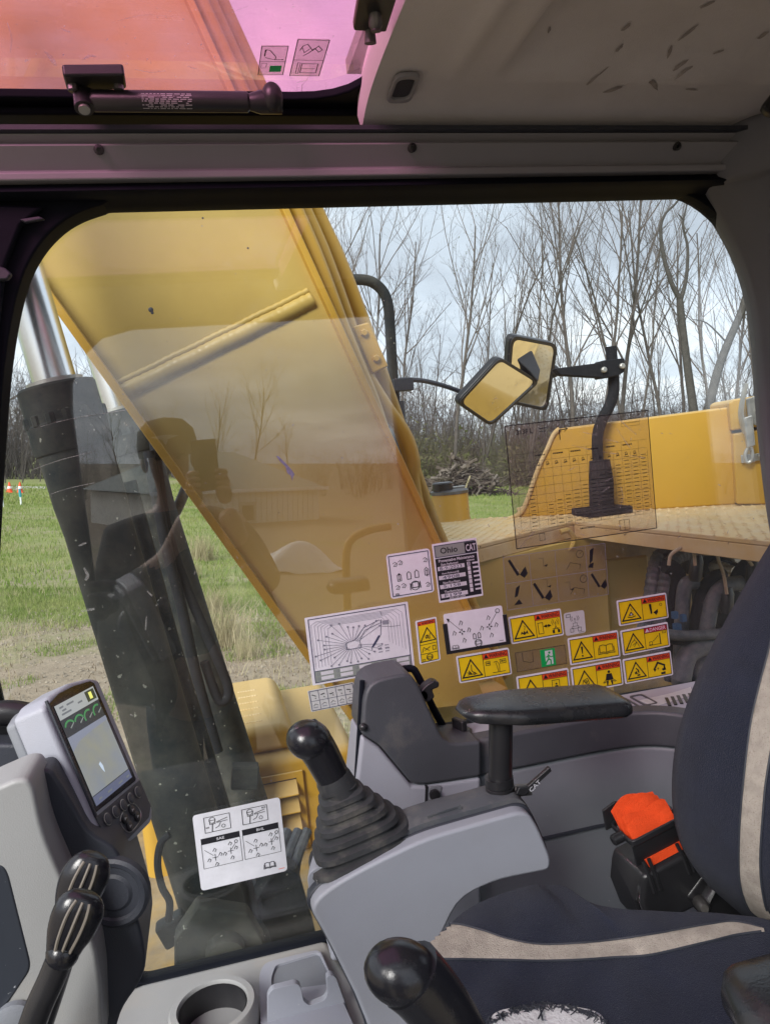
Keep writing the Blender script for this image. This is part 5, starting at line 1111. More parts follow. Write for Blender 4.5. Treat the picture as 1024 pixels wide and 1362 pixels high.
def r_bucket(f): blob(f, [(.62, .34), (.67, .34), (.675, .70), (.645, .74)]); blob(f, [(.70, .68), (.79, .58), (.79, .70), (.75, .80)]); f.circ('symbol', INK, .86, .42, .025, .0006, 3, 9)
def t_line(f): fig(f, [(.16, .72), (.20, .56), (.27, .46), (.33, .64), (.35, .76)], .0008); fig(f, [(.22, .66), (.31, .56), (.25, .72)], .0008); fig(f, [(.28, .40), (.24, .50)], .0006)
def r_line(f):
    fig(f, [(.80, .40), (.80, .80)], .0018); fig(f, [(.56, .80), (.82, .80)], .0008); f.box('symbol', INK, .57, .66, .63, .78, .0009, 3)
    for k in range(4): blob(f, [(.65 + .03 * k, .64 - .05 * k), (.67 + .03 * k, .60 - .05 * k), (.675 + .03 * k, .63 - .05 * k), (.655 + .03 * k, .67 - .05 * k)])
    f.box('symbol', INK, .86, .33, .93, .40, .0006, 3)
def t_crush(f): blob(f, [(.25, .42), (.30, .52), (.31, .64), (.28, .62), (.27, .52), (.24, .46)]); blob(f, [(.21, .60), (.26, .56), (.26, .64), (.31, .66), (.22, .68)]); blob(f, [(.26, .70), (.32, .70), (.32, .76), (.26, .76)])
def r_boom(f):
    f.line('symbol', INK, [(.62, .62), (.70, .38), (.83, .52)], .0032, 3); fig(f, [(.83, .52), (.83, .68)], .003); blob(f, [(.60, .60), (.66, .64), (.62, .74)]); blob(f, [(.77, .66), (.85, .62), (.86, .72), (.79, .74)]); blob(f, [(.75, .80), (.84, .78), (.84, .88), (.75, .88)]); f.circ('symbol', INK, .70, .62, .012, .0008, 3, 7)
def t_door(f): fig(f, [(.20, .74), (.24, .52), (.30, .62), (.33, .74)], .0014); blob(f, [(.24, .60), (.28, .56), (.29, .70), (.24, .72)])
def r_door(f): f.box('symbol', INK, .66, .36, .80, .86, .0009, 3); f.circ('symbol', INK, .74, .50, .018, 0, 3, 9, True); blob(f, [(.71, .56), (.77, .56), (.78, .80), (.70, .80)])
def t_hand(f): fig(f, [(.42, .44), (.50, .36), (.56, .46)], .001); f.circ('symbol', INK, .46, .40, .07, .0009, 3, 9); fig(f, [(.62, .34), (.58, .40), (.62, .45)], .0008)
def r_hand(f):
    fig(f, [(.18, .74), (.26, .63), (.50, .72)], .0009); f.box('symbol', INK, .68, .63, .82, .72, .0009, 3); fig(f, [(.3, .70), (.56, .64)], .0009)
    f.circ('symbol', INK, .5, .87, .14, .0011, 3, 14); f.box('symbol', INK, .40, .86, .60, .90, .0008, 3); f.box('symbol', INK, .16, .90, .28, .94, .0006, 3)
warn('upright yellow warning sticker with triangle on top, right of the white reach diagram', (552, 826), (580, 820), (558, 884), t_hand, r_hand, vert=True)
warn('yellow warning sticker with burning machine and antenna distance arrow', (675, 821), (745, 809), (680, 857), t_fire, r_keep)
warn('yellow warning sticker with bent lever symbol, above the tan paper scrap', (606, 873), (676, 861), (611, 909), t_tip, r_code)
warn('yellow warning sticker cut off by the armrest, below the green exit label', (686, 900), (755, 888), (690, 936), t_door, r_door)
warn('yellow warning sticker with exclamation mark and open book', (754, 849), (821, 838), (758, 885), t_exc, r_book)
warn('yellow warning sticker with seated figure wearing a seat belt', (758, 888), (825, 876), (762, 923), t_belt, r_belt)
warn('topmost yellow warning sticker with bucket over a crouching figure', (819, 799), (885, 788), (823, 833), t_bucket, r_bucket)
warn('yellow sticker with dark red DANGER heading and power line', (824, 839), (887, 827), (828, 872), t_line, r_line, word='DANGER')
warn('yellow warning sticker with folded boom and cab, lowest at the right', (827, 877), (891, 865), (831, 910), t_crush, r_boom)
# reach diagram
f = sticker('reach_chart', 'large white chart of lines fanning out from a small excavator', (405, 822), (542, 800), (416, 912), r=.02)
B = M['inkb']; f.box('border', B, .03, .035, .97, .965, .0012); f.line('border', B, [(.03, .80), (.97, .80)], .0011)
f.rect('footer', M['greylab'], .035, .805, .965, .96, 1)
for i in range(6): q = .03 * i; f.line('contour', M['inkg'], [(.05 + q, .76 - q * .2), (.05 + q, .12 + q * .6), (.10 + q, .08 + q * .6), (.88 - q, .08 + q * .6), (.93 - q, .14 + q), (.93 - q, .70 - q)], .0005, 2)
random_state = rng.getstate(); cx_, cy_ = .42, .50
for i in range(30):
    an = 2 * math.pi * i / 30; 
    if -.55 < math.sin(an) < .15 and math.cos(an) > .2: continue
    l_ = rng.uniform(.20, .38); ex_, ey_ = cx_ + l_ * math.cos(an), cy_ + l_ * 1.05 * math.sin(an)
    ey_ = max(.08, min(.76, ey_)); f.line('leader_line', B, [(cx_ + .06 * math.cos(an), cy_ + .06 * math.sin(an)), (ex_, ey_)], .0005, 3); f.circ('marker', M['inkg'], ex_, ey_, .010, 0, 3, 7, True)
f.line('machine_outline', B, [(.36, .56), (.36, .46), (.44, .44), (.47, .40), (.54, .28), (.70, .20), (.72, .24), (.55, .32), (.49, .46), (.50, .56), (.36, .56)], .0007, 3)
f.line('machine_outline', B, [(.72, .20), (.70, .42), (.63, .56), (.60, .60), (.60, .62)], .0008, 3); f.line('machine_outline', B, [(.73, .14), (.72, .08)], .0006, 3)
f.poly('machine_outline', B, [(.68, .42), (.69, .44), (.61, .59), (.60, .58)], 3); f.line('leader_line', B, [(.72, .30), (.82, .33), (.90, .33)], .0005, 3)
f.rect('scale_tag', M['inkg'], .73, .22, .79, .28, 3)
for i in range(4):
    for j in range(2): dash(f, 'print', M['inkg'], .66 + .07 * (i % 2), .58 + .05 * (i // 2) + .04 * j, .70 + .07 * (i % 2), .595 + .05 * (i // 2) + .04 * j)
for i in range(5):
    for j in range(2): f.rect('value_box', M['white'], .09 + .185 * i, .82 + .07 * j, .21 + .185 * i, .87 + .07 * j, 2); f.circ('marker', B, .065 + .185 * i, .845 + .07 * j, .012, .0006, 3, 8)
f.finish(f.root)
f = sticker('function_label', 'small grey five column label below the white fan chart', (409, 919), (470, 907), (414, 947), back='offwhite', r=.06)
f.box('border', B, .03, .05, .97, .95, .0009); f.line('border', B, [(.03, .52), (.97, .52)], .0006)
for i in range(1, 5): f.line('border', B, [(.03 + .188 * i, .05), (.03 + .188 * i, .95)], .0006)
for i in range(5):
    u = .12 + .188 * i; f.line('symbol', INK, [(u - .04, .22 + .05 * (i % 3)), (u + .03, .30 - .06 * (i % 2))], .0012, 3); f.circ('symbol', INK, u + .02, .40, .012, 0, 3, 7, True); f.line('symbol', M['inkg'], [(u - .05, .74), (u, .66), (u + .05, .72)], .0006, 3); dash(f, 'print', M['inkg'], u - .05, .80, u + .05, .84, 3)
f.finish(f.root)
def pedalset(f, big=True):
    def lv_(u, v, s=.05):
        a = f.w / f.h; f.line('symbol', INK, [(u - s * .5, v + s * a), (u - s * .5, v - s * .5 * a), (u, v - s * a), (u + s * .5, v - s * .5 * a), (u + s * .5, v + s * a)], .0010, 2, True)
    return lv_
f = sticker('controls_label', 'white rounded label of levers and a seat, left of the black maintenance card', (513, 738), (571, 729), (520, 797), r=.08)
f.box('border', B, .05, .05, .95, .95, .0013); lv_ = pedalset(f)
for u, v in ((.24, .54), (.46, .53), (.64, .52), (.87, .50)): lv_(u, v, .085)
for u in (.24, .87): f.line('symbol', INK, [(u, .48), (u, .60)], .0009, 3); arrowhead(f, 'symbol', u, .45, 0, -1, .003); arrowhead(f, 'symbol', u, .62, 0, 1, .003)
f.circ('symbol', INK, .58, .78, .10, .0010, 2, 14); f.box('symbol', INK, .51, .70, .65, .82, .0012, 3); f.line('symbol', INK, [(.47, .72), (.46, .86)], .0012, 3); f.line('symbol', INK, [(.69, .70), (.70, .84)], .0012, 3)
for u, v in ((.18, .24), (.30, .22), (.18, .76), (.32, .74), (.87, .24), (.87, .80)):
    f.line('symbol', M['inkg'], [(u - .05, v - .02), (u, v - .05), (u + .05, v), (u + .02, v + .05), (u - .04, v + .04)], .0007, 2); f.line('symbol', M['inkg'], [(u - .03, v + .03), (u + .04, v - .03)], .0006, 3)
bookicon(f, .15, .91, .03, .0005); f.finish(f.root)
f = sticker('maintenance_card', 'torn black and white Ohio maintenance card with handwritten dates', (574, 724), (633, 715), (584, 802), r=.02)
f.rect('header', M['greylab'], .03, .03, .97, .24, 1); f.box('border', B, .05, .04, .93, .235, .001)
f.text('lettering', INK, 'Ohio', .16, .08, .55, .185, 2); f.rect('logo_field', INK, .71, .05, .98, .235, 2); f.text('logo_lettering', M['white'], 'CAT', .735, .085, .96, .205, 3)
f.rect('black_field', INK, .03, .255, .97, .965, 1)
f.text('small_lettering', M['white'], 'Preventative Maintenance', .10, .275, .90, .325, 2)
for i, (lab_, val) in enumerate((('Date Performed', '8-9-2023'), ('Hours Performed @', '4908'), ('Next Due Hours', '5,158'), ('Technician', 'F199'))):
    v = .345 + .155 * i; f.text('small_lettering', M['white'], lab_, .14, v, .52, v + .04, 2); f.rect('write_box', M['white'], .06, v + .05, .66, v + .118, 2)
    f.text('handwriting', M['inkb'], val, .14 if i else .10, v + .058, .52 if i else .60, v + .112, 3, False)
f.text('small_lettering', M['white'], '800.228.2000', .24, .935, .60, .96, 2); dash(f, 'print', M['white'], .72, .35, .90, .37)
for i in range(7): f.rect('tick_box', M['white'], .72, .385 + .075 * i, .79, .45 + .075 * i, 2); f.rect('tick_line', M['white'], .84, .40 + .075 * i, .97, .43 + .075 * i, 2)
f.text('handwriting', M['inkb'], 'x', .73, .39, .785, .44, 3); f.finish(f.root)
fw_ = Flat(P(587, 834, YG - .002), P(673, 821, YG - .002), P(596, 871, YG - .002))
f = sticker('joystick_card', 'white joystick pattern card slid into a black holder', (589, 817), (667, 805), (596, 868), r=.06, Y=YG - .0045)
fr_ = [(-.03, .25), (-.03, 1.04), (1.06, 1.04), (1.06, .25), (.99, .25), (.99, .96), (.04, .96), (.04, .25)]
f.mb('card_holder', M['black']).prism([f.at(u, v, -3) for u, v in fr_], f.n * .002)
for u, v in ((.27, .52), (.74, .50)):
    for a_ in range(4):
        c_, s_ = math.cos(a_ * math.pi / 2), math.sin(a_ * math.pi / 2); ar_ = f.w / f.h
        f.line('symbol', INK, [(u + .02 * c_, v + .02 * s_ * ar_), (u + .045 * c_, v + .045 * s_ * ar_)], .0013, 2); arrowhead(f, 'symbol', u + .055 * c_, v + .055 * s_ * ar_, c_ / f.w, s_ / f.h, .003)
    for du, dv in ((-.13, .0), (.12, -.03), (0, -.24), (.02, .22)): f.line('symbol', INK, [(u + du - .03, v + dv + .05), (u + du, v + dv - .05), (u + du + .03, v + dv), (u + du + .01, v + dv + .06)], .0009, 2)
f.line('symbol', INK, [(.08, .18), (.25, .47)], .0007, 2); f.line('symbol', INK, [(.90, .14), (.76, .44)], .0007, 2); f.circ('symbol', INK, .91, .12, .035, .0009, 2, 10); f.poly('symbol', INK, [(.04, .12), (.09, .14), (.07, .24)], 2)
lv_ = pedalset(f); lv_(.47, .68, .045); lv_(.55, .67, .045); f.circ('symbol', INK, .52, .87, .06, .001, 2, 12); f.box('symbol', INK, .48, .82, .56, .90, .0009, 3); bookicon(f, .13, .88, .045, .0006); dash(f, 'print', INK, .88, .90, .95, .915)
f.finish(f.root)
f = sticker('antenna_label', 'small square off-white label with a radio antenna machine', (749, 816), (776, 811), (752, 846), back='offwhite', r=.12)
for u0, u1, v0, v1 in ((.40, .60, .50, .64), (.34, .66, .64, .74)): f.box('symbol', INK, u0, v0, u1, v1, .0005)
f.box('symbol', INK, .25, .72, .40, .88, .0006); f.box('symbol', INK, .62, .72, .78, .88, .0006); f.line('symbol', INK, [(.5, .28), (.5, .50)], .0006); f.circ('symbol', INK, .5, .32, .03, 0, 3, 8, True)
for s_ in (-1, 1):
    for d_ in (.10, .17): f.line('symbol', INK, [(.5 + s_ * d_, .20), (.5 + s_ * (d_ + .05), .30), (.5 + s_ * d_, .40)], .0006)
f.box('symbol', INK, .10, .08, .30, .20, .0007); dash(f, 'print', INK, .65, .93, .92, .95); f.finish(f.root)
f = sticker('exit_label', 'clear outlined label with a green running figure exit sign', (684, 868), (751, 857), (687, 894), backing=False)
f.rrect('clear_film', M['clearlab'], 0, 0, 1, 1, .02); f.box('border', INK, .01, .02, .99, .98, .0007, 2); f.line('symbol', INK, [(.14, .08), (.14, .50), (.28, .62), (.34, .60), (.34, .10)], .0007, 2)
f.rect('green_field', M['green'], .49, .08, .78, .96, 2); f.rect('doorway', M['white'], .58, .16, .73, .88, 3)
f.circ('running_figure', M['green'], .665, .27, .022, 0, 4, 10, True); f.line('running_figure', M['green'], [(.645, .38), (.64, .60), (.60, .70), (.57, .84)], .0024, 4); f.line('running_figure', M['green'], [(.64, .58), (.68, .66), (.68, .84)], .0022, 4.3); f.line('running_figure', M['green'], [(.645, .40), (.60, .48)], .0016, 4.5); f.line('running_figure', M['green'], [(.645, .40), (.69, .50), (.72, .48)], .0016, 4.6)
f.finish(f.root)
# load chart, clear
f = sticker('load_chart', 'large clear load chart with a printed table and black border', (670, 566), (861, 545), (686, 731), backing=False)
f.rrect('clear_film', M['clearlab'], 0, 0, 1, 1, .01); IB = M['ink']; f.box('border', IB, .004, .006, .996, .994, .0014, 2)
f.text('lettering', INK, '313F L', .075, .045, .185, .085, 2); dash(f, 'print', IB, .23, .05, .29, .06); dash(f, 'print', IB, .23, .075, .27, .083)
f.line('symbol', INK, [(.365, .16), (.365, .085), (.42, .08)], .0016); f.line('symbol', INK, [(.40, .06), (.42, .08), (.40, .10)], .0009); dash(f, 'print', IB, .43, .02, .50, .03)
nc = 15
for i in range(nc + 1):
    u = .05 + .92 * i / nc
    f.line('grid_line', IB, [(u, .24 if i % 2 == 0 or i < 2 else .33), (u, .86)], .0004, 2)
for j in range(10): f.line('grid_line', IB, [(.05, .24 + .0 + (.62 * j / 9)), (.97, .24 + .62 * j / 9)], .0004, 2.5)
for i in range(2, nc - 1):
    u = .05 + .92 * (i + .5) / nc
    if i % 2 == 0: dash(f, 'print', IB, u - .02, .26, u + .05, .272)
    f.circ('symbol', IB, u, .335, .008, .0008, 2, 7); f.line('symbol', IB, [(u - .008, .35), (u + .010, .345)], .0013)
for i in range(nc):
    u0 = .058 + .92 * i / nc; first = 9 if i < 1 else int(max(4, 17 - i * 1.0)) if i > 2 else 12
    if i in (0, 2): continue
    for j in range(10, 26):
        v = .36 + .5 * (j - 10) / 16
        if i == 1 and j < 12: continue
        if 2 < i < 12 and (j - 10) < (13 - i): continue
        dash(f, 'print', IB, u0 + .006, v, u0 + .040, v + .007)
for i in range(3): f.box('grid_line', IB, .80, .03 + .03 * i, .93, .055 + .03 * i, .0004, 2)
f.box('symbol', INK, .165, .90, .20, .955, .0007); f.box('symbol', INK, .73, .885, .80, .97, .0008); f.line('symbol', INK, [(.765, .885), (.765, .97)], .0007); dash(f, 'print', IB, .45, .90, .55, .912)
f.finish(f.root)
f = sticker('bucket_label', 'clear pictogram sheet with black buckets below the load chart', (668, 741), (804, 722), (674, 812), backing=False)
f.rrect('clear_film', M['clearlab'], 0, 0, 1, 1, .01); f.box('border', M['inkg'], .003, .006, .997, .994, .0006, 2); f.line('border', M['inkg'], [(0, .50), (1, .50)], .0006); 
for u in (.25, .50, .80): f.line('border', M['inkg'], [(u, .03), (u, .97)], .0006)
def bucket(u, v, s, fl_=1):
    a = f.w / f.h
    blob(f, [(u - .09 * s * fl_, v - .10 * s * a), (u - .065 * s * fl_, v - .115 * s * a), (u + .03 * s * fl_, v + .06 * s * a), (u, v + .07 * s * a)]); blob(f, [(u + .03 * s * fl_, v + .06 * s * a), (u + .10 * s * fl_, v - .02 * s * a), (u + .12 * s * fl_, v + .06 * s * a), (u + .08 * s * fl_, v + .10 * s * a)])
bucket(.12, .26, .85); bucket(.34, .76, .85); bucket(.90, .72, .75)
blob(f, [(.84, .10), (.88, .06), (.86, .30), (.83, .36)]); blob(f, [(.83, .36), (.87, .34), (.86, .44), (.81, .42)]); blob(f, [(.10, .60), (.14, .56), (.11, .76), (.08, .78)]); blob(f, [(.07, .92), (.12, .82), (.15, .92)])
for u, v in ((.36, .22), (.60, .74), (.38, .62)): f.line('symbol', IB, [(u - .02, v - .10), (u + .02, v - .10), (u + .02, v + .06)], .0005); blob(f, [(u + .02, v + .05), (u + .06, v + .02), (u + .05, v + .07)])
for u, v in ((.68, .20), (.70, .68)):
    f.circ('symbol', IB, u + .06, v - .06, .035, .0008); f.line('symbol', IB, [(u + .06, v - .06), (u + .08, v - .10)], .0007); f.line('symbol', IB, [(u - .08, v + .20), (u - .04, v + .08), (u + .06, v + .14), (u + .05, v + .22)], .0007)
f.finish(f.root)
# SAE / BHL card
f = sticker('pattern_card', 'big white SAE and BHL control pattern label at the window bottom', (256, 1085), (372, 1060), (268, 1185), r=.05)
for x in (0, 1):
    u0 = .12 + .43 * x; f.box('frame', INK, u0, .05 + .01, u0 + .29, .26, .0008)
    f.circ('symbol', INK, u0 + .09, .11, .035, .0008, 2, 10); f.box('symbol', INK, u0 + .06, .11, u0 + .12, .16, .0008); f.line('symbol', INK, [(u0 + .09, .16), (u0 + .08, .25)], .0012); f.line('symbol', INK, [(u0 + .14, .14), (u0 + .26, .11)], .0008); f.line('symbol', INK, [(u0 + .14, .15), (u0 + .26, .145)], .0008); f.line('symbol', INK, [(u0 + .12, .22), (u0 + .16, .20), (u0 + .18, .16)], .0008); f.circ('symbol', INK, u0 + .21, .21, .02, .0007, 2, 8)
    f.text('lettering', INK, ('SAE', 'BHL')[x], (.13, .83 - .05)[x], (.185, .075)[x], (.17, .83)[x], (.205, .095)[x])
    a0_, a1_ = (.06, .50) if x == 0 else (.53, .95)
    f.rect('header', INK, a0_, .325, a1_, .40, 1); f.text('header_lettering', M['white'], ('SAE', 'BHL')[x], (a0_ + a1_) / 2 - .045, .345, (a0_ + a1_) / 2 + .045, .38, 3)
    f.box('frame', INK, a0_, .40, a1_, .72, .0006)
    for k, (u, v) in enumerate(((a0_ + .14, .60), (a0_ + .32, .56))):
        f.line('symbol', INK, [(u - .03, v), (u + .03, v)], .0008); f.line('symbol', INK, [(u, v - .04), (u, v + .04)], .0008)
        for du, dv in ((-.07, .02), (.06, -.03), (0, -.10), (.01, .09)): f.line('symbol', INK, [(u + du - .02, v + dv + .015), (u + du, v + dv - .02), (u + du + .02, v + dv + .0), (u + du + .005, v + dv + .025)], .0008, 2)
    f.line('symbol', INK, [(a0_ + .03, .48), (a0_ + .12, .57)], .0006); f.line('symbol', INK, [(a0_ + .33, .54), (a0_ + .38, .47)], .0006); f.circ('symbol', INK, a0_ + .39, .45, .018, .0008, 2, 8)
bookicon(f, .80, .86, .055, .0009); f.rect('print', M['org'], .90, .945, .97, .952, 2); f.finish(f.root)
# hatch labels
def hsticker(label, TL, TR, BL):
    zz = ZH + .011; f = Flat(PZ(*TL, zz), PZ(*TR, zz), PZ(*BL, zz))
    if f.n.z > 0: f.n = -f.n
    f.root = thing('hatch_label', label, 'sticker', PZ(*BL, zz), 'clear labels on the roof hatch'); f.rrect('clear_film', M['clearlab'], 0, 0, 1, 1, .02); return f
f = hsticker('small clear hatch label with a green rectangle', (348, 60), (384, 60), (343, 99)); f.box('border', INK, .01, .01, .99, .99, .0011); f.line('border', INK, [(0, .52), (1, .52)], .0009)
f.line('symbol', INK, [(.15, .30), (.2, .12), (.35, .15), (.60, .36), (.58, .46), (.2, .38)], .0012); f.rect('green_field', M['green'], .42, .66, .88, .88, 2); f.poly('symbol', INK, [(.15, .12), (.20, .12), (.19, .34), (.14, .34)], 2); dash(f, 'print', INK, .62, .44, .9, .47); f.box('symbol', INK, .08, .58, .28, .74, .0006); f.finish(f.root)
f = hsticker('larger clear hatch label with a swirl above an open book', (396, 51), (439, 52), (385, 100)); f.box('border', INK, .01, .01, .99, .99, .0012); f.line('border', INK, [(0, .54), (1, .54)], .0009)
f.line('symbol', INK, [(.15, .28), (.22, .16), (.35, .12), (.45, .20), (.55, .28), (.70, .16), (.85, .26), (.75, .32), (.60, .22), (.45, .34), (.30, .42)], .0012); f.line('symbol', INK, [(.20, .20), (.30, .34), (.45, .24)], .0010)
f.box('symbol', INK, .32, .64, .85, .90, .0012); f.line('symbol', INK, [(.32, .78), (.80, .78)], .0009); f.box('symbol', INK, .18, .62, .26, .92, .0009); f.finish(f.root)
# paper scrap lying on the sill outside the glass
pp_ = [P(x, y, YG + .012) for x, y in ((636, 909), (653, 903), (674, 915), (644, 927))]
single('paper_scrap', MB().prism(pp_, (0, .0006, 0)), M['paper'], 'torn scrap of tan paper stuck under the bent lever warning sticker', 'paper')
# ------------------------------------------------------------------ the field, trees and things outside
GZ = -2.42
def hgt(x, y):
    d = math.hypot(x, y); h = GZ + .08 * math.sin(x * .31 + 1) * math.sin(y * .27) * min(1, d / 8)
    if y < -5: h -= 1.5 * smooth((-5 - y) / 14)
    if y > 45: h += .35 * smooth((y - 45) / 30)
    if y > 90: h += 3.5 * smooth((y - 90) / 200)
    return h
gx = [-600, -400, -250, -160, -110, -80] + list(np.linspace(-60, 90, 76)) + [110, 150, 220, 320, 450, 600]
gy = [-600, -380, -240, -150, -100] + list(np.linspace(-70, 90, 81)) + [110, 150, 220, 320, 450, 600]
gv = [(x, y, hgt(x, y)) for y in gy for x in gx]; nx = len(gx)
gf = [(j * nx + i, j * nx + i + 1, (j + 1) * nx + i + 1, (j + 1) * nx + i) for j in range(len(gy) - 1) for i in range(nx - 1)]
m, nt, out = newmat('field_ground')
ob = N(nt, 'ShaderNodeTexCoord').outputs['Object']
n1 = N(nt, 'ShaderNodeTexNoise', {'Vector': ob, 'Scale': .23, 'Detail': 8, 'Roughness': .62}); n2 = N(nt, 'ShaderNodeTexNoise', {'Vector': ob, 'Scale': 6, 'Detail': 8, 'Roughness': .7}); n3 = N(nt, 'ShaderNodeTexNoise', {'Vector': ob, 'Scale': 1.4, 'Detail': 5})
sx_ = N(nt, 'ShaderNodeSeparateXYZ', {0: ob})
gr = N(nt, 'ShaderNodeMix', {0: n3.outputs['Fac'], 6: (.13, .19, .045, 1), 7: (.29, .28, .125, 1)}, data_type='RGBA')
dr = N(nt, 'ShaderNodeMix', {0: n2.outputs['Fac'], 6: (.17, .13, .09, 1), 7: (.42, .345, .26, 1)}, data_type='RGBA')
# bare, driven-over earth in a belt 6-11 m from the machine
bl1 = N(nt, 'ShaderNodeMapRange', {'Value': sx_.outputs['Y'], 'From Min': 9.0, 'From Max': 13.5, 'To Min': .24, 'To Max': -.06})
sm = N(nt, 'ShaderNodeMath', {0: n1.outputs['Fac'], 1: bl1.outputs[0]}, operation='ADD'); s2 = N(nt, 'ShaderNodeMath', {0: n2.outputs['Fac'], 1: .35}, operation='MULTIPLY'); s3 = N(nt, 'ShaderNodeMath', {0: sm.outputs[0], 1: s2.outputs[0]}, operation='ADD')
fm_ = N(nt, 'ShaderNodeMapRange', {'Value': s3.outputs[0], 'From Min': .64, 'From Max': .86})
mx = N(nt, 'ShaderNodeMix', {0: fm_.outputs[0], 6: gr.outputs[2], 7: dr.outputs[2]}, data_type='RGBA')
bp = N(nt, 'ShaderNodeBump', {'Height': n2.outputs['Fac'], 'Strength': .8, 'Distance': .05})
b = N(nt, 'ShaderNodeBsdfPrincipled', {'Base Color': mx.outputs[2], 'Roughness': .95, 'Specular IOR Level': .1, 'Normal': bp.outputs[0]}); nt.links.new(b.outputs[0], out.inputs[0]); M['ground'] = m
gm = MB(); gm.v = gv; gm.f = gf
single('ground', gm, M['ground'], base=V(0, 0, 0), kind='structure', space='w', smooth=80, fix=False)
def gpx(px, py):                                            # the point of the ground seen at a pixel
    d = wray(px, py); t = GZ / d.z; return d * t
# far gravel road strip
ra_ = [gpx(-40, 632.5), gpx(60, 634.5)]
rd = MB(); L0, L1 = Wd(-120, 640, 66), Wd(120, 640, 60)
rd.prism([V(L0.x, 64, hgt(L0.x, 64) + .03), V(L1.x, 57, hgt(L1.x, 57) + .03), V(L1.x, 60.5, hgt(L1.x, 60.5) + .03), V(L0.x, 68, hgt(L0.x, 68) + .03)], (0, 0, -.1))
single('gravel_road', rd, pmat('gravel', (.36, .34, .31), .9, var=.2, vs=1), base=V(L0.x, 60, GZ), kind='structure', space='w')
# grass
nrng = np.random.default_rng(5)
def blades(name, pts, hmin, hmax, wid, mat, kind='stuff'):
    n = len(pts); an = nrng.uniform(0, 2 * np.pi, n); h = nrng.uniform(hmin, hmax, n) * (.6 + .8 * nrng.random(n)); ln = nrng.uniform(.1, .7, n) * h; la = nrng.uniform(0, 2 * np.pi, n)
    w = wid * nrng.uniform(.6, 1.4, n); dx_, dy_ = np.cos(an) * w, np.sin(an) * w; z = pts[:, 2] - .01
    tx, ty = np.cos(la) * ln, np.sin(la) * ln
    v = np.stack([np.stack([pts[:, 0] - dx_, pts[:, 1] - dy_, z], 1), np.stack([pts[:, 0] + dx_, pts[:, 1] + dy_, z], 1),
                  np.stack([pts[:, 0] + tx * .4 + dx_ * .7, pts[:, 1] + ty * .4 + dy_ * .7, z + h * .6], 1), np.stack([pts[:, 0] + tx * .4 - dx_ * .7, pts[:, 1] + ty * .4 - dy_ * .7, z + h * .6], 1),
                  np.stack([pts[:, 0] + tx, pts[:, 1] + ty, z + h], 1)], 1).reshape(-1, 3)
    i = np.arange(n)[:, None] * 5
    me = npmesh(name, v, np.concatenate([i + a for a in (0, 1, 2, 3)], 1), np.concatenate([i + a for a in (3, 2, 4)], 1), mat)
    o = bpy.data.objects.new(name, me); COL.objects.link(o); setp(o, kind=kind); return o
def leafmat(name, ca, cb, sc=2.5, tr=.35):
    m, nt, out = newmat(name); ob = N(nt, 'ShaderNodeTexCoord').outputs['Object']
    nz = N(nt, 'ShaderNodeTexNoise', {'Vector': ob, 'Scale': sc, 'Detail': 5, 'Roughness': .7}); r1 = N(nt, 'ShaderNodeMapRange', {'Value': nz.outputs['Fac'], 'From Min': .35, 'From Max': .65})
    mx = N(nt, 'ShaderNodeMix', {0: r1.outputs[0], 6: c4(ca), 7: c4(cb)}, data_type='RGBA')
    d = N(nt, 'ShaderNodeBsdfDiffuse', {'Color': mx.outputs[2]}); t = N(nt, 'ShaderNodeBsdfTranslucent', {'Color': mx.outputs[2]})
    ms = N(nt, 'ShaderNodeMixShader', {0: tr, 1: d.outputs[0], 2: t.outputs[0]}); nt.links.new(ms.outputs[0], out.inputs[0]); return m
M['grass'] = leafmat('grass_blades', (.15, .235, .045), (.32, .34, .13), .8); M['straw'] = leafmat('dry_stalks', (.36, .31, .18), (.50, .44, .29), 3)
from mathutils import noise as mn
def scatter(n, x0, x1, y0, y1, keep):
    out_ = []
    while len(out_) < n:
        x, y = rng.uniform(x0, x1), rng.uniform(y0, y1)
        if keep(x, y): out_.append((x, y, hgt(x, y)))
    return np.array(out_)
def patch(x, y):                                            # clumpy: denser beyond the bare belt
    k = mn.noise(V(x * .35, y * .35, 3)) * .5 + mn.noise(V(x * 1.3, y * 1.3, 9)) * .35
    return k + smooth((y - 8.5) / 5) * .75 - .12
def vis(x, y): return -.62 < (x / y) < .35
blades('grass', scatter(46000, -9, 4, 5.5, 15, lambda x, y: vis(x, y) and patch(x, y) > rng.uniform(.2, .8)), .04, .11, .005, M['grass'])
blades('grass', scatter(60000, -26, 22, 15, 42, lambda x, y: -.65 < x / y < .5 and patch(x, y) > rng.uniform(.2, .95)), .06, .14, .012, M['grass'])
blades('grass', scatter(40000, -40, 50, 42, 66, lambda x, y: -.65 < x / y < .8), .08, .2, .03, M['grass'])
blades('dry_grass', scatter(9000, -12, 8, 5.5, 24, lambda x, y: vis(x, y) and mn.noise(V(x * .5, y * .5, 20)) > rng.uniform(-.1, .5)), .05, .16, .004, M['straw'])
def belt(x, y): return vis(x, y) and mn.noise(V(x * .9, y * .9, 40)) > rng.uniform(-.5, .3)
blades('ground_litter', scatter(9000, -8, 3, 5.2, 12, belt), .02, .05, .006, leafmat('litter', (.30, .24, .17), (.12, .09, .06), 4, .1))
blades('grass', scatter(9000, -8, 3, 5.2, 11, lambda x, y: vis(x, y) and mn.noise(V(x * .8, y * .8, 12)) > .18), .03, .09, .005, M['grass'])
pbx = scatter(3500, -8, 3, 5.2, 13, vis); pn = len(pbx); pv = (np.array([[1, 0, 0], [-.5, .87, 0], [-.5, -.87, 0], [0, 0, .9]])[None] * nrng.uniform(.008, .03, (pn, 1, 1)) * nrng.uniform(.6, 1.4, (pn, 4, 3))) + pbx[:, None, :]
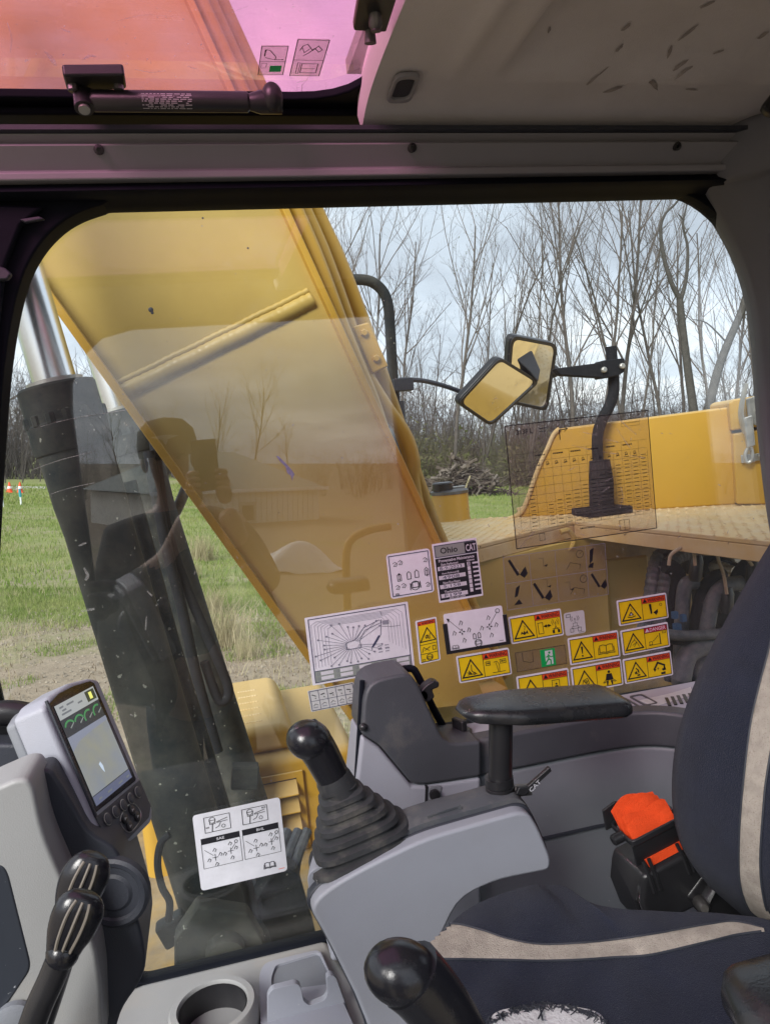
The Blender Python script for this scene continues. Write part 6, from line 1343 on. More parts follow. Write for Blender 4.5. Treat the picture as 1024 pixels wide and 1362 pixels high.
po = bpy.data.objects.new('clods', npmesh('clods', pv.reshape(-1, 3), None, (np.arange(pn)[:, None, None] * 4 + np.array([[0, 1, 3], [1, 2, 3], [2, 0, 3]])[None]).reshape(-1, 3), pmat('clod', (.30, .25, .19), .95, var=.3, vs=3))); COL.objects.link(po); setp(po, kind='stuff')
# dry reed tufts
tuft_me = None
tmp = np.zeros((260, 3)); tmp[:, :2] = nrng.normal(0, .16, (260, 2))
for i, (px, py, s_, lab_) in enumerate(((300, 862, .85, 'tallest dry tuft of pale reeds beside the boom foot'), (282, 815, .6, 'dry grass tuft right behind the tallest tuft'), (268, 742, .95, 'straw coloured tuft beside the thin oil line'), (330, 880, .45, 'low green and straw tuft next to the yellow boom edge'), (255, 765, .55, 'small tuft just below the pale straw tuft'))):
    p = gpx(px, py)
    if i == 0:
        o = blades('grass_tuft', tmp, .45, .75, .006, M['straw'], None); tuft_me = o
    else:
        o = tuft_me.copy(); COL.objects.link(o)
    o.location = (p.x, p.y, hgt(p.x, p.y)); o.scale = (s_, s_, s_); o.rotation_euler = (0, 0, i * 1.3); setp(o, lab_, 'grass tuft', 'dry reed tufts in the field')
    if i: pass
# cones and stakes
oc, wc, sc_, tl_ = pmat('cone_orange', (.75, .09, .02), .6), pmat('cone_band', (.7, .7, .7), .5), pmat('stake_white', (.72, .74, .74), .6), pmat('stake_teal', (.03, .30, .36), .5)
for px, py, lab_ in ((13, 645, 'left one of two orange traffic cones by the far gravel road'), (27, 644, 'right one of two orange traffic cones by the far gravel road')):
    d = wray(px, py); p = d * (56 / d.y); z0 = hgt(p.x, p.y)
    t = thing('traffic_cone', lab_, 'traffic cone', (p.x, p.y, z0), 'traffic cones by the road', space='w')
    part(t, 'base', MB().box((p.x, p.y, z0 + .03), (.42, .42, .06)), oc); part(t, 'cone', MB().lathe([(.19, .06), (.04, .72)], (p.x, p.y, z0), (0, 0, 1), 14), oc)
    part(t, 'band', MB().lathe([(.145, .28), (.108, .44)], (p.x, p.y, z0), (0, 0, 1), 14, caps=False), wc)
for px, py, lab_ in ((5, 676, 'left survey stake with teal top standing in the grass'), (29, 674, 'right survey stake with teal top leaning in the grass')):
    p = gpx(px, py); z0 = hgt(p.x, p.y)
    t = thing('survey_stake', lab_, 'stake', (p.x, p.y, z0), 'survey stakes in the field', space='w')
    part(t, 'stake', MB().tube([(p.x, p.y, z0 - .1), (p.x - .03, p.y, z0 + .42)], .045, 8), sc_); part(t, 'flag_top', MB().tube([(p.x - .03, p.y, z0 + .42), (p.x - .06, p.y, z0 + .82)], .065, 8), tl_)
# ---- bare trees
M['bark'] = pmat('bark', (.10, .088, .08), .95, var=.25, vs=3, bump=.6, bs=30, spec=.1); M['twig'] = pmat('twigs', (.145, .125, .115), .95, var=.2, vs=1, spec=.1)
M['barkg'] = pmat('pale_bark', (.17, .16, .145), .95, var=.25, vs=3, spec=.1)
M['bud'] = leafmat('young_buds', (.13, .16, .05), (.20, .21, .09), 1.2, .4)
def tubes_np(segs, sides=3):
    """segs: list of (polyline points, radii) -> one vertex/quad set"""
    vs, qs = [], []; o = 0
    for pts, rs in segs:
        m_ = len(pts); t = pts[-1] - pts[0]; t = t / (np.linalg.norm(t) + 1e-9)
        a = np.array([1., 0, 0]) if abs(t[0]) < .8 else np.array([0, 1., 0]); u = np.cross(t, a); u /= np.linalg.norm(u); w = np.cross(t, u)
        an = np.arange(sides) * 2 * np.pi / sides; ring = np.cos(an)[:, None] * u + np.sin(an)[:, None] * w
        vs.append((pts[:, None, :] + ring[None] * rs[:, None, None]).reshape(-1, 3))
        for i in range(m_ - 1):
            for k in range(sides):
                k2 = (k + 1) % sides; qs.append((o + i * sides + k, o + i * sides + k2, o + (i + 1) * sides + k2, o + (i + 1) * sides + k))
        o += m_ * sides
    return np.concatenate(vs), np.array(qs, np.int32)
def gentree(seed, H, r0, first, spread, nl, dens, wob=.03, lean=0, fork=0):
    g = random.Random(seed); trunk, limbs, twigs = [], [], []
    def grow(p, d, L, r, lev, steps):
        pts = [p.copy()]; q = p.copy(); dv = d.copy()
        for i in range(steps):
            dv = dv + np.array([g.gauss(0, wob * (1 + lev)), g.gauss(0, wob * (1 + lev)), g.gauss(.02 if lev else .01, wob * .6) + (.05 if lev >= 1 else 0)]); dv /= np.linalg.norm(dv)
            q = q + dv * L / steps; pts.append(q.copy())
        rs = np.linspace(r, r * (.30 if lev == 0 else .35), steps + 1)
        (trunk if lev == 0 else limbs if lev == 1 else twigs).append((np.array(pts), rs))
        return np.array(pts), rs
    def kids(pts, rs, L, lev, n, t0):
        if lev > 4: return
        for i in range(n):
            t = t0 + (1 - t0) * ((i + g.random()) / n); f = t * (len(pts) - 1); k = min(len(pts) - 2, int(f)); p = pts[k] + (pts[k + 1] - pts[k]) * (f - k)
            d0 = pts[k + 1] - pts[k]; d0 /= np.linalg.norm(d0); an = g.uniform(0, 2 * math.pi); side = np.array([math.cos(an), math.sin(an), g.uniform(-.1, .25)])
            side -= d0 * side.dot(d0); side /= np.linalg.norm(side); sp_ = g.uniform(.45, 1.0) * spread * (1.25 if lev > 1 else 1)
            d = d0 * (1 - .3 * sp_) + side * sp_; d[2] += .15; d /= np.linalg.norm(d)
            l_ = L * g.uniform(.30, .52) * (1.15 - .55 * t) * (1 if lev > 1 else 1.1); r = max(.0035, min(rs[k] * .55, l_ * .013 + .003))
            pp, rr = grow(p, d, l_, r, lev, 4 if lev < 3 else 3); kids(pp, rr, l_, lev + 1, max(2, int((dens[lev - 1] if lev - 1 < len(dens) else 3) * g.uniform(.7, 1.3))), .2)
    d0 = np.array([lean, g.uniform(-.04, .04), 1.0]); d0 /= np.linalg.norm(d0)
    stems = 1 + fork
    for s_ in range(stems):
        dd_ = d0 + np.array([g.uniform(-.22, .22), g.uniform(-.15, .15), 0]) * (1 if fork else 0); dd_ /= np.linalg.norm(dd_)
        pts, rs = grow(np.zeros(3), dd_, H * g.uniform(.85, 1), r0 * (1 if s_ == 0 else .8), 0, 12); kids(pts, rs, H, 1, nl, first)
    a = tubes_np(trunk, 8); b = tubes_np(limbs, 5); c = tubes_np(twigs, 3)
    cv = np.concatenate([b[0], c[0]]); cq = np.concatenate([b[1], c[1] + len(b[0])])
    tips = np.array([t[0][-1] for t in twigs])
    return a, (cv, cq), tips
protos = []
specs = [(11, 21, .17, .40, .70, 11, (7, 5, 3), .035, .02, 0), (12, 19, .13, .45, .60, 10, (6, 5, 3), .045, -.04, 1), (13, 22, .20, .36, .85, 12, (7, 5, 3), .038, .05, 0), (14, 16, .12, .36, .90, 10, (6, 5, 3), .055, -.03, 0), (15, 20, .13, .42, .60, 9, (6, 4, 3), .045, .03, 1), (16, 13, .08, .25, .80, 9, (5, 4, 3), .05, .02, 1)]
for s_ in specs:
    a, c, tips = gentree(*s_); protos.append((npmesh('trunk', a[0], a[1], None, M['bark'], True), npmesh('crown', c[0], c[1], None, M['twig']), s_[1], tips))
budme = []
for pr in protos:
    tp = pr[3][nrng.random(len(pr[3])) < .5]; n = len(tp); a = nrng.normal(0, .035, (n, 3, 3)) + tp[:, None, :]
    budme.append(npmesh('young_leaves', a.reshape(-1, 3), None, np.arange(n * 3).reshape(-1, 3), M['bud']))
kindlab = ['tall bare grey tree', 'slim twin stemmed bare tree', 'tall wide bare tree', 'smaller bare spreading tree', 'bare tree of several stems', 'low bare young tree']
def tree(px, topy, Y, k, label, group, rz=None, buds=False):
    d = wray(px, 640); x = d.x * Y / d.y; z0 = hgt(x, Y); dep = V(x, Y, 0).dot(fw)
    H = (math.tan(0) + (610 - topy) / 1000 * dep * 1.0) - z0; s_ = max(.25, H / (protos[k][2] * .98))
    t = thing('bare_tree', label, 'tree', (x, Y, z0 - .1), group, space='w'); t.rotation_euler = (0, 0, rng.uniform(0, 6.28) if rz is None else rz); t.scale = (s_, s_, s_)
    for nme, me in (('trunk', protos[k][0]), ('crown', protos[k][1])) + ((('young_leaves', budme[k]),) if buds else ()):
        o = bpy.data.objects.new(nme, me); COL.objects.link(o); o.parent = t
    return t
front = [(440, 262, 56, 2), (498, 300, 63, 0), (536, 312, 58, 3), (572, 420, 66, 5), (606, 285, 57, 0), (640, 305, 62, 4), (700, 278, 58, 4), (800, 262, 57, 0), (822, 245, 62, 2), (845, 270, 58, 4), (884, 280, 60, 3), (906, 300, 66, 0), (952, 300, 57, 3), (975, 310, 63, 0), (1016, 320, 60, 1), (1045, 300, 59, 0), (1075, 290, 62, 2), (520, 430, 68, 5), (625, 450, 70, 5), (555, 470, 70, 5), (690, 430, 72, 5), (590, 500, 64, 5), (405, 300, 60, 1), (380, 290, 62, 0), (-30, 470, 80, 3), (4, 485, 84, 4), (22, 500, 86, 3), (-60, 450, 78, 0), (764, 255, 57, 2)]
tg = 'bare trees along the field edge'
ORD = 'first second third fourth fifth sixth seventh eighth ninth tenth eleventh twelfth thirteenth fourteenth fifteenth sixteenth seventeenth eighteenth nineteenth twentieth'.split()
cnt = {}
for i, (px, ty, Y, k) in enumerate(sorted(front)):
    zone = 'from the left far off beyond the traffic cones' if px < 100 else 'right of the boom pipes towards the mirrors' if px < 660 else 'right of the upright mirror towards the snag' if px < 890 else 'right of the forked snag'
    cnt[zone] = cnt.get(zone, 0) + 1
    tree(px, ty, Y, k, '%s tree %s, %s' % (ORD[cnt[zone] - 1], zone, kindlab[k].replace('bare ', '')), tg, buds=(px * 7 + ty) % 9 == 0)
# two dark near trees: a forked snag and a leaning trunk
def special(name, label, paths, mat):
    w = MB(); b0 = Vector(paths[0][0][0]); first = None
    t = thing(name, label, 'tree', b0, tg, space='w')
    for i, (pts, r0, r1) in enumerate(paths):
        q = spl(pts, 5); mbx = MB().tube(q, [lerp(r0, r1, (j / (len(q) - 1)) ** .8) for j in range(len(q))], 9)
        if i == 0: part(t, 'trunk', mbx, mat, fix=False)
        else: w.add(mbx.v, mbx.f)
    if w.v: part(t, 'crown', w, mat, fix=False)
M['darkbark'] = pmat('dark_bark', (.07, .065, .06), .95, var=.25, vs=3, spec=.1)
def wp(px, py, Y): return Wd(px, py, Y)
Yd = 46
special('snag_tree', 'dark forked dead tree with knobby broken limbs above the yellow box', [([wp(924, 560, Yd), wp(914, 490, Yd), wp(908, 440, Yd), wp(904, 398, Yd)], .32, .20), ([wp(904, 398, Yd), wp(892, 375, Yd), wp(882, 340, Yd), wp(878, 305, Yd), wp(884, 285, Yd), wp(897, 272, Yd), wp(905, 262, Yd)], .19, .05), ([wp(905, 398, Yd), wp(912, 370, Yd), wp(914, 330, Yd), wp(908, 300, Yd), wp(913, 272, Yd)], .16, .05), ([wp(908, 292, Yd), wp(902, 285, Yd)], .07, .03), ([wp(880, 308, Yd), wp(876, 318, Yd)], .06, .03), ([wp(911, 310, Yd), wp(916, 303, Yd)], .06, .03)], M['darkbark'])
special('leaning_tree', 'dark thick trunk leaning right above the steel latch', [([wp(938, 560, Yd), wp(952, 500, Yd), wp(966, 460, Yd), wp(985, 415, Yd), wp(1000, 366, Yd), wp(1030, 290, Yd)], .34, .20), ([wp(985, 415, Yd), wp(1002, 402, Yd), wp(1014, 380, Yd), wp(1040, 350, Yd)], .10, .03), ([wp(968, 458, Yd), wp(940, 430, Yd), wp(920, 425, Yd)], .08, .02)], M['darkbark'])
# trees behind
bk = []
for i in range(34):
    px = rng.uniform(395, 1120) if i < 24 else rng.uniform(-80, 60); Y = rng.uniform(68, 92)
    tree(px, rng.uniform(400, 500) if px > 395 else rng.uniform(500, 560), Y, rng.choice((1, 3, 4, 5, 5, 0)), 'one of the many thin bare trees crowded behind the front row', 'bare trees deep in the wood')
# undergrowth: saplings and brush in one mass
def brush(name, n, mat, x0, x1, y0, y1, H, seed, keep=lambda x, y: True, rad=1.0):
    g = random.Random(seed); sh = []
    for k in range(5):
        segs = []
        for s_ in range(8):
            a = g.uniform(0, 6.28); d = np.array([math.cos(a) * g.uniform(.05, .5), math.sin(a) * g.uniform(.05, .5), 1.]); p = np.array([g.gauss(0, .3), g.gauss(0, .3), 0]); L = g.uniform(.5, 1) * H; pts = [p]
            for j in range(4): d = d + np.array([g.gauss(0, .15), g.gauss(0, .15), 0]); pts.append(pts[-1] + d / np.linalg.norm(d) * L / 4)
            pts = np.array(pts); segs.append((pts, np.linspace(.02, .006, 5) * rad))
            for b_ in range(6):
                f_ = g.randint(1, 3); dd_ = np.array([g.gauss(0, 1), g.gauss(0, 1), g.uniform(.1, 1)]); dd_ /= np.linalg.norm(dd_); q = pts[f_]; l_ = L * g.uniform(.15, .35)
                segs.append((np.array([q, q + dd_ * l_ * .5, q + dd_ * l_ + np.array([0, 0, .1])]), np.array([.009, .007, .004]) * rad))
        sh.append(tubes_np(segs, 3))
    vs, qs = [], []; o = 0
    for i in range(n):
        x, y = g.uniform(x0, x1), g.uniform(y0, y1)
        if not keep(x, y): continue
        v, q = sh[i % 5]; a = g.uniform(0, 6.28); s_ = g.uniform(.5, 1.25); c_, s2_ = math.cos(a) * s_, math.sin(a) * s_
        vs.append(np.stack([v[:, 0] * c_ - v[:, 1] * s2_ + x, v[:, 0] * s2_ + v[:, 1] * c_ + y, v[:, 2] * s_ + hgt(x, y) - .05], 1)); qs.append(q + o); o += len(v)
    ob_ = bpy.data.objects.new(name, npmesh(name, np.concatenate(vs), np.concatenate(qs), None, mat)); COL.objects.link(ob_); setp(ob_, kind='stuff')
M['brushm'] = pmat('brush_stems', (.135, .11, .09), .95, var=.25, vs=.5, spec=.1, col2=(.10, .10, .06), c2s=.25, c2lo=.45, c2hi=.6)
kp = lambda x, y: -.5 < x / y < 1.2
brush('undergrowth', 950, M['brushm'], -12, 90, 55, 80, 5.2, 3, lambda x, y: x / y > .0 and x / y < 1.2, rad=1.5)
brush('undergrowth', 330, pmat('haze_tinted_stems', (.27, .27, .27), .95, spec=.1), -45, -24, 74, 95, 5, 4, rad=1.4)  # pale grey colour stands in for distance haze at the far left
brush('far_woods', 900, pmat('far_stems', (.13, .115, .11), .95, var=.2, vs=.3, spec=.1), -60, 110, 80, 112, 13, 6, rad=2.6)
# leafy low bushes at the wood's foot
nb_ = 95000; bx_ = nrng.uniform(2, 88, nb_); by_ = nrng.uniform(53, 76, nb_); cl = np.array([mn.noise(V(x * .22, y * .22, 31)) for x, y in zip(bx_, by_)]); k_ = cl > nrng.uniform(-.15, .35, nb_)
bx_, by_ = bx_[k_], by_[k_]; bz = np.array([hgt(x, y) for x, y in zip(bx_, by_)]) + np.abs(nrng.normal(0, 1.25, len(bx_))) * (1 + cl[k_])
c0 = np.stack([bx_, by_, bz], 1); tri = c0[:, None, :] + nrng.normal(0, .13, (len(c0), 3, 3))
ob_ = bpy.data.objects.new('brush_leaves', npmesh('brush_leaves', tri.reshape(-1, 3), None, np.arange(len(c0) * 3).reshape(-1, 3), leafmat('brush_leaf', (.10, .118, .045), (.17, .14, .095), .15, .35))); COL.objects.link(ob_); setp(ob_, kind='stuff')
# brush pile
pc = gpx(616, 650); pc = V(pc.x * 47 / pc.y, 47, 0); pc.z = hgt(pc.x, 47)
bpile = thing('brush_pile', 'grey heap of cut logs and branches at the wood edge behind the filler', 'brush pile', pc, space='w')
lms = [pmat('log_bark', (.105, .085, .07), .95, var=.35, vs=2, spec=.1), pmat('old_log', (.165, .14, .12), .95, var=.3, vs=2, spec=.1)]
lme = []
for k in range(4):
    mb = MB(); q = spl([V(-1.1 + .55 * i, rng.uniform(-.12, .12), rng.uniform(-.1, .1)) for i in range(5)], 3); mb.tube(q, [lerp(.16, .08, i / (len(q) - 1)) * rng.uniform(.9, 1.1) for i in range(len(q))], 6)
    me = mesh_of('log', mb, lms[k % 2], V(0, 0, 0)); lme.append(me)
for i in range(110):
    t = rng.gauss(0, .42); hx = 3.5 * max(-1.05, min(1.05, t)); top_ = 2.3 * max(0.05, 1 - abs(t) ** 1.5)
    o = bpy.data.objects.new('log', lme[i % 4]); COL.objects.link(o); o.parent = bpile
    s_ = rng.uniform(.35, 1.0); o.location = (hx, rng.uniform(-1.1, 1.1), rng.uniform(.05, top_)); o.rotation_euler = (rng.uniform(-.3, .3), rng.gauss(0, .4), rng.uniform(0, 6.28)); o.scale = (s_ * rng.uniform(.6, 1.1), s_ * rng.uniform(.5, 1.3), s_)
segs = []
for i in range(420):
    t = rng.gauss(0, .5); p = np.array([3.2 * max(-1.2, min(1.2, t)), rng.uniform(-1.3, 1.3), rng.uniform(.0, 2.1 * max(.1, 1 - abs(t) ** 1.5))]); d = np.array([rng.gauss(0, 1), rng.gauss(0, 1), rng.gauss(.15, .4)]); d /= np.linalg.norm(d); l_ = rng.uniform(.5, 1.6); segs.append((np.array([p, p + d * l_ * .5 + np.array([0, 0, rng.uniform(-.1, .1)]), p + d * l_]), np.array([.035, .025, .01])))
v_, q_ = tubes_np(segs, 4); o = bpy.data.objects.new('branches', npmesh('branches', v_, q_, None, lms[0])); COL.objects.link(o); o.parent = bpile; setp(o, kind='stuff')
o = bpy.data.objects.new('pale_stick', mesh_of('pale_stick', MB().tube([V(-.55, -1.4, 0), V(.0, -1.35, 1.35)], .06, 6), M['straw'], V(0, 0, 0))); COL.objects.link(o); o.parent = bpile
# ---- behind the camera, seen mirrored in the window: a low house, trees, the photographer
def mir(px, py, D):                                         # world point seen at a pixel by way of the pane; D = its distance behind the camera
    d = wray(px, py); n = V(0, 1, 0); t = (YG + YG + D) / d.y; p = d * t; return V(p.x, 2 * YG - p.y, p.z)
house = thing('house', 'low pale sided house with a grey hip roof, mirrored in the window', 'house', V(5, -45, -4.6), space='w')
h0, h1 = mir(205, 660, 40), mir(424, 650, 46); zeave = mir(350, 652, 43).z; zg_ = -4.3
hd_ = (V(h1.x, h1.y, 0) - V(h0.x, h0.y, 0)); hL = hd_.length; hd_.normalize(); hn = V(hd_.y, -hd_.x, 0)
if hn.y > 0: hn = -hn
o0 = V(h0.x, h0.y, 0); wallp = [o0, o0 + hd_ * hL, o0 + hd_ * hL + hn * 8, o0 + hn * 8]
part(house, 'wall', MB().prism([p + V(0, 0, zg_) for p in wallp], (0, 0, zeave - zg_ - .1)), pmat('siding', (.80, .77, .70), .7, var=.04))
bt_ = MB()
for i in range(int(hL / .4)): q = o0 + hd_ * (.2 + i * .4) - hn * .02; bt_.box(q + V(0, 0, (zg_ + zeave) / 2), (.05, .05, zeave - zg_ - .12))
part(house, 'batten', bt_, pmat('batten', (.66, .63, .57), .7), kind='stuff')
part(house, 'fascia', MB().box(o0 + hd_ * hL / 2 - hn * .45 + V(0, 0, zeave), (hL + .9, .06, .2), Matrix.Rotation(math.atan2(hd_.y, hd_.x), 3, 'Z')), pmat('fascia', (.8, .8, .8), .5))
eo = [o0 - hd_ * .4 - hn * .45, o0 + hd_ * (hL + .4) - hn * .45, o0 + hd_ * (hL + .4) + hn * 8.4, o0 - hd_ * .4 + hn * 8.4]
r0_, r1_ = o0 + hd_ * 3.5 + hn * 4 + V(0, 0, zeave + 2.3), o0 + hd_ * (hL - 3.8) + hn * 4 + V(0, 0, zeave + 2.3); ee = [p + V(0, 0, zeave) for p in eo]
rf_ = MB(); rf_.add(ee + [r0_, r1_], [(0, 1, 5, 4), (1, 2, 5), (2, 3, 4, 5), (3, 0, 4), (3, 2, 1, 0)]); part(house, 'roof', rf_, pmat('shingles', (.30, .32, .30), .9, var=.12, vs=3, bump=.5, bs=8))
wm_ = part(house, 'window', MB().box(o0 + hd_ * (hL * .52) - hn * .03 + V(0, 0, zeave - 1.35), (1.2, .08, 1.3), Matrix.Rotation(math.atan2(hd_.y, hd_.x), 3, 'Z')), pmat('house_frame', (.5, .46, .38), .6))
part(wm_, 'pane', MB().box(o0 + hd_ * (hL * .52) - hn * .08 + V(0, 0, zeave - 1.35), (.8, .04, .9), Matrix.Rotation(math.atan2(hd_.y, hd_.x), 3, 'Z')), pmat('house_pane', (.05, .05, .05), .1))
for i, (px, ty, D, k) in enumerate(((165, 540, 60, 3), (285, 528, 58, 0), (335, 510, 60, 2), (390, 562, 62, 3), (215, 550, 66, 1))):
    p = mir(px, 640, D); z0 = hgt(p.x, p.y); H = mir(px, ty, D).z - z0; s_ = H / protos[k][2]
    t = thing('bare_tree', 'bare tree behind the low house, mirrored in the window, ' + ('left of the cap', 'above the cap brim', 'tallest and widest crown', 'farthest right', 'directly over the cap')[i], 'tree', (p.x, p.y, z0), 'trees behind the house', space='w'); t.scale = (s_,) * 3
    for nme, me in (('trunk', protos[k][0]), ('crown', protos[k][1])): o = bpy.data.objects.new(nme, me); COL.objects.link(o); o.parent = t
brush('undergrowth', 200, M['brushm'], -40, 70, -100, -70, 6, 9)
tp_ = mir(392, 718, 24); tpz = hgt(tp_.x, tp_.y)
tm = MB(); tm.grid(lambda u, v: V(tp_.x - 1.6 + 3.2 * u, tp_.y - .9 + 1.8 * v, tpz + .95 * math.sin(math.pi * u) ** .7 * math.sin(math.pi * v) ** .6 + .12 * math.sin(u * 9 + v * 5)), 24, 14)
single('tarp_heap', tm, pmat('white_tarp', (.72, .74, .76), .45), 'white tarp thrown over a heap before the house, mirrored in the window', 'tarp', space='w')
# the photographer
px0, py0 = -.12, -.40
per = thing('person', 'person in a dark jacket and cap holding up a phone, mirrored in the window', 'person', V(px0, py0, -1.66), space='m')
def skin(name, verts, edges, mat, root=0, sub=2, parent=None):
    me = bpy.data.meshes.new(name); b_ = BASE[per]; me.from_pydata([tuple(Vector(v[0]) - b_) for v in verts], edges, []); me.materials.append(mat)
    o = bpy.data.objects.new(name, me); COL.objects.link(o); o.parent = parent or per; BASE[o] = b_
    s_ = o.modifiers.new('skin', 'SKIN')
    for i, v in enumerate(verts): me.skin_vertices[0].data[i].radius = v[1] if isinstance(v[1], tuple) else (v[1], v[1]); me.skin_vertices[0].data[i].use_root = i == root
    sb_ = o.modifiers.new('sub', 'SUBSURF'); sb_.levels = sub; sb_.render_levels = sub; s_.use_smooth_shade = True; return o
M['skin'] = pmat('skin', (.42, .26, .19), .55, var=.06); M['jacket'] = pmat('jacket_cloth', (.055, .052, .05), .9, var=.2, vs=10, bump=.5, bs=60); M['jeans'] = pmat('trousers', (.04, .05, .07), .9); M['capm'] = pmat('cap_cloth', (.03, .03, .033), .85)
hx, hy, hz_ = px0, py0, .0
def A(x, y, z): return V(px0 + x, py0 + y, z)
bodyv = [(A(0, 0, -.72), (.15, .11)), (A(0, 0, -.55), (.15, .11)), (A(0, .0, -.36), (.17, .12)), (A(0, 0, -.22), (.13, .10)), (A(0, .01, -.16), .055), (A(0, .02, -.08), .055), (A(0, .03, -.0), (.075, .085)), (A(0, .03, .06), (.072, .085)),
         (A(.18, .0, -.25), .075), (A(.27, .06, -.46), .055), (A(.20, .28, -.30), .042), (A(.165, .335, -.16), .035),
         (A(-.18, .0, -.25), .075), (A(-.24, .08, -.46), .055), (A(-.02, .30, -.30), .042), (A(.06, .335, -.16), .035),
         (A(.09, 0, -.84), .095), (A(.10, .02, -1.22), .07), (A(.10, 0, -1.58), .05), (A(.10, .12, -1.63), .04), (A(-.09, 0, -.84), .095), (A(-.10, .02, -1.22), .07), (A(-.10, 0, -1.58), .05), (A(-.10, .12, -1.63), .04)]
bodye = [(0, 1), (1, 2), (2, 3), (3, 4), (4, 5), (5, 6), (6, 7), (3, 8), (8, 9), (9, 10), (10, 11), (3, 12), (12, 13), (13, 14), (14, 15), (0, 16), (16, 17), (17, 18), (18, 19), (0, 20), (20, 21), (21, 22), (22, 23)]
bo = skin('body', bodyv, bodye, M['skin'])
jv = [(A(0, 0, -.74), (.175, .135)), (A(0, 0, -.52), (.17, .13)), (A(0, 0, -.36), (.19, .14)), (A(0, 0, -.23), (.15, .12)), (A(0, .005, -.155), .075), (A(.185, 0, -.26), .09), (A(.28, .06, -.47), .07), (A(.21, .25, -.33), .054), (A(.185, .30, -.24), .048), (A(-.185, 0, -.26), .09), (A(-.25, .08, -.47), .07), (A(-.04, .27, -.33), .054), (A(.03, .31, -.24), .048)]
skin('jacket', jv, [(0, 1), (1, 2), (2, 3), (3, 4), (3, 5), (5, 6), (6, 7), (7, 8), (3, 9), (9, 10), (10, 11), (11, 12)], M['jacket'])
tv_ = [(A(0, 0, -.76), (.16, .12)), (A(.09, 0, -.88), .11), (A(.10, .02, -1.22), .085), (A(.10, 0, -1.56), .07), (A(-.09, 0, -.88), .11), (A(-.10, .02, -1.22), .085), (A(-.10, 0, -1.56), .07)]
skin('trousers', tv_, [(0, 1), (1, 2), (2, 3), (0, 4), (4, 5), (5, 6)], M['jeans'])
cap_ = part(per, 'cap', MB().lathe([(.098, -.015), (.10, .03), (.092, .075), (.06, .108), (.005, .118)], A(0, .025, .035), (0, 0, 1), 24), M['capm'])
part(cap_, 'cap_brim', MB().prism([A(.07 * math.cos(t) + .02, .10 + .085 * math.sin(t), .03 - .01 * abs(math.cos(t))) for t in np.linspace(0, math.pi, 14)], (0, 0, .006)), M['capm'])
part(cap_, 'cap_emblem', MB().poly([A(-.045, .126, .085), A(-.01, .126, .075), A(0, .126, .055), A(.01, .126, .075), A(.045, .126, .085), A(.012, .126, .09), A(-.012, .126, .09)]), M['offwhite'], smooth=0)
part(per, 'nose', MB().ball(A(0, .118, -.005), (.013, .02, .022)), M['skin'])
for s_ in (-1, 1): part(per, 'ear', MB().ball(A(s_ * .082, .02, .0), (.012, .022, .03)), M['skin']); part(per, 'eye', MB().ball(A(s_ * .032, .103, .018), .011), M['charcoal'])
part(per, 'mouth', MB().ball(A(0, .108, -.045), (.025, .008, .006)), pmat('lips', (.30, .12, .10), .5))
# phone just behind the lens, held by both hands
ph = single('phone', MB().box(V(.0, -.035, -.02), (.074, .008, .155)), M['black'], 'black phone held up in both hands in the doorway, mirrored in the window', 'phone', bev=.004)
for s_, bx0 in ((1, V(.045, -.065, -.10)), (-1, V(-.045, -.065, -.10))):
    hv = [(bx0 + V(0, 0, -.05), .026), (bx0, .030), (bx0 + V(0, 0, .03), .026)]; he = [(0, 1), (1, 2)]; i0 = 3
    for k in range(4):
        b_ = bx0 + V(s_ * .006, .004, .012 + .018 * k - .02); hv += [(b_, .011), (b_ + V(s_ * .004, .026, .012), .0095), (b_ + V(-s_ * .014, .040, .014), .0085), (b_ + V(-s_ * .030, .040, .012), .0075)]
        he += [(1 if k < 2 else 2, i0), (i0, i0 + 1), (i0 + 1, i0 + 2), (i0 + 2, i0 + 3)]; i0 += 4
    hv += [(bx0 + V(-s_ * .012, .0, .02), .012), (bx0 + V(-s_ * .022, -.002, .05), .010), (bx0 + V(-s_ * .028, .004, .07), .009)]; he += [(1, i0), (i0, i0 + 1), (i0 + 1, i0 + 2)]
    skin('hand', hv, he, M['skin'], 1, 1)
tr = thing('crawler_track', 'steel crawler track beneath the open cab door', 'track', V(-.3, -.45, -1.9)); 
part(tr, 'track_frame', MB().box((.4, -.42, -2.0), (3.2, .35, .45)), M['charcoal'], bev=.03)
sh_ = MB().box((0, 0, 0), (.15, .5, .03)); sm_ = mesh_of('track_shoe', sh_, M['rust'], V(0, 0, 0))
for i in range(18): o = bpy.data.objects.new('track_shoe', sm_); COL.objects.link(o); o.parent = tr; o.location = V(-1.0 + .17 * i + .3, .03, .225)

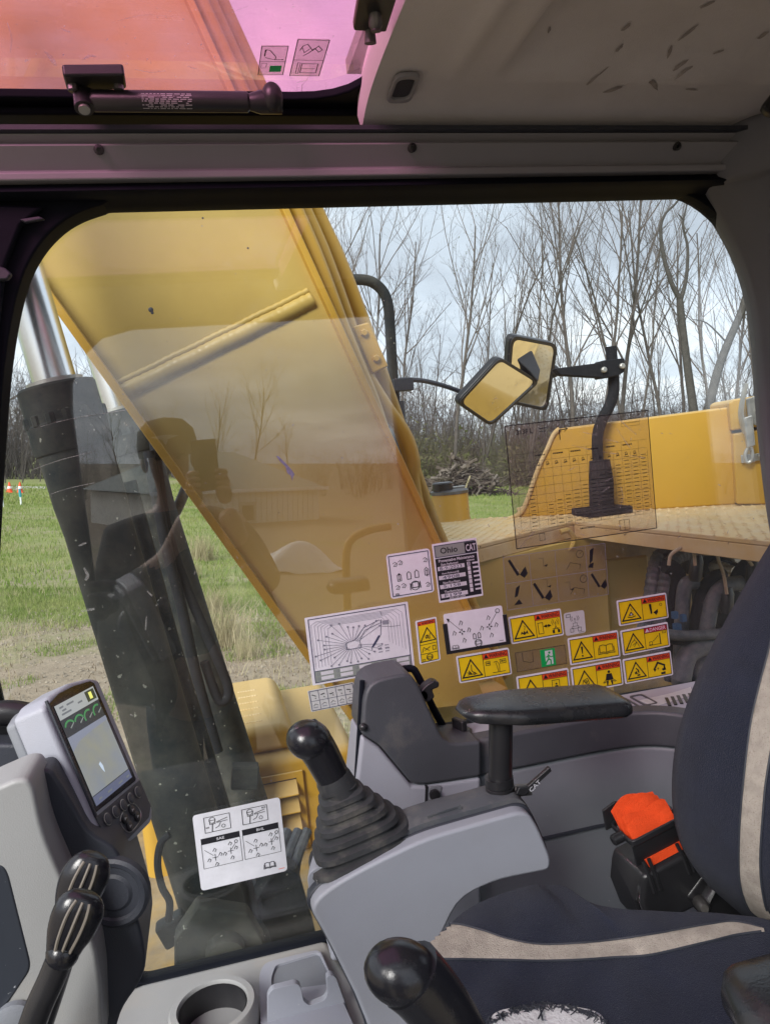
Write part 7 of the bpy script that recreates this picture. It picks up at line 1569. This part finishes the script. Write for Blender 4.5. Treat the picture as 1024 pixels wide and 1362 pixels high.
# ------------------------------------------------------------------ scratches and smears on the pane
gl = [c for c in cab.children if c.name.startswith('window_glass')][0]
sm_mat = glassmat('dried_smear', (.95, .95, .95), .30, (.75, .75, .74), 60, .3)
sk = MB()
def scratch(pts, wd):
    q = spl([P(x, y, YG - .0042) for x, y in pts], 4); n = len(q)
    for i in range(n - 1):
        d = (q[i + 1] - q[i]).normalized(); nn = V(-d.z, 0, d.x) * wd * .5 * (0.4 + .6 * math.sin(math.pi * (i + .5) / n)); sk.poly([q[i] - nn, q[i + 1] - nn, q[i + 1] + nn, q[i] + nn])
for pts, wd in ((((822, 556), (832, 566), (846, 578)), .0028), (((820, 570), (829, 584), (838, 596)), .0022), (((775, 575), (795, 579)), .0016), (((799, 583), (822, 588)), .0018), (((800, 601), (822, 604)), .0020), (((836, 606), (858, 609)), .0022), (((760, 592), (785, 598)), .0014), (((755, 626), (768, 620)), .0018), (((803, 641), (816, 634)), .0018), (((801, 654), (811, 647)), .0024), (((824, 645), (828, 660), (824, 676)), .0018), (((690, 730), (700, 718), (712, 706)), .0016),
                ((((35, 628), (80, 612), (128, 600))), .0009), ((((54, 662), (90, 650), (126, 642))), .0009), ((((30, 575), (90, 558), (170, 545))), .0008), ((((105, 726), (115, 722)), .0030)), ((((108, 813), (126, 810)), .0036)), (((195, 820), (194, 838)), .0022), (((112, 755), (117, 765), (114, 772)), .0045), (((196, 786), (203, 793)), .0022)):
    scratch(pts, wd)
for i in range(26):
    x, y = rng.uniform(70, 330), rng.uniform(680, 1260); a = rng.uniform(0, 6.28); l_ = rng.uniform(2, 5); scratch(((x, y), (x + l_ * math.cos(a), y + l_ * math.sin(a))), rng.uniform(.0006, .0018))
for i in range(70):
    x, y = rng.uniform(620, 1000), rng.uniform(530, 900); a = rng.uniform(0, 6.28); l_ = rng.uniform(2, 6); scratch(((x, y), (x + l_ * math.cos(a), y + l_ * math.sin(a))), rng.uniform(.0006, .0022))
part(gl, 'scratch', sk, sm_mat, smooth=0, fix=False, kind='stuff')
bd = MB(); bd.poly([P(x, y, YG - .0045) for x, y in ((367, 606), (371, 607), (383, 619), (389, 626), (392, 631), (390, 634), (389, 640), (387, 633), (382, 629), (380, 621), (372, 613))])
part(gl, 'bird_smear', bd, pmat('smear_blue', (.16, .18, .25), .8, var=.3, vs=200), smooth=0)

hs = MB()
def hscratch(pts, wd):
    q = spl([PZ(x, y, ZH + .0115) for x, y in pts], 4); n = len(q)
    for i in range(n - 1):
        d = (q[i + 1] - q[i]).normalized(); nn = V(-d.y, d.x, 0) * wd * .5 * (.3 + .7 * math.sin(math.pi * (i + .5) / n)); hs.poly([q[i] - nn, q[i + 1] - nn, q[i + 1] + nn, q[i] + nn])
for pts, wd in ((((82, 38), (88, 41), (94, 43)), .004), (((34, 82), (37, 79)), .004), (((60, 68), (68, 76), (75, 88)), .006), (((110, 80), (120, 74), (128, 76)), .005), (((180, 92), (200, 96), (220, 94)), .0025), (((250, 88), (262, 92)), .003), (((10, 30), (16, 50), (14, 70)), .002), (((300, 20), (330, 8)), .001), (((150, 30), (190, 20), (230, 22)), .0012), (((395, 110), (410, 106)), .002)):
    hscratch(pts, wd)
for i in range(50):
    x, y = rng.uniform(0, 470), rng.uniform(2, 122); a = rng.uniform(0, 6.28); l_ = rng.uniform(1, 4); hscratch(((x, y), (x + l_ * math.cos(a), y + l_ * math.sin(a))), rng.uniform(.0006, .002))
part([c for c in hatch.children if c.name.startswith('hatch_pane')][0], 'smear', hs, sm_mat, smooth=0, fix=False, kind='stuff')
